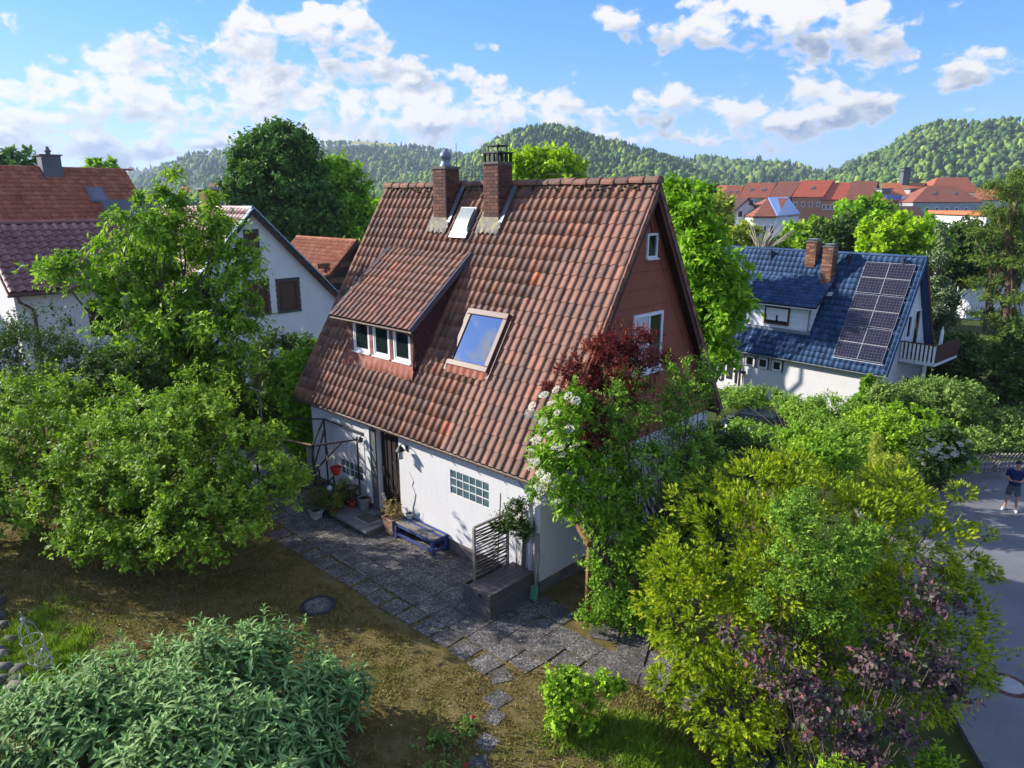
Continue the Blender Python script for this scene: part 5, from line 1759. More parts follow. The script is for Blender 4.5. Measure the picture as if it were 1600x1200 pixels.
def frame_box(parent, M, w, h, name, fmat, gmat, fw=.08, d=.06, sub='pane'):
    fr = MB().box(0, w, -d, .02, 0, fw, M).box(0, w, -d, .02, h - fw, h, M).box(0, fw, -d, .02, fw, h - fw, M).box(w - fw, w, -d, .02, fw, h - fw, M)
    o = fr.build(name, fmat, parent)
    MB().box(fw * .9, w - fw * .9, -.015, .012, fw * .9, h - fw * .9, M).build(sub, gmat, o)
    return o


# --- blue-tiled house with solar panels (right).  local x runs along the facade to the right front, y into the house
BA = R(41.5)
BC = spot(1385, 586, 36.0)
b1 = Vector((-math.sin(BA), math.cos(BA), 0))
bh = thing('solar_house', 'white house with blue black tiled roof and solar panels', 'house', (BC.x, BC.y, 0), -(math.pi / 2 - BA))
bez, bhalf, brise, blen = BC.z, 3.35, 5.9, 12.5
bsl = math.atan2(brise, bhalf); bL = math.hypot(brise, bhalf)
zg = -5.2
mb = MB(); Mr = Matrix.Translation((-blen, bhalf, 0))
vs0 = len(mb.v)
gable_roof_mesh(mb, blen, bhalf, bez - .05, brise)
mb.v = [tuple(Mr @ Vector(v)) for v in mb.v]
br = mb.build('roof', m_bluetile, bh)
def bskip(x, y):
    u = blen - x
    return 4.8 < u < 8.7 and 1.65 < y < 4.9
pan_field('tile_field', br, Vector((-blen, -.03, bez - .08)), (1, 0, 0), (0, math.cos(bsl), math.sin(bsl)), blen, bL, 41, 19, m_bluetile, skip=bskip)
for k in range(30):
    x = -blen + k * blen / 30
    MB().lathe([(.11, 0), (.10, .44)], 8, (0, 0, 0), 0, math.pi).build('ridge_tile', m_bluetile, br, loc=(x, bhalf, bez + brise - .03), rot=(0, math.pi / 2, math.pi / 2 * 0))
for o in br.children:
    if o.name.startswith('ridge_tile'): o.rotation_euler = (math.pi / 2, 0, math.pi / 2)
mb = MB(); wall_panel(mb, -blen + .2, -.35, zg, bez - .05, .3, [(-9.75 - .0, -8.95, bez - 2.2, bez - .25)], Matrix.Translation((0, .35, 0)))
mb.build('front_wall', m_white, bh)
mb = MB().prism([(.35, zg), (.35, bez - .05), (bhalf, bez + brise - .45), (2 * bhalf - .35, bez - .05), (2 * bhalf - .35, zg)], .3, Matrix.Translation((-.65, 0, 0)) @ MGX)
mb.build('gable_wall', m_gwhite, bh)
mb = MB().prism([(.35, zg), (.35, bez - .05), (bhalf, bez + brise - .45), (2 * bhalf - .35, bez - .05), (2 * bhalf - .35, zg)], .3, Matrix.Translation((-blen + .2, 0, 0)) @ MGX)
mb.build('far_gable_wall', m_gwhite, bh)
for sg in (0, 1):
    a = Vector((.02, -.02, bez - .1)); c = Vector((.02, bhalf, bez + brise - .1))
    if sg: a.y = 2 * bhalf - a.y
    MB().bar(a, c, .04, .26, up=(0, -math.sin(bsl) if not sg else math.sin(bsl), math.cos(bsl))).build('barge_board', m_soffit if sg else m_bluetile, bh)
# front windows and arched door
for u in (8.3, 7.45, 6.55):
    frame_box(bh, Matrix.Translation((-u, .33, bez - .95)), .62, .62, 'window', m_frame_white, m_glass, .09)
    MB().box(-u - .07, -u - .005, .29, .34, bez - 1.0, bez - .28).box(-u + .625, -u + .69, .29, .34, bez - 1.0, bez - .28).build('window_shutter', m_black, bh)
dm = [(0, 0), (.8, 0), (.8, 1.95), (0, 1.95)]
do = MB().box(-9.75, -8.95, .36, .40, bez - 2.2, bez - .25).build('entrance_door', m_frame_white, bh)
arc = [(.18, .15), (.62, .15), (.62, 1.5)] + [(.40 + .22 * math.cos(a), 1.5 + .22 * math.sin(a)) for a in [math.pi * k / 10 for k in range(1, 10)]] + [(.18, 1.5)]
MB().prism(arc, .03, Matrix.Translation((-9.75, .375, bez - 2.2)) @ Matrix.Rotation(math.pi / 2, 4, 'X')).build('arched_pane', m_black, do)
MB().box(-9.87, -9.76, .3, .36, bez - 2.2, bez - .2).box(-8.94, -8.84, .3, .36, bez - 2.2, bez - .2).build('door_post', m_black, bh)
# cross and rack before the wall
cr = thing('garden_cross', 'dark wooden cross leaning at the wall of the blue roofed house', 'cross', bh.matrix_world @ Vector((0, 0, 0)))
cr.location = Vector((BC.x, BC.y, 0)) + b1 * 8.45 + Vector((b1.y, -b1.x, 0)) * .05 + Vector((0, 0, bez - 2.3)); cr.rotation_euler = bh.rotation_euler
MB().box(-.05, .05, -.05, .05, 0, 1.35).box(-.38, .38, -.06, .04, .86, 1.0).build('beam', m_black, cr)
MB().tube([(-.22, 0, 0), (-.18, .05, .8)], .03, 6).tube([(.3, 0, 0), (.15, .05, .7)], .03, 6).build('prop', m_black, cr)
# dormer
du0, du1 = 4.7, 8.75
ys0, ys1 = 1.62, 5.15
fy, fz = ys0 * math.cos(bsl), bez + ys0 * math.sin(bsl)
ty, tz = ys1 * math.cos(bsl), bez + ys1 * math.sin(bsl)
ftop = fz + 1.6
ez_, ey_ = ftop - .06, fy - .35
mb = MB().box(-du1, -du0, fy, ty, fz - .3, ftop - .05)
vs = []
mb = MB().prism([(fy, fz - .2), (fy, ftop), (ty - .1, tz - .05)], du1 - du0, Matrix.Translation((-du1, 0, 0)) @ MGX)
dn = mb.build('dormer', M_plain('white_panel', (0.74, .75, .77), .6, var=.05, bmp=.05), bh)
for (za, xb) in ((.30, 0), (.62, .3), (.94, 0), (1.26, .3)):
    MB().box(-du1, -du0, fy - .012, fy - .002, fz + za - .01 - .1, fz + za - .1).build('panel_joint', m_greyrender, dn)
MB().box(-du1 - .05, -du0 + .05, fy - .10, fy - .015, fz - .06, fz + .12).build('dormer_sill', m_zinc, dn)
w_ = frame_box(bh, Matrix.Translation((-7.55, fy - .02, fz + .30)), 1.55, 1.05, 'dormer_window', m_brownwood, m_glass, .09)
MB().box(-7.5, -6.05, fy - .07, fy - .045, fz + .86, fz + 1.33).build('roller_blind', m_frame_white, w_)
cu = MB()
for h in (0, 1):
    x0 = -7.42 + h * .72
    zz = []
    for k in range(13):
        x = x0 + .6 * k / 12
        zz += [(x, fy - .045 + .008 * (k % 2), fz + .86), (x, fy - .045 + .008 * (k % 2), fz + .86 - .26 - .10 * abs(math.sin(k * 1.3)))]
    cu.add(zz, [(2 * k, 2 * k + 1, 2 * k + 3, 2 * k + 2) for k in range(12)])
cu.build('lace_curtain', m_frame_white, w_)
dsl2 = math.atan2(tz - (ez_), ty - ey_); dL2 = math.hypot(tz - ez_, ty - ey_)
mb = MB().prism([(ey_, ez_), (ty + .05, tz + .05), (ty + .05, tz - .1), (ey_, ez_ - .12)], du1 - du0 + .7, Matrix.Translation((-du1 - .35, 0, 0)) @ MGX)
dr2 = mb.build('dormer_roof', m_soffit, bh)
pan_field('tile_field', dr2, Vector((-du1 - .35, ey_ - .03, ez_)), (1, 0, 0), (0, math.cos(dsl2), math.sin(dsl2)), du1 - du0 + .7, dL2 + .1, 15, 10, m_bluetile)
gg = MB(); half_gutter(gg, (-du1 - .4, ey_ - .06, ez_ - .06), (-du0 + .4, ey_ - .06, ez_ - .06), .06); gg.build('dormer_gutter', m_frame_white, bh)
MB().tube([(-du0 + .1, ey_ - .06, ez_ - .1), (-du0 - .1, fy - .08, ez_ - .4), (-du0 - .1, fy - .08, fz + .05)], .04, 8).build('dormer_downpipe', m_zinc, bh)
gg = MB(); half_gutter(gg, (-blen, -.08, bez - .1), (.05, -.08, bez - .1), .06); gg.build('gutter', m_zinc, bh)
MB().tube([(-.3, -.06, bez - .15), (-.45, .25, bez - .5), (-.45, .28, zg)], .05, 8).build('downpipe', m_zinc, bh)
# chimneys, vents
def simple_chimney(par, x, y, w, d, z0, z1, mat=None):
    core = MB().box(x - w / 2 + .01, x + w / 2 - .01, y - d / 2 + .01, y + d / 2 - .01, z0, z1).build('chimney', m_mortar, par)
    nb = int((z1 - z0) / .09)
    for k in range(nb):
        za = z0 + k * .09
        sh = .12 if k % 2 else 0
        for a in (-w / 2, 0):
            lo, hi = max(-w / 2, a + sh - .12 + .004), min(w / 2, a + w / 2 + sh - .12 - .004)
            if hi - lo > .03: MB().box(x + lo, x + hi, y - d / 2, y, za + .006, za + .084).build('brick', mat or m_redbrick, core)
        MB().box(x, x + w / 2, y - d / 2 + (.12 if k % 2 else .01), y + d / 2, za + .006, za + .084).build('brick', mat or m_redbrick, core)
    MB().box(x - w / 2 - .04, x + w / 2 + .04, y - d / 2 - .04, y + d / 2 + .04, z1, z1 + .07).build('cap', m_mortar, core)
    MB().box(x - w / 2 + .04, x + w / 2 - .04, y - d / 2 + .04, y + d / 2 - .04, z1 + .16, z1 + .19).box(x - .03, x + .03, y - .03, y + .03, z1 + .07, z1 + .16).build('rain_cap', m_zinc, core)
    return core
m_redbrick = M_pieces('old_red_brick', [(0, (0.13, 0.055, 0.035)), (.5, (0.22, 0.10, 0.06)), (1, (0.36, 0.20, 0.12))], nscale=10)
simple_chimney(bh, -6.1, bhalf - .3, .62, .6, bez + brise - .9, bez + brise + .55)
cs = simple_chimney(bh, -4.75, bhalf - 1.0, .6, .6, bez + brise - 2.4, bez + brise + .35)
MB().box(-5.25, -4.2, bhalf - 1.5, bhalf - 1.25, bez + brise - 2.35, bez + brise - 2.15, ).build('flashing', m_frame_white, cs)
for x in (-8.7, -3.9, -1.0):
    MB().lathe([(.07, -.3), (.07, .1), (.12, .12), (.12, .2), (0, .24)], 10, (-0 + x, bhalf - .35, bez + brise - .3)).build('vent_pipe', m_black, bh)
# solar panels: two columns, six rows
m_cell, q, out = new_mat('solar_cells')
v = q.n('ShaderNodeTexCoord').outputs['Object']
br_ = q.n('ShaderNodeTexBrick'); br_.offset = 0
br_.inputs['Scale'].default_value = 1.0; br_.inputs['Mortar Size'].default_value = .0035
br_.inputs['Brick Width'].default_value = .166; br_.inputs['Row Height'].default_value = .166
br_.inputs['Color1'].default_value = (.010, .008, .018, 1); br_.inputs['Color2'].default_value = (.014, .010, .024, 1); br_.inputs['Mortar'].default_value = (.15, .15, .19, 1)
q.set(br_.inputs['Vector'], v)
p = principled(q, br_.outputs[0], .18, 0, .5); m_cell.node_tree.links.new(p.outputs[0], out.inputs[0])
Ms = Matrix.Translation((0, 0, bez)) @ Matrix.Rotation(bsl, 4, 'X')
for c in range(2):
    for r_ in range(6):
        x0 = -2.95 + c * 1.30; y0 = .55 + r_ * .93 + (.07 * (r_ // 2))
        pnl = MB().box(0, 1.285, 0, .915, 0, .04).build('solar_panel', M_plain('alu_frame', (.38, .38, .40), .5, .3) if (c, r_) == (0, 0) else bpy.data.materials['alu_frame'], bh)
        pnl.matrix_local = Ms @ Matrix.Translation((x0, y0, .10))
        MB().box(.014, 1.271, .014, .901, .041, .045).build('cells', m_cell, pnl)
for r_ in range(7):
    MB().box(-3.02, -.28, .45 + r_ * .9, .49 + r_ * .9, .03, .09, Ms).build('mounting_rail', m_zinc, bh)
# balcony and gable openings
MG2 = Matrix(((0, -1, 0, -.34), (1, 0, 0, 0), (0, 0, 1, 0), (0, 0, 0, 1)))
frame_box(bh, MG2 @ Matrix.Translation((2.75, 0, bez + 1.5)), .65, 1.3, 'window', m_frame_white, m_glass, .09)
frame_box(bh, MG2 @ Matrix.Translation((3.75, 0, bez + .75)), .85, 2.25, 'balcony_door', m_frame_white, m_glass, .09)
frame_box(bh, MG2 @ Matrix.Translation((1.6, 0, bez - 2.7)), 1.0, 1.8, 'window', m_brownwood, m_glass, .09)
frame_box(bh, MG2 @ Matrix.Translation((3.4, 0, bez - 2.9)), .8, 2.0, 'window', m_brownwood, m_glass, .09)
bal = MB().box(-.34, 1.5, 2.2, 5.6, bez + .36, bez + .54).build('balcony', m_gwhite, bh)
for k in range(9):
    x = -.25 + k * .2
    MB().box(x, x + .11, 2.18, 2.22, bez + .50, bez + 1.45).build('slat', m_frame_white, bal)
MB().box(-.3, 1.5, 2.23, 2.26, bez + .52, bez + 1.42).build('rail_panel', m_soffit, bal)
MB().box(1.47, 1.51, 2.25, 5.6, bez + .52, bez + 1.48).build('side_panel', m_brownwood, bal)
MB().box(-.3, 1.52, 2.15, 2.25, bez + 1.45, bez + 1.51).build('handrail', m_brownwood, bal)
MB().box(.9, 1.05, 2.4, 2.5, zg, bez + .36).build('balcony_post', m_gwhite, bal)
par = thing('folded_parasol', 'folded white parasol on the balcony of the blue roofed house', 'parasol', bh.location, bh.rotation_euler.z)
MB().lathe([(.02, bez + .55), (.02, bez + 1.1), (.10, bez + 1.2), (.08, bez + 2.0), (.02, bez + 2.3), (0, bez + 2.32)], 8, (1.2, 3.6, 0)).build('canopy', m_frame_white, par)

# --- white gabled house on the left with its wing
GA = spot(390, 325, 30.0)
wh = thing('white_gabled_house', 'white house with blue edged gable and brown shuttered windows', 'house', (GA.x, GA.y, 0), HROT)
# local: x = towards right front (out of the gable), y = along the gable wall to the right back
gap, gsl, ghalf = GA.z, 1.02, 4.6
glen = 9.0
gzE = gap - gsl * ghalf
mb = MB()
gable_roof_mesh(mb, glen, ghalf, gzE, gap - gzE, .16)
mb.v = [(x - glen + .25, y, z) for x, y, z in mb.v]
wr = mb.build('roof', m_darkglaze, wh)
sl_ = math.atan(gsl); sL = ghalf / math.cos(sl_)
pan_field('tile_field', wr, Vector((-glen + .25, -ghalf - .02, gzE)), (1, 0, 0), (0, math.cos(sl_), math.sin(sl_)), glen, sL, 28, 18, m_darkglaze)
m_vergeblue = M_plain('blue_grey_verge', (0.26, 0.34, 0.44), .5, .3, var=.2, scale=5)
for sg in (-1, 1):
    nseg = 17
    for k in range(nseg):
        a = Vector((.25, sg * ghalf * (1 - k / nseg), gzE + (gap - gzE) * k / nseg + .05)); c = Vector((.25, sg * ghalf * (1 - (k + 1.04) / nseg), gzE + (gap - gzE) * (k + 1.04) / nseg + .02))
        MB().bar(a, c, .28, .05, up=(0, sg * math.sin(sl_), math.cos(sl_))).build('verge_tile', m_vergeblue, wr)
    MB().bar((.33, sg * ghalf, gzE - .1), (.33, 0, gap - .1), .04, .16, up=(0, sg * math.sin(sl_), math.cos(sl_))).build('barge_board', m_black, wr)
for k in range(24):
    MB().lathe([(.12, 0), (.11, .4)], 8, (0, 0, 0), 0, math.pi).build('ridge_tile', m_vergeblue if k > 21 else m_darkglaze, wr, loc=(-glen + .3 + k * .375, 0, gap - .02), rot=(math.pi / 2, 0, math.pi / 2))
mb = MB().prism([(-ghalf + .25, -2), (-ghalf + .25, gzE), (0, gap - .2), (ghalf - .25, gzE), (ghalf - .25, -2)], .3, Matrix.Translation((-.3, 0, 0)) @ MGX)
mb.build('gable_wall', m_gwhite, wh)
mb = MB().box(-glen + .6, -.3, -ghalf + .25, -ghalf + .5, -2, gzE).box(-glen + .6, -.3, ghalf - .5, ghalf - .25, -2, gzE).box(-glen + .4, -glen + .6, -ghalf + .25, ghalf - .25, -2, gzE)
mb.build('side_wall', m_gwhite, wh)
MW = Matrix(((0, -1, 0, .0), (1, 0, 0, 0), (0, 0, 1, 0), (0, 0, 0, 1)))


def carved_window(y, z, w, h, glass=m_shutter):
    M = MW @ Matrix.Translation((y, 0, z))
    o = frame_box(wh, M, w, h, 'window', m_brownwood, glass, .10, .05, 'shutter')
    su = MB().box(-.1, -.01, -.045, -.002, -.04, h + .05, M).box(w + .01, w + .1, -.045, -.002, -.04, h + .05, M).box(-.12, w + .12, -.055, -.002, h + .01, h + .12, M).box(-.12, w + .12, -.055, -.002, -.12, -.01, M)
    for k in range(5):
        zz = h * (k + .5) / 5
        for sx in (-.12, w + .085): su.box(sx, sx + .035, -.04, -.004, zz - .07, zz + .07, M)
    su.build('surround', M_plain('carved_grey_surround', (0.06, 0.062, 0.075), .8) if 'carved_grey_surround' not in bpy.data.materials else bpy.data.materials['carved_grey_surround'], o)


def on_gable(x, y):   # photo position -> (along, height) on the gable plane
    rr = ray(x, y); O_ = Vector((0, 0, CAMZ)); nrm = Vector((math.cos(HROT), math.sin(HROT), 0))
    tt = (Vector((GA.x, GA.y, 0)) - O_).dot(nrm) / rr.dot(nrm); P = O_ + rr * tt
    return (P - Vector((GA.x, GA.y, 0))).dot(Vector((-math.sin(HROT), math.cos(HROT), 0))), P.z


for (xa, ya, xb, yb) in ((434, 440, 467, 482), (384, 442, 420, 487), (384, 363, 401, 384), (440, 541, 463, 590), (392, 545, 418, 596)):
    (y0, z1), (y1, z0) = on_gable(xa, ya), on_gable(xb, yb)
    carved_window(y0, z0, y1 - y0, z1 - z0)
# chimney on its ridge
MB().box(-4.0, -3.3, -.3, .3, gap - .3, gap + .75).build('chimney', m_redbrick, wh)
MB().box(-4.1, -3.2, -.4, .4, gap + .75, gap + .85).build('chimney_cap', m_zinc, wh)

# wing: ridge runs along the gable wall direction
WC = spot(19, 452, 26.0)
wg = thing('white_wing', 'low white annex with glossy dark brown pantiles at the left edge', 'house', (WC.x, WC.y, 0), HROT)
# local: x out of the wall (towards right front), y along the wall
wlen, wrun, wez, wrise = 8.2, 3.1, WC.z, 2.25
ws = math.atan2(wrise, wrun); wL = math.hypot(wrise, wrun)
pr = [(.25, wez - .12), (-wrun, wez + wrise), (-2 * wrun - .25, wez - .12), (-2 * wrun - .25, wez - .26), (-wrun, wez + wrise - .2), (.25, wez - .26)]
mb = MB(); n_ = 6
vs = [(x, -.2, z) for x, z in pr] + [(x, wlen, z) for x, z in pr]
mb.add(vs, [(6, 7, 1, 0), (7, 8, 2, 1), (8, 9, 3, 2), (9, 10, 4, 3), (10, 11, 5, 4), (11, 6, 0, 5), (1, 4, 5, 0), (2, 3, 4, 1), (11, 10, 7, 6), (10, 9, 8, 7)])
wrf = mb.build('roof', m_darkglaze, wg)
pan_field('tile_field', wrf, Vector((.28, -.2, wez - .12)), (0, 1, 0), (-math.cos(ws), 0, math.sin(ws)), wlen + .2, wL, 24, 11, m_darkglaze, singles=140, hump=.075)
for k in range(21):
    MB().lathe([(.12, 0), (.11, .42)], 8, (0, 0, 0), 0, math.pi).build('ridge_tile', m_darkglaze, wrf, loc=(-wrun, -.2 + k * .4, wez + wrise - .01), rot=(math.pi / 2, 0, math.pi))
mb = MB(); wall_panel(mb, 0, wlen, -2, wez - .2, .3, [(2.35, 3.6, wez - 2.1, wez - .65)], Matrix(((0, -1, 0, 0), (1, 0, 0, 0), (0, 0, 1, 0), (0, 0, 0, 1))))
mb.build('wall', m_gwhite, wg)
mb = MB().prism([(-.31, -2), (-.31, wez - .2), (-wrun, wez + wrise - .35), (-2 * wrun, wez - .2), (-2 * wrun, -2)], .3, Matrix(((1, 0, 0, 0), (0, 0, 1, 0), (0, 1, 0, 0), (0, 0, 0, 1))))
mb.build('end_wall', m_white, wg)
frame_box(wg, MW @ Matrix.Translation((2.35, .06, wez - 2.1)), 1.25, 1.45, 'window', m_brownwood, m_glass, .1)
gg = MB(); half_gutter(gg, (.36, -.25, wez - .2), (.36, wlen, wez - .2), .065); gg.build('gutter', m_gutter, wg)
MB().tube([(.36, .05, wez - .25), (.33, .08, wez - .45), (.1, .5, wez - .75), (.06, .55, wez - .95), (.06, .55, -1)], .055, 8).build('downpipe', m_gutter, wg, smooth=True)

# --- orange roofed house behind
OA = spot(195, 266, 42.0)
oh = thing('orange_roofed_house', 'house with large orange tiled roof and slate chimney at the left', 'house', (OA.x, OA.y, 0), HROT)
orun, osl = 5.2, .80
ozr = OA.z; oez = ozr - orun * osl; olen = 16.0
pr = [(orun, oez), (0, ozr), (-orun, oez), (-orun, oez - .15), (0, ozr - .2), (orun, oez - .15)]
vs = [(x, -olen, z) for x, z in pr] + [(x, 0, z) for x, z in pr]
mb = MB().add(vs, [(6, 7, 1, 0), (7, 8, 2, 1), (8, 9, 3, 2), (9, 10, 4, 3), (10, 11, 5, 4), (11, 6, 0, 5), (1, 4, 5, 0), (2, 3, 4, 1), (11, 10, 7, 6), (10, 9, 8, 7)])
orf = mb.build('roof', m_orange, oh)
oang = math.atan(osl)
pan_field('tile_field', orf, Vector((orun + .02, -olen, oez)), (0, 1, 0), (-math.cos(oang), 0, math.sin(oang)), olen, orun / math.cos(oang), 54, 20, m_orange)
for k in range(40):
    MB().lathe([(.12, 0), (.11, .42)], 8, (0, 0, 0), 0, math.pi).build('ridge_tile', m_orange, orf, loc=(0, -olen + k * .4 + .4, ozr - .02), rot=(math.pi / 2, 0, math.pi))
MB().box(-orun + .4, orun - .4, -olen + .3, -.3, -2, oez - .1).build('wall', m_cream, oh)
MB().prism([(-orun + .4, oez - .1), (0, ozr - .35), (orun - .4, oez - .1)], .3, Matrix(((1, 0, 0, 0), (0, 0, -1, -.3), (0, 1, 0, 0), (0, 0, 0, 1)))).build('gable_wall', m_cream, oh)
ch_ = MB().box(-.2, .65, -4.2, -3.3, ozr - .9, ozr + .62).build('chimney', m_slate, oh)
MB().box(-.28, .73, -4.28, -3.22, ozr + .62, ozr + .68).lathe([(.12, .68), (.12, .82), (.2, .85), (.1, .95), (.06, 1.08), (0, 1.1)], 10, (.22, -3.75, ozr)).build('chimney_cap', m_slate, ch_)
Mo = Matrix.Translation((0, 0, ozr)) @ Matrix(((math.cos(oang), 0, math.sin(oang), 0), (0, 1, 0, 0), (-math.sin(oang), 0, math.cos(oang), 0), (0, 0, 0, 1)))
rw = MB().box(1.7, 2.9, -2.6, -1.75, .0, .14, Mo).build('roof_window', m_slate, oh)
MB().box(1.8, 2.8, -2.52, -1.83, .141, .16, Mo).build('pane', M_glass('dark_blue_glass', (.03, .05, .12), .1), rw)
MB().lathe([(.1, -.2), (.1, .25), (.15, .27), (0, .33)], 8, Mo @ Vector((2.6, -6.0, 0))).lathe([(.1, -.2), (.1, .25), (.15, .27), (0, .33)], 8, Mo @ Vector((2.6, -5.6, 0))).build('vent_pipe', m_orange, oh)
# slate-roofed annex between
SA = spot(165, 316, 38)
sh = thing('slate_annex', 'small slate roofed annex with white gable beside the orange roof', 'house', (SA.x, SA.y, 0), HROT)
MB().prism([(0, 2.5), (0, SA.z), (2.2, SA.z - 2.6), (2.2, 2.5)], 6, Matrix(((1, 0, 0, 0), (0, 0, 1, 0), (0, 1, 0, 0), (0, 0, 0, 1)))).build('wall', m_gwhite, sh)
MB().bar((-.1, 3, SA.z + .1), (2.6, 3, SA.z - 3.0), 6.4, .12, up=(.77, 0, .64)).build('roof', m_slate, sh)
MB().box(.4, .45, -.03, 0, SA.z - 1.5, SA.z - .8).box(.8, 1.1, -.03, 0, SA.z - 2.3, SA.z - 1.5).build('window', m_glass, sh)

# --- red roofed shed between the houses
RA = spot(557, 376, 42.0)
rs = thing('red_roofed_barn', 'small wooden barn with patchy red tiled roof behind the gable', 'barn', (RA.x, RA.y, 0), HROT)
rl_, rrun, rsl = 6.6, 3.3, .95
rze = RA.z - rrun * rsl
mb = MB(); gable_roof_mesh(mb, rl_, rrun, rze, rrun * rsl, .14)
mb.v = [(x - rl_, y, z) for x, y, z in mb.v]
rrf = mb.build('roof', m_redclay, rs)
an = math.atan(rsl)
pan_field('tile_field', rrf, Vector((-rl_, -rrun - .02, rze)), (1, 0, 0), (0, math.cos(an), math.sin(an)), rl_, rrun / math.cos(an), 26, 16, m_redclay)
for k in range(17):
    MB().lathe([(.11, 0), (.10, .42)], 8, (0, 0, 0), 0, math.pi).build('ridge_tile', m_redclay, rrf, loc=(-rl_ + k * .39, 0, RA.z - .02), rot=(math.pi / 2, 0, math.pi / 2))
MB().prism([(-rrun + .4, -2), (-rrun + .4, rze), (0, RA.z - .3), (rrun - .4, rze), (rrun - .4, -2)], rl_ - 1.2, Matrix.Translation((-rl_ + .3, 0, 0)) @ MGX).build('wall', m_soffit, rs)
for k in range(3):
    MB().box(-.88, -.75, -2.2, 2.2 , rze - .2 + k * .9, rze + .1 + k * .9).build('cross_beam', m_rawwood, rs)
MB().box(-.89, -.8, -2.9, 2.9, -2, rze - .4).build('lower_wall', m_gwhite, rs)
for sg in (-1, 1):
    MB().bar((.0, sg * rrun, rze - .12), (.0, 0, RA.z - .12), .05, .2, up=(0, sg * math.sin(an), math.cos(an))).build('barge_board', m_brownwood, rs)

# ================================================================ town houses in the valley
m_rt = {'brown': roof_mat('town_brown_roof', (0.27, 0.10, 0.06), rows=2.2), 'red': roof_mat('town_red_roof', (0.46, 0.10, 0.05), rows=2.2), 'orange': roof_mat('town_orange_roof', (0.52, 0.16, 0.075), rows=2.2), 'rust': roof_mat('town_rust_roof', (0.34, 0.105, 0.06), rows=2.2), 'dark': roof_mat('town_dark_roof', (0.075, 0.035, 0.035), rows=2.2)}


def flat_quad(name, mat, par, pts, t=.25):
    """a slab of thickness t whose top face is pts (world), given in the parent's space"""
    o0 = Vector(par.location)
    pts = [Vector(p) - o0 for p in pts]
    nrm = (pts[1] - pts[0]).cross(pts[2] - pts[0]).normalized()
    if nrm.z < 0: pts = pts[::-1]; nrm = -nrm
    n = len(pts)
    mb = MB().add(pts + [p - nrm * t for p in pts], [tuple(range(n)), tuple(range(2 * n - 1, n - 1, -1))] + [(k, k + n, (k + 1) % n + n, (k + 1) % n) for k in range(n)])
    return mb.build(name, mat, par)


def town_house(label, eL, eR, rL, rR, Y, dY, rm, wm, zb=None, wins=5, hip=None, skylights=0, group='row of town houses in the valley', wrow=1, name='town_house'):
    """surveyed: eave corners eL, eR at distance Y, ridge ends rL, rR at distance Y + dY"""
    a, b = spot(*eL, Y), spot(*eR, Y)
    z = (a.z + b.z) / 2; a.z = b.z = z
    c, d = spot(*rL, Y + dY), spot(*rR, Y + dY)
    zr = (c.z + d.z) / 2; c.z = d.z = zr
    base = (a + b) / 2; gzv = gz(base.x, base.y) if zb is None else zb
    t = thing(name, label, 'house', (base.x, base.y, gzv), 0, group)
    back = lambda e, r_: Vector((2 * r_.x - e.x, 2 * r_.y - e.y, z))
    A, B_ = back(a, c), back(b, d)
    if hip:   # hipped: back eave parallel
        A = a + Vector((0, 2 * dY, 0)); B_ = b + Vector((0, 2 * dY, 0))
    flat_quad('roof', m_rt[rm], t, [a, b, d, c]); flat_quad('roof', m_rt[rm], t, [A, c, d, B_])
    if hip:
        flat_quad('roof', m_rt[hip if hip in m_rt else rm], t, [a, c, A]); flat_quad('roof', m_rt[rm], t, [b, B_, d])
    o0 = Vector(t.location)
    zc = z - .3
    ins = .4
    w4 = [a, b, B_, A]; cen_ = sum(w4, Vector()) / 4
    w4 = [p + (cen_ - p).normalized() * ins - o0 for p in w4]
    for p in w4: p.z = zc - gzv
    bot = [Vector((p.x, p.y, -2)) for p in w4]
    vs = w4 + bot
    fs = [(0, 1, 5, 4), (1, 2, 6, 5), (2, 3, 7, 6), (3, 0, 4, 7), (3, 2, 1, 0)]
    vv = vs
    if not hip:
        q1, q2 = c - o0, d - o0
        q1 = q1 + (q2 - q1).normalized() * .4 - Vector((0, 0, .5)); q2 = q2 - (q2 - q1).normalized() * .8 - Vector((0, 0, 0.0)); q2.z = q1.z
        vv = vs + [q1, q2]; fs += [(0, 3, 8), (1, 9, 2)]
    MB().add(vv, [tuple(reversed(f)) for f in fs]).build('wall', wm, t)
    ex = (w4[1] - w4[0]); Lx = ex.length; ex.normalize(); nr = Vector((ex.y, -ex.x, 0))
    for rr in range(wrow):
        for k in range(wins):
            p0 = w4[0] + ex * (Lx * (k + .5) / wins - .5) + nr * .04; zz = zc - gzv - 2.6 - rr * 3.0
            Mx = Matrix((ex, -nr, Vector((0, 0, 1)))).transposed().to_4x4(); Mx.translation = Vector((p0.x, p0.y, zz))
            frame_box(t, Mx, 1.0, 1.5, 'window', m_frame_white, m_glass, .14)
    for k in range(skylights):
        f = (k + .7) / (skylights + .4); h = .45
        P = (a.lerp(b, f)).lerp(c.lerp(d, f), h); P2 = (a.lerp(b, f)).lerp(c.lerp(d, f), h + .16)
        e = (b - a).normalized()
        sk = flat_quad('skylight', m_slate, t, [P - e * .5, P + e * .5, P2 + e * .5, P2 - e * .5], .0 + .1)
        sk.location += ((b - a).cross(c - a)).normalized() * .12
    return t


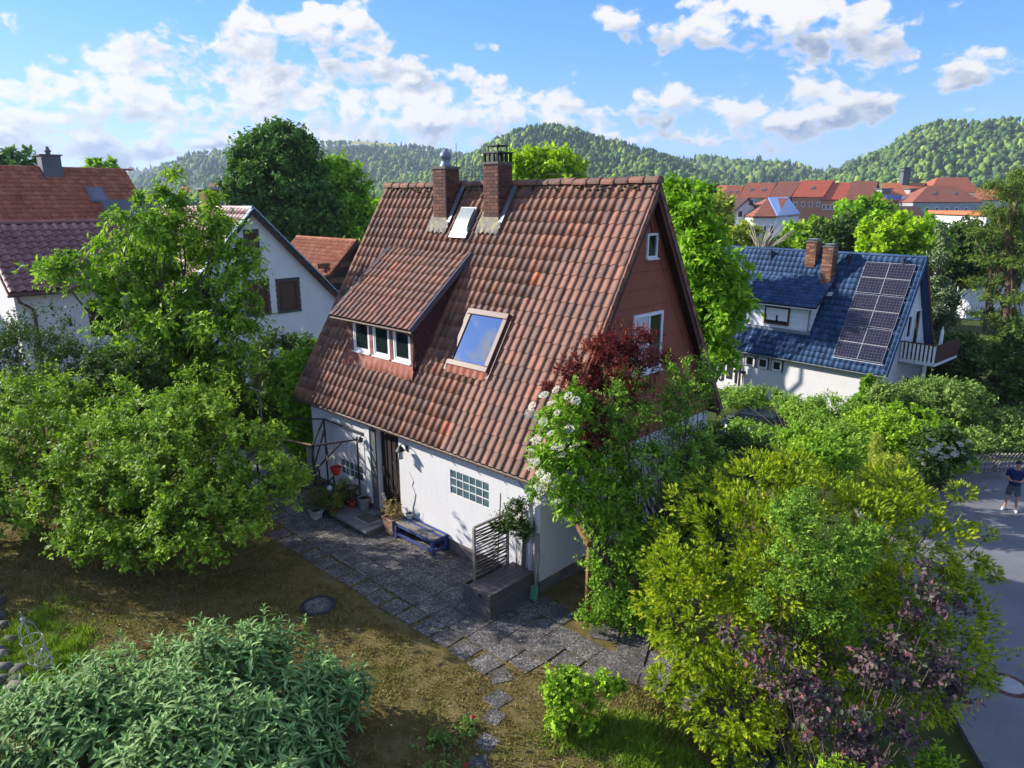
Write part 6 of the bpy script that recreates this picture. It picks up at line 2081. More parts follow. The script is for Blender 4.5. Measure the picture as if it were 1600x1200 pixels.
TY, TD = 215, 9
town_house('brown roofed town house with one skylight at the left end of the row', (1088, 316), (1127, 315), (1103, 296), (1135, 297), TY, TD, 'brown', m_cream, skylights=1)
town_house('orange roofed town house behind the left end of the row', (1092, 300), (1140, 299), (1098, 290), (1150, 289), TY + 22, TD, 'orange', m_cream, wins=3)
town_house('rust brown roofed narrow town house, second in the row', (1126, 312.5), (1152, 312), (1137, 290), (1163, 290), TY, TD, 'rust', m_salmon, skylights=2)
town_house('red brown town house with two skylights, third in the row', (1154, 309.5), (1200, 308.5), (1167, 286), (1214, 285), TY, TD + 1, 'rust', m_greyrender, skylights=2)
town_house('dull brown roofed town house, fourth in the row', (1201, 308), (1235, 307.5), (1217, 283.5), (1252, 283), TY, TD + 1, 'brown', m_greyrender)
town_house('broad bright red roofed town house in the middle of the row', (1237, 307.5), (1286, 307.5), (1253, 282), (1303, 281.5), TY, TD + 1, 'red', m_salmon, wins=4, skylights=1)
town_house('plain red roofed town house right of the broadest one', (1284, 312), (1319, 311.5), (1298, 285.5), (1333, 285), TY, TD + 1, 'red', m_salmon)
town_house('maroon roofed town house beside the orange one with the tower', (1319, 313), (1362, 312), (1332, 283), (1373, 282.5), TY, TD + 1, 'brown', m_salmon)
oth = town_house('orange town house with dormers, blue solar strip and roof tower', (1374, 313), (1428, 312.5), (1378, 286.5), (1448, 285), TY, TD, 'orange', m_salmon, wins=4)
o0 = Vector(oth.location)
P = spot(1412.5, 287, TY + TD) - o0
tw_ = MB().box(P.x - 1.1, P.x + 1.1, P.y - 1.1, P.y + 1.1, P.z - 3, P.z + 3.6).build('roof_tower', m_slate, oth)
MB().box(P.x - 1.5, P.x + 1.5, P.y - 1.5, P.y + 1.5, P.z + 3.6, P.z + 3.9).box(P.x - .9, P.x + .9, P.y - .9, P.y + .9, P.z + 3.9, P.z + 4.5).box(P.x - 1.3, P.x + 1.3, P.y - 1.3, P.y + 1.3, P.z + 4.5, P.z + 4.75).build('tower_cap', m_slate, tw_)
for (x, y) in ((1383, 299), (1427, 299)):
    P = spot(x, y, TY + 2.5) - o0
    MB().box(P.x - 1.5, P.x + 1.5, P.y - 1, P.y + 3, P.z - 1.6, P.z + .6).build('dormer', m_greyrender, oth)
    MB().box(P.x - 1.9, P.x + 1.9, P.y - 1.4, P.y + 3, P.z + .6, P.z + .85, Matrix.Rotation(0, 4, 'X')).build('dormer_roof', m_slate, oth)
    MB().box(P.x - 1.1, P.x + 1.1, P.y - 1.06, P.y - 1.0, P.z - .9, P.z + .3).build('dormer_window', m_glass, oth)
P = spot(1396, 309, TY - .6) - o0
MB().box(P.x - 2.2, P.x + 2.2, P.y - .3, P.y + .2, P.z - .6, P.z + .7, Matrix.Identity(4)).build('solar_strip', M_glass('bright_solar', (.04, .10, .45), .15), oth)
P = spot(1418, 309, TY - .6) - o0
MB().box(P.x - 2.1, P.x + 2.1, P.y - .3, P.y + .2, P.z - .5, P.z + .5).build('balcony_front', m_frame_white, oth)
# mansard building
mans = town_house('slate sided mansard building with brown hipped roof on the right', (1426, 315.6), (1537, 315.6), (1450, 290), (1493, 290), TY - 8, 7, 'brown', m_paleslate, wins=7, hip=True, skylights=2, group=None, name='mansard_house')
for o in list(mans.children):
    if o.name.startswith('window'):
        pass
town_house('tall rust coloured hipped roof behind the mansard building', (1452, 300), (1530, 300), (1465, 277.5), (1510, 276.5), TY + 10, 8, 'rust', m_cream, hip=True, wins=3, group=None)
town_house('low orange roof at the right end behind the pine', (1520, 312), (1580, 312), (1527, 294), (1566, 293), TY + 4, 8, 'orange', m_cream, wins=3, group=None)
town_house('flat orange roof below the mansard building, partly behind trees', (1494, 354), (1600, 356), (1494, 334), (1580, 334), 150, 8, 'orange', m_cream, wins=4, group=None)
town_house('maroon roofed low hall with orange hip in front of the orange house', (1376, 346), (1447, 336), (1396, 322.5), (1434, 321.5), 160, 7, 'dark', m_cream, wins=3, hip='orange', group=None)
# white houses in front of the row
hh = town_house('white villa with brown hipped roof and blue solar roof side', (1177, 338), (1215, 338), (1199, 310), (1230, 309.5), 120, 6.5, 'brown', m_gwhite, hip=True, wins=3, group=None, wrow=2)
bpy.data.objects.remove([o for o in hh.children if o.name.startswith('roof')][-1])
o0 = Vector(hh.location)
a, b, c, d = spot(1215, 338, 120), spot(1251, 335, 127), spot(1201, 310, 126.5), spot(1231, 309.5, 127.5)
sp_ = flat_quad('solar_roof', M_glass('pale_blue_solar', (.16, .30, .62), .12), hh, [a + Vector((0, 0, .1)), b + Vector((0, 0, .1)), d + Vector((0, 0, .2)), c + Vector((0, 0, .2))], .2)
a2 = a - o0; b2 = b - o0
MB().add([a2 + Vector((-.3, .6, -.3)), b2 + Vector((-.3, 0, -.3)), b2 + Vector((-.3, 0, -9)), a2 + Vector((-.3, .6, -9))], [(0, 1, 2, 3)]).build('side_wall', m_gwhite, hh)
wg2 = thing('white_gable_villa', 'white gabled villa with dark roof left of the solar roof villa', 'house', spot(1168, 350, 125))
o0 = Vector(wg2.location)
ap_, l_, r2_ = spot(1168.5, 310, 125) - o0, spot(1146, 331, 125) - o0, spot(1183, 327, 125) - o0
MB().add([l_, r2_, ap_, l_ + Vector((0, 8, 0)), r2_ + Vector((0, 8, 0)), ap_ + Vector((0, 8, 0)), Vector((l_.x, 0, -8)), Vector((r2_.x, 0, -8)), Vector((l_.x, 8, -8)), Vector((r2_.x, 8, -8))], [(0, 1, 2), (6, 7, 1, 0), (7, 9, 4, 1), (8, 6, 0, 3), (3, 5, 4), (9, 8, 3, 4)]).build('wall', m_gwhite, wg2)
for (p_, q_) in ((l_, ap_), (ap_, r2_)):
    P4 = [p_ + Vector((0, -.4, .1)) + o0, q_ + Vector((0, -.4, .1)) + o0, q_ + Vector((0, 9, .1)) + o0, p_ + Vector((0, 9, .1)) + o0]
    flat_quad('roof', m_rt['dark'], wg2, P4, .2)
frame_box(wg2, Matrix.Translation(spot(1169, 322, 124.95) - o0), .9, 1.2, 'window', m_frame_white, m_glass, .1)
frame_box(wg2, Matrix.Translation(spot(1152, 340, 124.95) - o0), .9, 1.2, 'window', m_frame_white, m_glass, .1)
town_house('pale house behind the birches at the left of the valley', (1088, 345), (1120, 344), (1086, 326), (1112, 326), 140, 6, 'brown', m_cream, wins=3, group=None)
# white blocks behind the pine at the right
wb = thing('white_block', 'large white building glimpsed behind the pine at the right edge', 'building', spot(1570, 520, 75))
o0 = Vector(wb.location)
MB().box(-4, 14, 0, 10, -4, 12.2).build('wall', m_gwhite, wb)
for k in range(3):
    for j in range(3):
        frame_box(wb, Matrix.Translation((-2.6 + k * 2.4, -.02, 1.5 + j * 3.1)), 1.1, 1.4, 'window', m_frame_white, m_glass, .12)
MB().box(-4.3, 14.3, -.3, 10.3, 12.2, 12.6).build('roof', m_rt['orange'], wb)
# far houses in the left valley
for i, (x, y, rm) in enumerate(((575, 335, 'orange'), (290, 300, 'orange'), (335, 295, 'rust'), (352, 302, 'orange'), (318, 303, 'brown'))):
    Yd = 260 if i == 0 else 520 + 25 * i
    s_ = Yd / FPX
    town_house(['orange roofed house among trees left of the brown roof', 'tiny orange roof leftmost in the far valley', 'tiny rust roof in the far valley below the hill', 'tiny orange roof nearest the dark tree in the far valley', 'tiny brown roof in the far valley between orange roofs'][i],
               (x - 12, y), (x + 10, y), (x - 7, y - 9), (x + 5, y - 9), Yd, 5 if i == 0 else 7, rm, m_cream, wins=2, group=None)

# ================================================================ wooded hills
ml_forest = M_leaf('forest_crown', [(0, (0.020, 0.042, 0.026)), (0.3, (0.036, 0.066, 0.028)), (0.55, (0.065, 0.105, 0.028)), (0.8, (0.110, 0.150, 0.032)), (1, (0.165, 0.19, 0.045))], .0, .9, patch=.012, gain=(1.9, 2.0, 1.3), fine=.55)
m_hillground = M_plain('forest_floor', (0.035, 0.055, 0.018), 1, var=.3, scale=.02, bmp=0)
m_meadow = M_plain('yellow_meadow', (0.30, 0.27, 0.06), 1, var=.2, scale=.05, bmp=0)


def ico_half():
    import bmesh
    bm = bmesh.new(); bmesh.ops.create_icosphere(bm, subdivisions=1, radius=1)
    V = np.array([v.co[:] for v in bm.verts]); Fc = np.array([[v.index for v in f.verts] for f in bm.faces]); bm.free()
    keep = V[Fc][:, :, 2].mean(1) > -.35
    return V, Fc[keep]


ICV, ICF = ico_half()


def crowns(P, H, Wd, conifer, r, name, label, base=(0, 0, 0)):
    """one mesh of many small tree crowns"""
    parts = []
    n = len(P)
    k = np.where(~conifer)[0]
    if len(k):
        bump_ = 1 + .28 * r.normal(size=(len(k), len(ICV), 1))
        V = ICV[None] * bump_ * np.stack([Wd[k], Wd[k], H[k] * .5], -1)[:, None] * .5 * np.array([1, 1, 2])
        V = V + (P[k] + np.stack([0 * H[k], 0 * H[k], H[k] * .5], -1))[:, None]
        FF = (ICF[None] + (np.arange(len(k)) * len(ICV))[:, None, None]).reshape(-1, 3)
        tn = np.repeat(np.clip(.42 + .22 * r.normal(size=len(k)), 0, 1), len(ICV)) + np.tile(ICV[:, 2] * .08, len(k))
        parts.append((V.reshape(-1, 3), FF, tn))
    k = np.where(conifer)[0]
    if len(k):
        m = 7
        a = np.arange(m) * 2 * np.pi / m
        prof = [(1.0, .10), (.45, .45), (.62, .42), (.22, .78), (.34, .74), (0.02, 1.0)]
        cv = np.array([[rr * np.cos(t), rr * np.sin(t), z] for rr, z in prof for t in a])
        cf = []
        for i in range(len(prof) - 1):
            for j in range(m):
                j2 = (j + 1) % m
                cf += [(i * m + j, i * m + j2, (i + 1) * m + j2), (i * m + j, (i + 1) * m + j2, (i + 1) * m + j)]
        cf = np.array(cf)
        V = cv[None] * np.array([1.25, 1.25, .85]) * (1 + .15 * r.normal(size=(len(k), len(cv), 1))) * np.stack([Wd[k] * .42, Wd[k] * .42, H[k] * 1.15], -1)[:, None] + P[k][:, None]
        FF = (cf[None] + (np.arange(len(k)) * len(cv))[:, None, None]).reshape(-1, 3)
        parts.append((V.reshape(-1, 3), FF, np.repeat(np.clip(.16 + .10 * r.normal(size=len(k)), 0, 1), len(cv))))
    V, F_, T = join(parts)
    o = mesh_np(name, V, F_, ml_forest, tone=T, smooth=True)
    tag(o, label, 'forest', kind='stuff')
    return o


def hill(name, label, crest, D0, D1, n_tree, seed, conif=.3, H=13, zfoot=-14, shp=.9, wavy=6, hole=None):
    r = np.random.default_rng(seed)
    cx = np.array([c[0] for c in crest], float); cy = np.array([c[1] for c in crest], float)
    def surf(x, s):
        """x photo column of the crest, s 0 foot .. 1 crest .. 1.6 behind"""
        y = np.interp(x, cx, cy)
        a = (x - 800) / FPX; b = (600 - y) / FPX
        dy = math.cos(PITCH) + b * math.sin(PITCH); dz = -math.sin(PITCH) + b * math.cos(PITCH)
        zc = CAMZ + dz / dy * D1 - H * .8
        Yd = D0 + (D1 - D0) * s
        tx = a / dy
        h = np.where(s <= 1, np.clip(s, 0, 1) ** shp, 1 - ((s - 1) * 1.1) ** 2)
        z = zfoot + (zc - zfoot) * h + wavy * np.sin(x * .045 + s * 5 + seed) * np.sin(s * 7 + x * .02) * np.clip(1 - np.abs(s - .5) * 2, 0, 1)
        return np.stack([tx * Yd, Yd, z], -1)
    xs_ = np.linspace(cx[0], cx[-1], 90); ss = np.linspace(0, 1.7, 34)
    Xg, Sg = np.meshgrid(xs_, ss)
    Pg = surf(Xg.ravel(), Sg.ravel())
    idx = np.arange(Pg.shape[0]).reshape(len(ss), len(xs_))
    F = np.stack([idx[:-1, :-1], idx[:-1, 1:], idx[1:, 1:], idx[1:, :-1]], -1).reshape(-1, 4)
    o = mesh_np(name, Pg, F, m_hillground, smooth=True)
    tag(o, label, 'hill', kind='structure')
    x = r.uniform(cx[0], cx[-1], n_tree); s = r.random(n_tree) ** .85 * 1.04
    if hole is not None:
        k = ~((x > hole[0]) & (x < hole[1]) & (s > hole[2]) & (s < hole[3]))
        x, s = x[k], s[k]
    P = surf(x, s)
    grove = np.sin(P[:, 0] * .012 + seed) * np.sin(P[:, 1] * .015 + 2 * seed) + .5 * np.sin(P[:, 0] * .037 + P[:, 1] * .021)
    con = r.random(len(x)) < np.clip(conif + .55 * grove, .02, .95)
    Hh = H * r.uniform(.5, 1.35, len(x))
    crowns(P, Hh, Hh * r.uniform(.65, .95, len(x)), con, r, 'forest', 'mixed forest covering ' + label)
    if hole is not None:
        xs2 = np.linspace(hole[0], hole[1], 12); s2 = np.linspace(hole[2], hole[3], 5)
        Xg, Sg = np.meshgrid(xs2, s2); Pm = surf(Xg.ravel(), Sg.ravel()); Pm[:, 2] += H * .75
        idx = np.arange(60).reshape(5, 12)
        F = np.stack([idx[:-1, :-1], idx[:-1, 1:], idx[1:, 1:], idx[1:, :-1]], -1).reshape(-1, 4)
        tag(mesh_np('meadow', Pm, F, m_meadow, smooth=True), 'yellow hilltop meadow in the forest', 'meadow', kind='structure')


hill('hill', 'the far blue ridge on the left', [(-500, 285), (-200, 275), (0, 268), (150, 266), (240, 258), (330, 246), (420, 250), (520, 268)], 2300, 3000, 900, 61, .4, 22)
hill('hill', 'the long hill behind the dark trees on the left', [(205, 282), (250, 258), (300, 238), (350, 231), (420, 229), (480, 222), (560, 220), (640, 226), (700, 234), (760, 244), (830, 262), (900, 285)], 900, 1700, 3400, 62, .3, 10, hole=(548, 618, .90, .985))
hill('hill', 'the rounded hill behind the ridge of the brown roof', [(560, 300), (640, 275), (720, 250), (760, 226), (800, 203), (850, 194), (890, 198), (940, 214), (990, 226), (1040, 240), (1090, 262), (1140, 280), (1200, 296)], 520, 1000, 5400, 63, .25, 6.8)
hill('hill', 'the low wooded shoulder in the middle distance', [(1020, 268), (1060, 250), (1110, 246), (1160, 250), (1220, 254), (1270, 266), (1320, 288)], 800, 1350, 1300, 64, .5, 16)
hill('hill', 'the saddle between the two big hills', [(1180, 296), (1260, 274), (1330, 250), (1390, 232), (1460, 225), (1600, 225), (1700, 225)], 900, 1600, 1100, 65, .3, 15)
hill('hill', 'the big sunny hill on the right', [(1180, 300), (1250, 285), (1320, 262), (1380, 232), (1430, 200), (1470, 189), (1530, 186), (1600, 184), (1700, 192), (1850, 215), (2100, 250)], 560, 900, 5800, 66, .16, 6.4)


def tree_belt(label, x0, x1, ytop0, ytop1, Y0, Y1, n, seed, H=9, conif=.15):
    r = np.random.default_rng(seed)
    Yd = r.uniform(Y0, Y1, n); x = r.uniform(x0, x1, n)
    a = (x - 800) / FPX / 1.04
    X = a * Yd
    Z = ground_z(X, Yd)
    yt = ytop0 + (ytop1 - ytop0) * (x - x0) / (x1 - x0)
    Hh = np.clip((CAMZ + (305 - yt) / 1146 * Yd) - Z, 4, H * 1.6) * r.uniform(.75, 1.05, n)
    P = np.stack([X, Yd, Z], -1)
    crowns(P, Hh, Hh * r.uniform(.6, .9, n), r.random(n) < conif, r, 'tree_belt', label)


tree_belt('belt of valley trees between the left houses and the hill', 180, 640, 302, 300, 230, 420, 520, 71, 11)
tree_belt('trees in the valley behind the town roofs', 640, 1200, 302, 300, 260, 400, 420, 72, 12)
tree_belt('trees behind the right end of the town', 1200, 1750, 300, 296, 240, 370, 420, 73, 13)
tree_belt('trees at the far left behind the orange roof', -400, 180, 300, 300, 150, 400, 300, 74, 11)

# ================================================================ single trees further off
def btree(name, label, cat, lobes, mat, n, leaf, seed, r0=.25, per=7, tw=.6, group=None, zb=None, **kw):
    L = np.array(lobes); c = (L[:, :3] * L[:, 3:4]).sum(0) / L[:, 3].sum()
    zb = gz(c[0], c[1]) if zb is None else zb
    n = int(n * .62); leaf = (leaf[0] * 1.2, leaf[1] * 1.2)
    return plant(name, label, cat, (c[0], c[1], zb), lobes, mat, n, per, tw, leaf, seed=seed, r0=r0, n_limb=kw.pop('n_limb', 24), group=group, **kw)


btree('linden_tree', 'big dark green linden tree rising behind the white gable', 'tree', [LP(435, 300, 55, 75, 85, 3.5), LP(410, 245, 55, 45, 40, 2), LP(450, 230, 55, 40, 34, 2), LP(390, 320, 54, 40, 60, 2.2), LP(470, 340, 54, 60, 60, 2.5), LP(425, 215, 55, 18, 18, 1)], ml_linden, 10500, (.23, .15), 101, .35, tw=.9, shell=.6, lump=.12)
btree('linden_tree', 'smaller fresher green tree leaning on the big dark linden', 'tree', [LP(530, 320, 57, 50, 65, 2.4), LP(515, 280, 57, 30, 28, 1.5), LP(545, 360, 56, 36, 45, 2)], ml_walnut, 4400, (.28, .17), 102, .25, tw=.8, shell=.6, lump=.12)
btree('walnut_tree', 'bright green walnut tree behind the brown gable', 'tree', [LP(1075, 330, 23, 36, 45, 1.2), LP(1090, 400, 22.5, 55, 55, 1.5), LP(1120, 470, 22, 48, 60, 1.4), LP(1050, 300, 23.5, 20, 24, .7), LP(1140, 440, 22.5, 26, 34, .8), LP(1110, 540, 22, 30, 50, 1.0), LP(1060, 460, 23, 40, 60, 1.2)], ml_walnut, 5200, (.17, .075), 103, .18, per=8, tw=.5, shell=.45, droop=.35)
btree('maple_tree', 'yellow green tree top showing above the roof ridge', 'tree', [LP(850, 275, 45, 50, 38, 2), LP(820, 262, 45, 30, 24, 1.4), LP(880, 268, 45, 28, 24, 1.4)], ml_bright, 3000, (.22, .16), 104, .2)
btree('tree', 'dark tree top above the orange roof at the left edge', 'tree', [LP(10, 255, 75, 40, 20, 3), LP(-40, 260, 75, 50, 35, 3), LP(30, 285, 75, 60, 30, 3)], ml_linden, 2000, (.4, .26), 105, .3)
btree('tree', 'small round bright tree top behind the orange ridge', 'tree', [LP(160, 262, 80, 26, 12, 1.6), LP(165, 290, 80, 30, 25, 2)], ml_walnut, 1100, (.36, .24), 106, .25)
for i, (x, y, Y, rx, ry, mt, lab) in enumerate((
        (600, 345, 62, 22, 30, ml_walnut, 'rounded green tree between the barn and the brown roof'),
        (565, 345, 75, 24, 26, ml_birch, 'pale yellow green tree left of the brown roof'),
        (1115, 345, 66, 26, 40, ml_birch, 'pale birch beside the walnut tree'),
        (1105, 320, 72, 16, 24, ml_dark, 'dark slim conifer like tree above the walnut'),
        (1155, 378, 62, 30, 24, ml_birch, 'yellowish birch in front of the white villa'),
        (1265, 376, 72, 42, 28, ml_hedge, 'broad olive green tree right of the solar villa'),
        (1228, 388, 64, 36, 18, ml_hedge, 'low green tree behind the blue roof ridge'),
        (1350, 345, 78, 40, 34, ml_walnut, 'full green tree in front of the maroon roofed town house'),
        (1320, 372, 60, 44, 30, ml_dark, 'dark tree behind the twin chimneys'),
        (1400, 375, 52, 50, 34, ml_bright, 'bright yellow green maple behind the solar panels'),
        (1440, 376, 56, 36, 32, ml_walnut, 'green maple between bright maple and blue spruce'),
        (1500, 400, 60, 40, 50, ml_dark, 'dark tree between spruce and pine'),
        (1475, 362, 90, 24, 12, ml_hedge, 'small hedge tree below the mansard building'),
        (1560, 380, 66, 40, 40, ml_dark, 'dark crown behind the pine'))):
    btree('garden_tree', lab, 'tree', [LP(x, y, Y, rx, ry, rx / FPX * Y), LP(x - rx * .4, y + ry * .2, Y, rx * .6, ry * .7), LP(x + rx * .45, y + ry * .15, Y + .5, rx * .6, ry * .75), LP(x + 4, y - ry * .4, Y, rx * .5, ry * .5)], mt, int(900 + 1.1 * rx * ry), (.005 * Y, .0034 * Y), 110 + i, .16, tw=.012 * Y, group='garden trees between the blue roof and the town', shell=.45)
# bare branching birch
t = thing('bare_birch', 'nearly leafless pale birch behind the blue ridge', 'tree', spot(1187, 400, 58))
mb = MB(); random.seed(5)
top_ = spot(1187, 345, 58) - t.location
for k in range(26):
    e = Vector((random.gauss(0, 1.1), random.gauss(0, .8), top_.z * random.uniform(.6, 1.05)))
    mb.tube([(0, 0, -6), (0, 0, -1), (e.x * .35, e.y * .35, e.z * .4), e], [.12, .09, .05, .012], 5)
mb.build('branches', m_barkpale, t)
# conifers
def conifer(label, name, x, ytop, ybot, Y, half, mat, seed, n=3200, tiers=13, gap=.0, leaf=(.35, .10), zb=None, lean=.25, tw=.5):
    r = np.random.default_rng(seed)
    top = spot(x, ytop, Y); bot = spot(x, ybot, Y)
    lob = []
    for k in range(tiers):
        f = (k + .5) / tiers
        z = top.z + (bot.z - top.z) * f
        R_ = half / FPX * Y * (f ** .8) * r.uniform(.8, 1.1)
        for j in range(max(2, int(3 + 4 * f))):
            a = r.uniform(0, 6.28)
            lob.append((top.x + math.cos(a) * R_ * .6, top.y + math.sin(a) * R_ * .6, z - .1 * R_, R_ * .5 + .15, R_ * .5 + .15, .22 + .10 * R_ - gap))
    return plant(name, label, 'conifer', (top.x, top.y, gz(top.x, top.y) if zb is None else zb), lob, mat, n, 9, tw, leaf, seed=seed, r0=.2, fork_h=.95, n_limb=40, shell=.2, upbias=-.1, droop=.25)


conifer('blue grey spruce beside the balcony gable', 'blue_spruce', 1472, 345, 580, 45, 72, ml_spruce, 131, 3600, 15, leaf=(.26, .075))
# pine with separate layered boughs
lob = []
r = np.random.default_rng(132)
for (x, y, rx, ry) in ((1570, 290, 34, 10), (1590, 305, 50, 14), (1560, 330, 44, 10), (1600, 345, 60, 14), (1545, 362, 40, 9), (1590, 380, 55, 12), (1560, 405, 60, 10), (1600, 425, 60, 12), (1545, 440, 44, 8), (1585, 465, 60, 10), (1555, 492, 50, 10), (1600, 510, 50, 12), (1570, 535, 60, 9), (1600, 275, 30, 10)):
    lob.append(LP(x, y, 42 + r.uniform(-1, 1), rx, ry, rx / FPX * 34))
plant('pine_tree', 'tall pine with layered boughs and bare trunk at the right edge', 'conifer', (*spot(1576, 600, 42).to_2d(), -5), lob, ml_pine, 3600, 10, .5, (.19, .036), seed=132, r0=.22, fork_h=1.15, n_limb=40, shell=.25, lump=.3, upbias=.3, wood=M_plain('pine_bark', (0.17, 0.10, 0.065), .95, var=.4, scale=8, bmp=.6))
# hedges and shrubs on the right
for i, (nm, lab, lobs, mt, n, leaf, tw) in enumerate((
        ('shrub', 'dark green shrubs under the pine at the right edge', [LP(1560, 590, 38, 60, 40, 2), LP(1500, 560, 40, 40, 40, 1.6), LP(1600, 560, 40, 50, 60, 2), LP(1510, 620, 36, 40, 26, 1.4)], ml_dark, 5200, (.17, .10), .5),
        ('shrub', 'feathery grey green shrub in front of the balcony', [LP(1440, 622, 33, 60, 30, 1.6), LP(1400, 628, 32, 30, 22, 1.0), LP(1490, 620, 31, 50, 30, 1.4), LP(1380, 625, 31.5, 24, 30, .8)], ml_grey, 4400, (.12, .06), .45),
        ('shrub', 'loose grey green shrub with white blossoms along the fence', [LP(1560, 665, 30, 60, 30, 1.4), LP(1600, 680, 29, 50, 30, 1.2), LP(1530, 690, 28.6, 30, 22, .9), LP(1560, 700, 28.4, 60, 14, .6)], ml_grey, 3400, (.10, .05), .35),
        ('round_hedge', 'clipped light green dome shaped hedge at the bend of the road', [LP(1410, 672, 26, 82, 34, 2.0), LP(1430, 700, 25.6, 80, 36, 1.9), LP(1380, 690, 25.8, 60, 36, 1.6)], ml_hedge, 7600, (.08, .055), .16),
        ('shrub', 'wild green shrubs below the white wall of the blue roofed house', [LP(1265, 645, 29, 40, 20, 1.2), LP(1310, 640, 29, 46, 20, 1.4), LP(1285, 672, 27, 55, 24, 1.3), LP(1320, 690, 25, 40, 30, 1.2), LP(1190, 622, 33, 44, 16, 1.2), LP(1150, 622, 33, 36, 18, 1.2), LP(1240, 640, 30, 26, 22, 1.0), LP(1165, 672, 28, 34, 16, .9), LP(1215, 684, 27, 34, 16, .9)], ml_plumgreen, 6800, (.09, .05), .4),
        ('shrub', 'leafy green shrubs left of the round hedge beside the drive', [LP(1290, 720, 23, 60, 34, 1.3), LP(1330, 740, 21.5, 50, 30, 1.1), LP(1260, 690, 24.5, 40, 22, 1.0)], ml_elder, 3600, (.10, .055), .35),
        ('cypress_shrub', 'feathery olive conifer shrub above the yew', [LP(1385, 740, 18, 30, 34, .5), LP(1400, 770, 17, 40, 30, .6), LP(1370, 700, 19, 10, 24, .25), LP(1350, 760, 17.5, 26, 30, .5)], ml_birch, 3000, (.07, .018), .25),
        ('ivy', 'ivy climbing the corner of the blue roofed house', [LP(1352, 610, 35.4, 12, 26, .35), LP(1345, 635, 34.5, 20, 14, .5)], ml_creeper, 800, (.12, .10), .3),
        ('hedge', 'dark hedge behind the left end of the terrace', [LP(440, 640, 24, 40, 40, 1.0), LP(480, 560, 26, 30, 36, .9)], ml_creeper, 1600, (.12, .08), .4))):
    btree(nm, lab, 'shrub', lobs, mt, n, leaf, 140 + i, .05, tw=tw, shell=.6 if nm != 'round_hedge' else .9, lump=.2 if nm != 'round_hedge' else .05)
e2, ep2, ed2 = btree('elder', 'dark green elder with white flower heads at the road bend', 'shrub', [LP(1470, 700, 22.5, 34, 34, .9), LP(1450, 730, 22, 30, 30, .8), LP(1490, 690, 22.8, 20, 22, .6)], ml_dark, 2100, (.11, .05), 160, .05, tw=.35)
r = np.random.default_rng(161)
sel = []
for k in range(34):
    sel.append(spot(1475 + r.normal() * 20, 700 + r.normal() * 18, 21.6))
umbels(e2, e2.location, sel, [(-.2, -.7, .4)] * len(sel), .085, r)
# fill shrubs between houses at left and centre
btree('shrub', 'green bushes in the gap behind the barn roof', 'shrub', [LP(560, 400, 50, 30, 30, 2), LP(600, 380, 55, 30, 30, 2), LP(490, 395, 52, 30, 20, 2)], ml_walnut, 2200, (.2, .13), 170, .08)

# ================================================================ things on the patio
random.seed(77)
HT = lambda name, label, cat, u, v, z=0.0, group=None: thing(name, label, cat, hw(u, v, z), HROT, group)


def pot(name, label, u, v, r, h, mat, z=0.02, cat='flower pot', square=False, plantmat=None, ph=.25, pr=.2, seed=1, leaf=(.05, .02), rim=True, n=160, group='flower pots by the door'):
    t = HT(name, label, cat, u, v, z, group)
    if square:
        b = MB().add([(-r * .75, -r * .75, 0), (r * .75, -r * .75, 0), (r * .75, r * .75, 0), (-r * .75, r * .75, 0), (-r, -r, h), (r, -r, h), (r, r, h), (-r, r, h)], [(3, 2, 1, 0), (0, 1, 5, 4), (1, 2, 6, 5), (2, 3, 7, 6), (3, 0, 4, 7)])
        b.box(-r - .015, r + .015, -r - .015, -r + .02, h - .04, h).box(-r - .015, r + .015, r - .02, r + .015, h - .04, h).box(-r - .015, -r + .02, -r + .02, r - .02, h - .04, h).box(r - .02, r + .015, -r + .02, r - .02, h - .04, h)
        b.build('bowl', mat, t)
        MB().box(-r + .02, r - .02, -r + .02, r - .02, h - .06, h - .03).build('soil', m_soil, t)
    else:
        prof = [(0, 0), (r * .68, 0), (r * .92, h * .8), (r * .92, h * .82), (r * 1.03, h * .82), (r * 1.05, h), (r * .94, h), (r * .92, h * .9)]
        MB().lathe(prof, 18).build('bowl', mat, t, smooth=False)
        MB().lathe([(0, h * .91), (r * .93, h * .9)], 14).build('soil', m_soil, t)
    if plantmat:
        rr = np.random.default_rng(seed)
        c = hw(u, v, z + h + ph * .45)
        p, d, rad, k = twigs_in([(c.x, c.y, c.z, pr, pr, ph * .6)], n, rr, .2, .3)
        V, F_, T = leaves_on(p, d, rr, 7, .12, leaf[0], leaf[1], rad=rad)
        V = V - np.array(t.location)
        ca, sa = math.cos(-HROT), math.sin(-HROT)
        V = np.stack([V[:, 0] * ca - V[:, 1] * sa, V[:, 0] * sa + V[:, 1] * ca, V[:, 2]], -1)
        mesh_np('plant', V, F_, plantmat, t, tone=T)
    return t


# doorstep
ds = HT('doorstep', 'broad dark stone doorstep before the front door', 'doorstep', 5.32, -.48)
MB().box(-.72, .72, -.40, .44, -.05, .11).build('base', m_plinth, ds)
MB().box(-.76, .76, -.48, .465, .111, .175).build('slab', m_slate_step, ds, bevel=.01)
mt = HT('door_mat', 'grey brown door mat with pale border in the middle of the doorstep', 'door mat', 5.12, -.50, .176)
MB().box(-.30, .30, -.2, .2, 0, .012).build('border', m_palestone, mt); MB().box(-.28, .28, -.18, .18, .0121, .02).build('pile', m_mat, mt)
mt = HT('door_mat', 'dark ribbed door mat right below the front door', 'door mat', 4.86, -.16, .176)
MB().box(-.28, .28, -.16, .16, 0, .014).build('border', m_black, mt); MB().box(-.26, .26, -.14, .14, .0141, .02).build('pile', m_mat_b, mt)

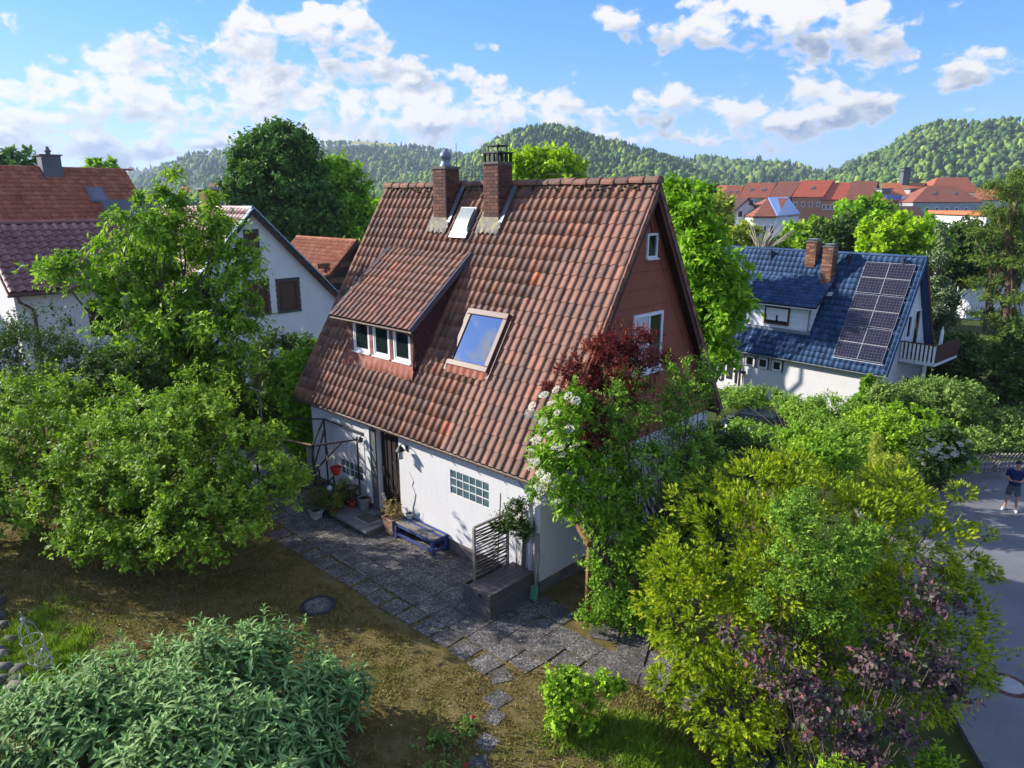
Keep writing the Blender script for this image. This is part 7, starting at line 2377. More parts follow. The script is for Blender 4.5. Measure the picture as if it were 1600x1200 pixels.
# bench
bn = HT('bench', 'worn blue slatted bench against the white wall', 'bench', 3.42, -.24)
bw_, bd_, bh_ = 1.30, .40, .42
for sx in (-1, 1):
    for sy in (-1, 1):
        MB().box(sx * bw_ / 2 - .035, sx * bw_ / 2 + .035, sy * bd_ / 2 - .035, sy * bd_ / 2 + .035, .018, bh_ - .03).build('leg', m_blue, bn, bevel=.005)
for sy in (-1, 1):
    MB().box(-bw_ / 2 + .036, bw_ / 2 - .036, sy * bd_ / 2 - .02, sy * bd_ / 2 + .02, .09, .15).build('stretcher', m_blue, bn)
    MB().box(-bw_ / 2 + .036, bw_ / 2 - .036, sy * bd_ / 2 - .02, sy * bd_ / 2 + .02, bh_ - .10, bh_ - .031).build('apron', m_blue, bn)
for sx in (-1, 1):
    MB().box(sx * bw_ / 2 - .02, sx * bw_ / 2 + .02, -bd_ / 2 + .036, bd_ / 2 - .036, .09, .15).build('stretcher', m_blue, bn)
    MB().box(sx * bw_ / 2 - .03, sx * bw_ / 2 + .03, -bd_ / 2 + .036, bd_ / 2 - .036, bh_ - .10, bh_ - .031).build('apron', m_blue, bn)
for k in range(6):
    y = -bd_ / 2 - .02 + k * .076
    MB().box(-bw_ / 2 - .05, bw_ / 2 + .05, y, y + .058, bh_ - .03, bh_).build('slat', m_greywood if k in (0, 1, 2, 4) else m_blue, bn, bevel=.004)
pot('enamel_pot', 'small white pot standing on the back corner of the bench', 3.98, -.12, .085, .13, M_plain('white_glaze', (.6, .6, .58), .3, var=.15, dirt=(.35, .33, .3)), z=bh_ + .001, group=None)

# terracotta square planter with dry plant and twisted twig
pl_ = pot('stone_planter', 'crumbling square terracotta planter with dry plants between step and bench', 4.32, -.33, .19, .42, M_plain('flaking_terracotta', (.30, .17, .125), .95, var=.3, scale=7, bmp=.5, dirt=(.45, .40, .36)), square=True, plantmat=M_leaf('dry_plant', [(0, (.10, .06, .04)), (1, (.25, .17, .12))], .1, .9, tint=(1, 1, 1)), ph=.35, pr=.22, seed=5, n=130, group=None)
mb = MB()
for (pts, r0) in (([(0, .1, .35), (.03, .12, .6), (-.05, .12, .8), (.05, .13, 1.0), (.10, .13, 1.2), (.0, .14, 1.38), (.06, .14, 1.5), (-.03, .14, 1.62), (-.12, .14, 1.72)], .016), ([(0, .1, .7), (-.06, .1, .85), (-.02, .1, .95), (-.16, .1, 1.02)], .010), ([(.05, .05, .4), (.18, .05, .62), (.22, .06, .9)], .008), ([(-.05, 0, .4), (-.2, -.05, .7)], .006)):
    mb.tube(pts, [r0 * (1 - .7 * i / (len(pts) - 1)) for i in range(len(pts))], 6)
mb.build('twisted_twig', m_twig, pl_, smooth=True)
for k in range(9):
    a = k * .7
    MB().tube([(-.22, -.05, .75), (-.24 + .05 * math.cos(a), -.07 + .04 * math.sin(a), .82 + .02 * k)], .012, 5).build('white_catkin', m_palestone, pl_)

# pots left of the door step
pg = M_leaf('dull_pot_plant', [(0, (.03, .045, .016)), (.6, (.075, .085, .03)), (1, (.14, .14, .05))], .2)
pot('plant_pot', 'bright red brown pot with leafy plant at the step corner', 6.12, -.80, .13, .20, m_terracotta, z=.02, plantmat=pg, ph=.45, pr=.30, seed=6, n=260)
pot('plant_pot', 'dark blue round pot behind the terracotta one', 6.38, -.90, .16, .26, M_plain('blue_black_glaze', (.03, .035, .05), .4), plantmat=pg, ph=.4, pr=.3, seed=7, n=220)
pot('plant_pot', 'pale square stone pot standing out on the patio', 6.35, -1.18, .13, .22, m_palestone, square=True, plantmat=M_leaf('twiggy_shrub', [(0, (.03, .028, .018)), (1, (.09, .075, .04))], .1), ph=.7, pr=.28, seed=8, n=180, leaf=(.05, .02))
pot('plant_pot', 'grey fluted pot beside the door jamb', 5.66, -.22, .16, .30, M_plain('grey_fluted', (.20, .20, .205), .9, var=.3, scale=20), z=.176, seed=9)
pot('plant_pot', 'small red box pot in the middle of the pots', 5.95, -.38, .09, .16, M_plain('red_clay_box', (.30, .05, .03), .7), z=.176, square=True)
pot('plant_pot', 'pot with dark shrub under the glass blocks', 6.35, -.32, .15, .24, m_black, plantmat=pg, ph=.5, pr=.3, seed=10, n=240)
pot('plant_pot', 'little white pot among the stones', 6.12, -.42, .08, .12, m_palestone, seed=11)
pot('plant_pot', 'small grey bowl in front of the red box', 6.02, -.60, .09, .10, m_galv, z=.02, seed=12)
st = HT('stone_pile', 'small heap of pale stones among the pots', 'stones', 6.05, -.35, .03)
for k in range(9):
    b = MB(); rr = random.uniform(.035, .07)
    b.lathe([(0, -rr * .5), (rr * .8, -rr * .3), (rr, 0), (rr * .7, rr * .5), (0, rr * .6)], 7, (random.uniform(-.25, .25), random.uniform(-.2, .25), rr * .5))
    b.build('stone', m_palestone, st)
bbt = HT('bird_bath', 'flat black dish on a thin stand in front of the pilaster', 'bird bath', 5.85, -.34, .176)
MB().tube([(0, 0, 0), (0, 0, .52)], .012, 6).build('stand', m_black, bbt); MB().lathe([(0, .52), (.12, .525), (.14, .55), (.13, .552), (0, .535)], 18).build('dish', m_black, bbt)
fig = HT('garden_figure', 'pale blue glass ornament on a stick above the pots', 'ornament', 6.3, -.78, .3)
MB().tube([(0, 0, -.25), (0, 0, .32)], .006, 5).build('stick', m_black, fig); MB().lathe([(0, .3), (.05, .34), (.07, .40), (.04, .46), (0, .48)], 6).build('glass', M_plain('pale_blue', (.42, .52, .6), .2), fig)
# grey stone urn at the far patio end
pot('stone_urn', 'grey pink stone urn at the far end of the patio', 7.9, -1.75, .20, .34, M_plain('pinkish_stone', (.30, .26, .25), .95, var=.25, scale=9, bmp=.4), plantmat=ml_hedge, ph=.2, pr=.2, seed=13, group=None)

# wall lanterns
def lantern(u, z, small, label):
    t = HT('wall_lantern', label, 'lamp', u, -.0, z)
    MB().box(-.04, .04, -.02, 0, -.07, .07).build('wall_plate', m_black, t)
    if not small:
        MB().tube([(0, -.02, .02), (0, -.08, .12), (0, -.16, .14), (0, -.2, .10)], .012, 7).build('arm', m_black, t, smooth=True)
        MB().lathe([(.02, .11), (.04, .09), (.105, .0), (.11, -.01), (.09, -.012)], 16, (0, -.2, 0)).build('lamp_shade', m_black, t)
        c = MB()
        for k in range(6):
            a = k * math.pi / 3
            c.tube([(.07 * math.cos(a), -.2 + .07 * math.sin(a), -.01), (.06 * math.cos(a), -.2 + .06 * math.sin(a), -.19)], .004, 4)
        c.build('cage', m_black, t)
        MB().lathe([(.07, -.19), (.075, -.195), (.0, -.2)], 12, (0, -.2, 0)).build('base_ring', m_black, t)
        MB().lathe([(.05, -.01), (.055, -.1), (.05, -.185)], 12, (0, -.2, 0)).build('glass', M_plain('lantern_glass', (.45, .45, .42), .1, var=.05, bmp=0), t)
    else:
        MB().tube([(0, -.02, .02), (-.03, -.1, .06), (-.05, -.16, .02)], .012, 7).build('arm', m_black, t)
        MB().lathe([(.02, .03), (.05, -.03), (.075, -.10), (.07, -.1)], 12, (-.05, -.16, 0)).build('lamp_shade', m_black, t)


lantern(4.12, 2.10, False, 'black cage lantern on the wall right of the front door')
lantern(5.72, 2.0, True, 'small black spot lamp on the wall left of the front door')

# storage box and planter with trellis
bx = HT('storage_box', 'dark grey brown storage box with planked lid at the house corner', 'storage box', .36, -.70)
X_, Y_, Zb = .28, .60, .50
for k in range(4):
    z0 = .02 + k * .118
    MB().box(X_ - .02, X_, -Y_ + .02, Y_ - .02, z0, z0 + .113).build('side_board', m_boxwood, bx)
    MB().box(-X_, -X_ + .02, -Y_ + .02, Y_ - .02, z0, z0 + .113).build('side_board', m_boxwood, bx)
    MB().box(-X_, X_, -Y_, -Y_ + .02, z0, z0 + .113).build('end_board', m_boxwood, bx)
    MB().box(-X_, X_, Y_ - .02, Y_, z0, z0 + .113).build('end_board', m_boxwood, bx)
for (sx, sy) in ((-1, -1), (1, -1), (1, 1), (-1, 1)):
    MB().box(sx * (X_ - .01) - .018, sx * (X_ - .01) + .018, sy * (Y_ - .01) - .018, sy * (Y_ - .01) + .018, .018, Zb - .003).build('corner_strip', m_boxwood, bx)
for k in range(5):
    x0 = -X_ - .02 + k * (2 * X_ + .04) / 5
    MB().box(x0 + .002, x0 + (2 * X_ + .04) / 5 - .002, -Y_ - .025, Y_ + .02, Zb, Zb + .035).build('lid_board', m_boxwood, bx, bevel=.004)
MB().box(-.03, .03, -Y_ - .03, -Y_ - .002, .40, .44).build('latch', m_black, bx)
m_darktwig = M_wood('dark_twig', (0.085, 0.062, 0.05))
tp = HT('trellis_planter', 'weathered planter box with woven twig trellis beside the storage box', 'planter', .82, -.62)
m_pl = m_greywood
for sy in (-1, 1): MB().box(-.17, .17, sy * .52 - .012, sy * .52 + .012, .02, .36).build('end_panel', m_boxwood, tp)
for sx in (-1, 1): MB().box(sx * .17 - .012, sx * .17 + .012, -.508, .508, .02, .36).build('side_panel', m_boxwood, tp)
MB().box(-.155, .155, -.5, .5, .02, .28).build('soil', m_soil, tp)
for y in (-.5, .42): MB().box(.10, .15, y - .02, y + .025, .1, 1.62 if y < 0 else 1.62).build('trellis_post', m_greywood, tp)
MB().box(.105, .145, -.5, .42, 1.62, 1.66).build('trellis_rail', m_greywood, tp)
for k in range(30):
    z = .44 + k * .039
    a = random.uniform(-.03, .03)
    MB().tube([(.11, -.52, z + a), (.14 if k % 2 else .105, -.1, z + random.uniform(-.012, .012)), (.105 if k % 2 else .14, .2, z + random.uniform(-.012, .012)), (.12, .45, z - a)], [.012, .014, .014, .011], 5).build('woven_rod', m_darktwig, tp)
MB().tube([(-.05, .3, .3), (-.06, .42, 2.0)], .014, 6).build('stake', m_rawwood, tp)
# posts and spade leaning in the corner
t = HT('leaning_post', 'weathered split post leaning in the corner by the downpipe', 'post', .38, -.12)
MB().tube([(0, 0, 0), (.02, .03, .6), (.0, .08, 1.25)], [.05, .045, .035], 7).build('shaft', m_twig, t)
t = HT('leaning_post', 'grey board leaning on the outer house corner beside the spade', 'post', -.02, -.14)
MB().bar((0, 0, 0), (-.05, .09, 1.35), .07, .04).build('board', m_greywood, t)
sp = HT('spade', 'green bladed spade standing against the house corner', 'spade', -.05, -.24)
MB().prism([(-.085, 0), (.085, 0), (.10, .26), (.07, .30), (-.07, .30), (-.10, .26)], .008, Matrix.Translation((0, 0, .02)) @ Matrix.Rotation(R(80), 4, 'X')).build('blade', M_plain('green_blade', (.09, .26, .15), .6, dirt=(.2, .22, .18)), sp)
MB().tube([(0, .05, .3), (0, .16, 1.05)], .016, 7).build('handle', m_greywood, sp)

# timber post and beam of the old arbour at the corner
ab = HT('arbour', 'brown timber post and beam left from an arbour', 'arbour', -1.13, .09)
ab.location.z = gz(ab.location.x, ab.location.y)
MB().bar((0, 0, -.2), (.01, .02, 1.62), .09, .09).build('post', m_rawwood, ab)
MB().bar((.08, -.10, 1.56), (-1.0, .55, 1.78), .09, .12).build('beam', m_rawwood, ab)

# ---------------------------------------------------------------- swing frame and terrace at the left
sw = HT('swing_frame', 'rusty black frame of an old garden swing left of the door', 'swing frame', 6.9, -.6)
def T(*p): return MB().tube(p, .024, 7)
def uvz(u, v, z): return (6.9 - u, v + .6, z)
for (u, v, h) in ((6.65, -.98, 1.78), (7.42, -.14, 2.12), (6.0, -.1, 1.95), (8.35, -1.35, 1.65)):
    T(uvz(u, v, .02), uvz(u, v, h)).build('post', m_rust, sw)
T(uvz(6.65, -.98, 1.78), uvz(5.76, -.08, 1.96)).build('beam', m_rust, sw)
T(uvz(7.42, -.14, 2.12), uvz(5.76, -.06, 2.08)).build('beam', m_rust, sw)
T(uvz(7.42, -.14, 2.12), uvz(6.65, -.98, 1.78)).build('beam', m_rust, sw)
T(uvz(7.42, -.14, 2.12), uvz(8.9, -.5, 1.9)).build('beam', m_rust, sw)
MB().tube([uvz(6.65, -.98, 1.80), uvz(8.6, -1.5, 1.78)], .032, 8).build('canopy_bar', m_rawwood, sw)
T(uvz(7.42, -.14, 2.05), uvz(6.1, -.9, 1.5)).build('strut', m_rust, sw)
T(uvz(6.65, -.98, 1.2), uvz(7.3, -.2, 1.9)).build('strut', m_rust, sw)
T(uvz(6.65, -.98, 1.1), uvz(6.2, -.4, 1.86)).build('strut', m_rust, sw)
for v in (-.85, -.35):
    T(uvz(7.5, v, .42), uvz(6.05, v, .40)).build('seat_rail', m_rust, sw)
for u in (7.45, 6.75, 6.1):
    T(uvz(u, -.9, .40), uvz(u, -.95, .62), uvz(u, -.85, .70), uvz(u, -.5, .68), uvz(u, -.38, .78), uvz(u, -.35, .42)).build('arm_loop', m_rust, sw)
for u in (6.3, 6.6, 6.9, 7.2):
    T(uvz(u, -.86, .42), uvz(u, -.35, .42)).build('seat_bar', m_rust, sw)
for (u, v) in ((6.1, -.35), (7.45, -.35)):
    MB().tube([uvz(u, v, .7), uvz(u, v * .7, 1.9)], .006, 5).build('chain', m_galv, sw)
hp = HT('hanging_pot', 'bright red plastic pot hanging from the swing frame', 'flower pot', 6.28, -.58, 1.02)
MB().lathe([(0, 0), (.09, 0), (.14, .17), (.155, .17), (.155, .20), (.14, .20), (.135, .15)], 18).build('bowl', m_redplastic, hp)
MB().lathe([(0, .165), (.135, .16)], 12).build('soil', m_soil, hp)
for k in range(3):
    a = k * 2.1
    MB().tube([(.14 * math.cos(a), .14 * math.sin(a), .19), (0, 0, .80)], .004, 4).build('cord', m_black if k else m_redplastic, hp)
mb = MB().tube([(0, 0, .16), (.02, 0, .3), (.0, .01, .42)], .006, 5); mb.build('stem', m_twig, hp)
for k in range(8):
    MB().add([(0, 0, .26 + k * .02), (.05 * math.cos(k * 2.2), .05 * math.sin(k * 2.2), .29 + k * .02), (.03 * math.cos(k * 2.2 + .4), .03 * math.sin(k * 2.2 + .4), .27 + k * .02)], [(0, 1, 2)]).build('leaf', m_grass_green, hp)
# terrace slab with rail, buckets
te = HT('raised_terrace', 'grey concrete terrace slab behind the swing frame', 'terrace', 10.3, -.4)
MB().box(-1.5, 1.9, -1.2, 1.6, -.3, .28).build('slab', M_plain('blue_grey_concrete', (.15, .155, .17), .9, var=.4, scale=3, bmp=.3), te)
for k in range(5):
    MB().box(-1.5 + k * .84, -1.46 + k * .84, -1.2, -1.16, .28, 1.25).build('rail_post', m_rust, te)
MB().box(-1.5, 1.9, -1.2, -1.16, 1.25, 1.29).build('handrail', m_rust, te)
wc = HT('watering_can', 'galvanised watering can hanging on the terrace rail', 'watering can', 9.75, -1.75, 1.02)
MB().lathe([(0, 0), (.11, 0), (.105, .24), (.10, .24)], 16).build('can', m_galv, wc)
MB().tube([(.1, 0, .05), (.24, 0, .16), (.36, 0, .22)], [.02, .014, .012], 7).build('spout', m_galv, wc)
MB().tube([(-.1, 0, .2), (-.09, 0, .34), (0, 0, .40), (.09, 0, .34), (.1, 0, .22)], .008, 6).build('handle', m_black, wc)
bk = HT('bucket', 'pale plastic bucket hanging right of the watering can', 'bucket', 9.05, -1.72, .98)
MB().lathe([(0, 0), (.11, 0), (.15, .22), (.16, .22), (.14, .02)], 16).build('pail', M_plain('white_blue_plastic', (.55, .6, .65), .4, var=.08), bk)
MB().tube([(-.155, 0, .21), (0, .05, .36), (.155, 0, .21)], .005, 5).build('handle', m_galv, bk)
hk = HT('hook_post', 'black post holding the watering can and the bucket', 'post', 9.4, -1.66)
MB().tube([(0, 0, -.1), (0, 0, 1.42)], .025, 7).build('post', m_rust, hk)
MB().tube([(-.5, -.07, 1.40), (.6, -.07, 1.36)], .014, 6).build('rail', m_rust, hk)
po = HT('clothes_pole', 'thin weathered pole with a short cross arm left of the eave', 'pole', 9.4, -.85)
MB().tube([(0, 0, 0), (-.02, 0, 2.7)], .022, 7).build('shaft', m_greywood, po)
MB().tube([(-.6, 0, 2.72), (.1, .0, 2.68)], .012, 6).build('cross_arm', m_rust, po)
for k in range(4):
    MB().lathe([(0, 0), (.03, .02), (.02, .06), (0, .07)], 7, (-.5 + .16 * k, 0, 2.62)).build('insulator', m_palestone, po)
lw = HT('low_wall', 'low dark wall with white capping beside the terrace', 'wall', 8.6, -1.9)
MB().box(-.2, 1.0, -.15, .1, -.2, .22).build('base', m_plinth, lw) if False else MB().box(-1.2, .25, -.3, -.05, -.2, .20).build('base', m_plinth, lw)
MB().box(-1.25, .3, -.33, -.02, .201, .25).build('capping', M_plain('white_blue_capping', (.55, .58, .62), .6), lw)

# ---------------------------------------------------------------- left garden corner
def obelisk(loc, h, r, label, tilt):
    t = thing('trellis_obelisk', label, 'trellis', loc, .3, 'white garden obelisks')
    t.rotation_euler = (tilt[0], tilt[1], .3)
    m_ = M_plain('white_wire', (.34, .35, .35), .6, var=.2) if 'white_wire' not in bpy.data.materials else bpy.data.materials['white_wire']
    for k in range(6):
        a = k * math.pi / 3
        MB().tube([(r * math.cos(a), r * math.sin(a), 0), (r * math.cos(a), r * math.sin(a), h * .55), (r * .75 * math.cos(a), r * .75 * math.sin(a), h * .74), (0.02 * math.cos(a), .02 * math.sin(a), h * .84)], .0055, 5).build('rod', m_, t)
    for z in (.15, .5):
        pts = [(r * math.cos(a), r * math.sin(a), h * z) for a in [2 * math.pi * k / 20 for k in range(21)]]
        MB().tube(pts, .006, 5).build('hoop', m_, t)
    MB().lathe([(0, h * .82), (.035, h * .85), (.04, h * .88), (.012, h * .91), (.01, h), (0, h)], 10).build('finial', m_, t)


p = spotz(66, 1040, 0)
obelisk((p.x, p.y, 0), 1.15, .16, 'taller white wire obelisk in the weeds at the left edge', (.12, -.1))
p = spotz(72, 1052, 0)
obelisk((p.x + .05, p.y - .1, 0), .62, .13, 'shorter white wire obelisk in front of the taller one', (.05, .1))
wl = thing('stone_wall', 'low dry stone wall of grey boulders at the left edge', 'wall', (-9.0, 11.0, 0))
a, b_ = Vector((-10.6, 12.9, 0)), Vector((-7.9, 9.6, 0))
r = np.random.default_rng(8)
for k in range(26):
    f = k / 25
    P = a.lerp(b_, f) + Vector((r.normal() * .12 - .12 * (k % 2), r.normal() * .1, 0)) - Vector((-9.0, 11.0, 0))
    V = ICV.copy()
    import_f = ICF
    s = np.array([r.uniform(.10, .2), r.uniform(.09, .15), r.uniform(.06, .11)])
    V = np.sign(V) * np.abs(V) ** .6 * (1 + .14 * r.normal(size=(len(V), 1))) * s + np.array([P.x, P.y, 0.02 + .05 * (k % 3 == 0)])
    mesh_np('stone', V, ICF, m_greystone, wl)
p = spotz(197, 866, 0)
V = ICV * (1 + .15 * r.normal(size=(len(ICV), 1))) * np.array([.16, .15, .2]) + np.array([0, 0, .1])
t = thing('boulder', 'pale boulder under the apple tree', 'rock', (p.x, p.y, 0)); mesh_np('rock', V, ICF, m_palestone, t)
for k in range(3):
    V = ICV * (1 + .2 * r.normal(size=(len(ICV), 1))) * np.array([.10, .09, .07]) + np.array([-.3 - .22 * k, -.05 + .06 * k, .03]); mesh_np('rock', V, ICF, m_greystone, t)

# ================================================================ fence, car, person on the lower road
RZ = -2.57
fa, fb = spotz(1500, 745, -2.5), spotz(1640, 742, -2.5)
fe = thing('picket_fence', 'grey fence of slanting slats on a low concrete base by the road', 'fence', (fa.x, fa.y, RZ))
dv = (fb - fa); L = Vector((dv.x, dv.y, 0)).length; ex = Vector((dv.x, dv.y, 0)).normalized()
ang = math.atan2(ex.y, ex.x); fe.rotation_euler = (0, 0, ang)
MB().box(-.3, L, -.06, .12, -.2, .22).build('base', M_plain('fence_concrete', (.17, .165, .16), .95, var=.35, scale=5, bmp=.4), fe)
MB().box(-.3, L, .03, .06, .30, .36).build('rail', m_twig, fe); MB().box(-.3, L, .03, .06, .78, .84).build('rail', m_twig, fe)
nsl = int(L / .155)
for k in range(nsl):
    x = -.2 + k * .155
    MB().bar((x, .0, .23), (x + .62, .0, .98), .018, .055, up=(0, 1, 0)).build('slat', m_greywood, fe)
for k in range(3):
    MB().box(-.25 + k * 1.6, -.17 + k * 1.6, .065, .14, 0, 1.0).build('post', m_twig, fe)

# parked car behind the shrubs
m_carpaint = M_plain('dark_blue_car_paint', (.008, .014, .04), .22, .0, var=.05, bmp=0, spec=.8)
m_tyre = M_plain('tyre', (.012, .012, .013), .85)
cp_ = Vector((11.7, 31.0, 0))
car = thing('parked_car', 'dark blue car half hidden by shrubs beside the white wall', 'car', (cp_.x, cp_.y, gz(cp_.x, cp_.y) + .0), R(-35))
secs = [(-2.05, .50, .74, .72, .60), (-1.95, .30, .95, .80, .70), (-1.2, .22, 1.00, .86, .78), (-.6, .22, 1.02, .88, .80), (.6, .22, 1.02, .88, .80), (1.4, .22, .98, .88, .78), (1.95, .28, .84, .82, .70), (2.1, .42, .66, .70, .6)]
vs = []; n = 8
for (x, zb_, zt, hw_, hw2) in secs:
    zm = (zb_ + zt) / 2
    vs += [(x, -hw_ * .9, zb_), (x, -hw_, zm), (x, -hw2, zt), (x, -hw2 * .4, zt + .03), (x, hw2 * .4, zt + .03), (x, hw2, zt), (x, hw_, zm), (x, hw_ * .9, zb_)]
fs = [(i * n + k, i * n + (k + 1) % n, (i + 1) * n + (k + 1) % n, (i + 1) * n + k) for i in range(len(secs) - 1) for k in range(n)] + [tuple(range(n))[::-1], tuple((len(secs) - 1) * n + k for k in range(n))]
fs = [tuple(reversed(f)) for f in fs]
body = MB().add(vs, fs).build('body', m_carpaint, car, smooth=True)
b = MB()
cab = [(-1.75, .98, .70), (-1.15, 1.42, .58), (.35, 1.46, .58), (1.15, 1.0, .70)]
vs = []
for (x, z, h) in cab: vs += [(x, -h, z), (x, h, z)]
bt = [(-1.75, -.72, .93), (-1.75, .72, .93), (1.15, -.72, .93), (1.15, .72, .93)]
b.add(vs + bt, [(0, 1, 3, 2), (2, 3, 5, 4), (4, 5, 7, 6), (0, 2, 4, 6, 10, 8), (1, 9, 11, 7, 5, 3)])
b.build('cabin_glass', m_glass, car)
MB().box(-1.15, .38, -.59, .59, 1.44, 1.485).build('car_roof', m_carpaint, car, bevel=.02)
for sy in (-1, 1):
    MB().bar((-1.75, sy * .71, .97), (-1.15, sy * .59, 1.44), .06, .04).bar((.36, sy * .59, 1.45), (1.17, sy * .71, .99), .06, .04).bar((-.35, sy * .64, 1.0), (-.35, sy * .59, 1.45), .06, .05).build('roof_pillar', m_carpaint, car)
    for x in (-1.3, 1.3):
        w = MB().tube([(x, sy * .70, .31), (x, sy * .90, .31)], .31, 18).build('wheel', m_tyre, car)
        MB().tube([(x, sy * .86, .31), (x, sy * .908, .31)], .19, 12).build('rim', m_galv, w)
    MB().box(1.98, 2.08, sy * .62 - .14, sy * .62 + .14, .58, .74).build('headlight', m_frame_white, car, bevel=.02)
    MB().box(-2.06, -1.97, sy * .6 - .14, sy * .6 + .14, .66, .84).build('tail_light', m_redplastic, car, bevel=.02)
    MB().box(.7, .85, sy * .80 - .07 + sy * .08, sy * .80 + .07 + sy * .08, .98, 1.1).build('mirror', m_carpaint, car, bevel=.02)

# ---------------------------------------------------------------- person with a phone
m_skin = M_plain('skin', (.46, .26, .19), .6, var=.08, scale=9, bmp=.03)
m_shirt = M_plain('navy_shirt', (.010, .022, .095), .9, var=.15, scale=14, bmp=.2)
m_shorts = M_plain('blue_grey_shorts', (.075, .105, .125), .9, var=.15, scale=14, bmp=.2)
m_shoe = M_plain('white_shoe', (.66, .66, .66), .7, var=.08, bmp=.1)
m_hair = M_plain('dark_hair', (.016, .011, .008), .7, var=.3, scale=30, bmp=.4)


def skin_mesh(name, mat, par, verts, edges, radii, sub=2, root=0):
    me = bpy.data.meshes.new(name)
    me.from_pydata(verts, edges, []); me.update()
    me.materials.append(mat)
    o = link(bpy.data.objects.new(name, me), par)
    sk = o.modifiers.new('skin', 'SKIN'); sk.use_smooth_shade = True
    if not me.skin_vertices: me.skin_vertices.new(name='')
    for i, rr in enumerate(radii):
        me.skin_vertices[0].data[i].radius = rr if hasattr(rr, '__len__') else (rr, rr)
        me.skin_vertices[0].data[i].use_root = (i == root)
    sb = o.modifiers.new('sub', 'SUBSURF'); sb.levels = sub; sb.render_levels = sub
    return o


pp_ = spotz(1578, 797, RZ)
man = thing('person', 'person in navy T-shirt and grey shorts looking at a phone on the road', 'person', (pp_.x, pp_.y, RZ + .0), R(-35))
# local: faces -Y; x to the viewer's right.  1.76 m tall
V = [(0, 0, .93), (0, .01, 1.08), (0, .015, 1.25), (0, .01, 1.40), (0, -.005, 1.49), (0, -.03, 1.56),          # 0-5 pelvis .. neck
     (.10, 0, .88), (.12, -.01, .50), (.15, .02, .10), (.17, -.10, .055),                                           # 6-9 right leg
     (-.10, 0, .88), (-.13, -.01, .50), (-.17, .02, .10), (-.21, -.09, .055),                                       # 10-13 left leg
     (.19, .01, 1.41), (.25, -.02, 1.17), (.13, -.22, 1.12), (.06, -.27, 1.14),                                     # 14-17 arm
     (-.19, .01, 1.41), (-.25, -.02, 1.17), (-.14, -.22, 1.12), (-.07, -.27, 1.14),                                # 18-21 arm
     (0, -.05, 1.62), (0, -.075, 1.69), (0, -.055, 1.745)]
E_ = [(0, 1), (1, 2), (2, 3), (3, 4), (4, 5), (0, 6), (6, 7), (7, 8), (8, 9), (0, 10), (10, 11), (11, 12), (12, 13), (3, 14), (14, 15), (15, 16), (16, 17), (3, 18), (18, 19), (19, 20), (20, 21), (5, 22), (22, 23), (23, 24)]
Rr = [(.15, .11), (.145, .11), (.155, .115), (.15, .10), (.065, .065), (.055, .055), (.085, .085), (.058, .058), (.038, .038), (.03, .03), (.085, .085), (.058, .058), (.038, .038), (.03, .03), (.06, .06), (.042, .042), (.032, .032), (.028, .022), (.06, .06), (.042, .042), (.032, .032), (.028, .022), (.072, .08), (.078, .09), (.055, .065)]
bod = skin_mesh('body', m_skin, man, V, E_, Rr)
# shirt
V = [(0, .0, .84), (0, .01, 1.04), (0, .015, 1.25), (0, .01, 1.40), (0, 0, 1.475), (.20, .01, 1.41), (.262, -.015, 1.20), (-.20, .01, 1.41), (-.262, -.015, 1.20)]
skin_mesh('shirt', m_shirt, man, V, [(0, 1), (1, 2), (2, 3), (3, 4), (3, 5), (5, 6), (3, 7), (7, 8)], [(.20, .165), (.195, .155), (.19, .145), (.175, .13), (.08, .08), (.08, .08), (.072, .072), (.08, .08), (.072, .072)])
# shorts
V = [(0, 0, 1.02), (0, 0, .90), (.10, 0, .80), (.125, -.01, .52), (-.10, 0, .80), (-.135, -.01, .52)]
skin_mesh('shorts', m_shorts, man, V, [(0, 1), (1, 2), (2, 3), (1, 4), (4, 5)], [(.17, .135), (.175, .14), (.12, .118), (.105, .105), (.12, .118), (.105, .105)])
for (x, y, a) in ((.16, -.03, .15), (-.19, -.02, -.25)):
    s_ = MB()
    s_.lathe([(0, 0), (.052, 0), (.055, .035), (.04, .085), (0, .10)], 12)
    s_.v = [(vx, vy * 2.5 - .035, vz * (1.0 if vy > -.01 else .72)) for vx, vy, vz in s_.v]
    s_.build('shoe', m_shoe, man, smooth=True, loc=(x, y, 0), rot=(0, 0, a))
# hair cap, face details
hd = MB(); hd.lathe([(.0, .105), (.045, .098), (.078, .07), (.092, .025), (.09, -.02), (.082, -.05)], 16)
hd.v = [(x, y * 1.12 + .012 + (.03 if (z < .0 and y < 0) else 0), z) for x, y, z in hd.v]
hair = hd.build('hair', m_hair, man, smooth=True, loc=(0, -.045, 1.70), rot=(.28, 0, 0))
hair.data.vertices
for sx in (-1, 1):
    MB().lathe([(0, .012), (.011, .006), (.012, -.006), (0, -.012)], 8, (sx * .032, -.152, 1.685)).build('eye', m_hair, man)
    MB().lathe([(0, .032), (.014, .02), (.015, -.02), (0, -.03)], 8, (sx * .082, -.055, 1.675)).build('ear', m_skin, man)
MB().add([(0, -.185, 1.645), (-.016, -.155, 1.64), (.016, -.155, 1.64), (0, -.16, 1.69)], [(0, 2, 1), (0, 1, 3), (0, 3, 2)]).build('nose', m_skin, man)
MB().box(-.025, .025, -.158, -.148, 1.610, 1.617).build('mouth', M_plain('lip', (.30, .11, .09), .6), man)
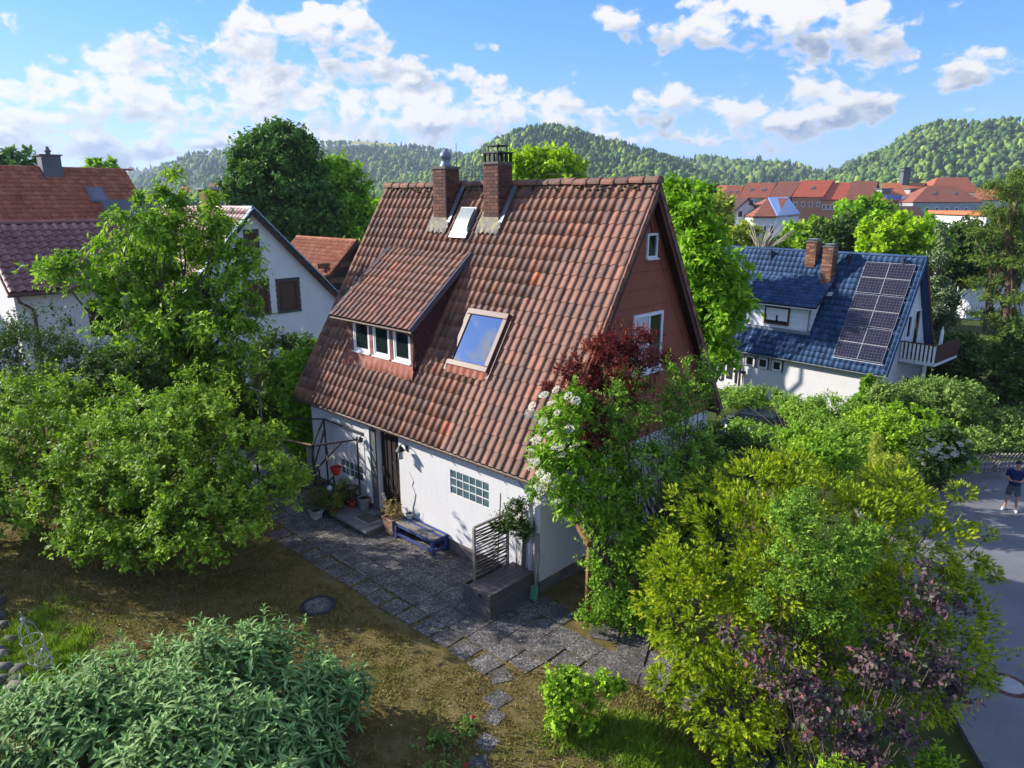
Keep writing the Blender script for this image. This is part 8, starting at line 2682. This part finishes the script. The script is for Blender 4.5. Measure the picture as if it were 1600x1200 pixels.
# hands: palm and five fingers each
for sx in (-1, 1):
    vv = [(sx * .065, -.27, 1.14), (sx * .045, -.31, 1.15)]; ee = [(0, 1)]; rr = [(.027, .018), (.03, .016)]
    for k, (dx, ln) in enumerate(((-.02, .055), (-.007, .065), (.007, .062), (.02, .048))):
        b0 = (sx * (.045 + dx * .3), -.335, 1.15 + dx); b1 = (sx * (.03 + dx * .2), -.355, 1.155 + dx); b2 = (sx * .012, -.352, 1.16 + dx)
        i0 = len(vv); vv += [b0, b1, b2]; ee += [(1, i0), (i0, i0 + 1), (i0 + 1, i0 + 2)]; rr += [.009, .0085, .0075]
    i0 = len(vv); vv += [(sx * .04, -.29, 1.178), (sx * .02, -.315, 1.19)]; ee += [(0, i0), (i0, i0 + 1)]; rr += [.011, .009]
    skin_mesh('hand', m_skin, man, vv, ee, rr, 1)
ph = thing('phone', 'dark phone held in both hands by the person', 'phone', Vector((0, 0, 0)), R(-35))
ph.location = man.matrix_basis @ Vector((0, -.335, 1.165)) if False else Vector((pp_.x, pp_.y, RZ)) + Matrix.Rotation(R(-35), 3, 'Z') @ Vector((0, -.335, 1.165))
MB().box(-.075, .075, -.035, .035, -.005, .005, Matrix.Rotation(R(35), 4, 'X')).build('case', m_black, ph, bevel=.003)
MB().box(-.068, .068, -.03, .03, .0052, .006, Matrix.Rotation(R(35), 4, 'X')).build('screen', m_glass, ph)

# ================================================================ air
m_haze = bpy.data.materials.new('haze'); m_haze.use_nodes = True
hn = m_haze.node_tree; hn.nodes.clear()
vo_ = hn.nodes.new('ShaderNodeVolumePrincipled'); ho = hn.nodes.new('ShaderNodeOutputMaterial')
vo_.inputs['Color'].default_value = (0.62, 0.78, 1.0, 1)
vo_.inputs['Density'].default_value = 0.00016
vo_.inputs['Anisotropy'].default_value = 0.2
hn.links.new(vo_.outputs[0], ho.inputs['Volume'])
hz_ = MB().box(-3100, 3100, -260, 3600, -40, 235).build('haze', m_haze)
tag(hz_, 'pale blue haze of the summer air in the valley', 'haze', kind='stuff')
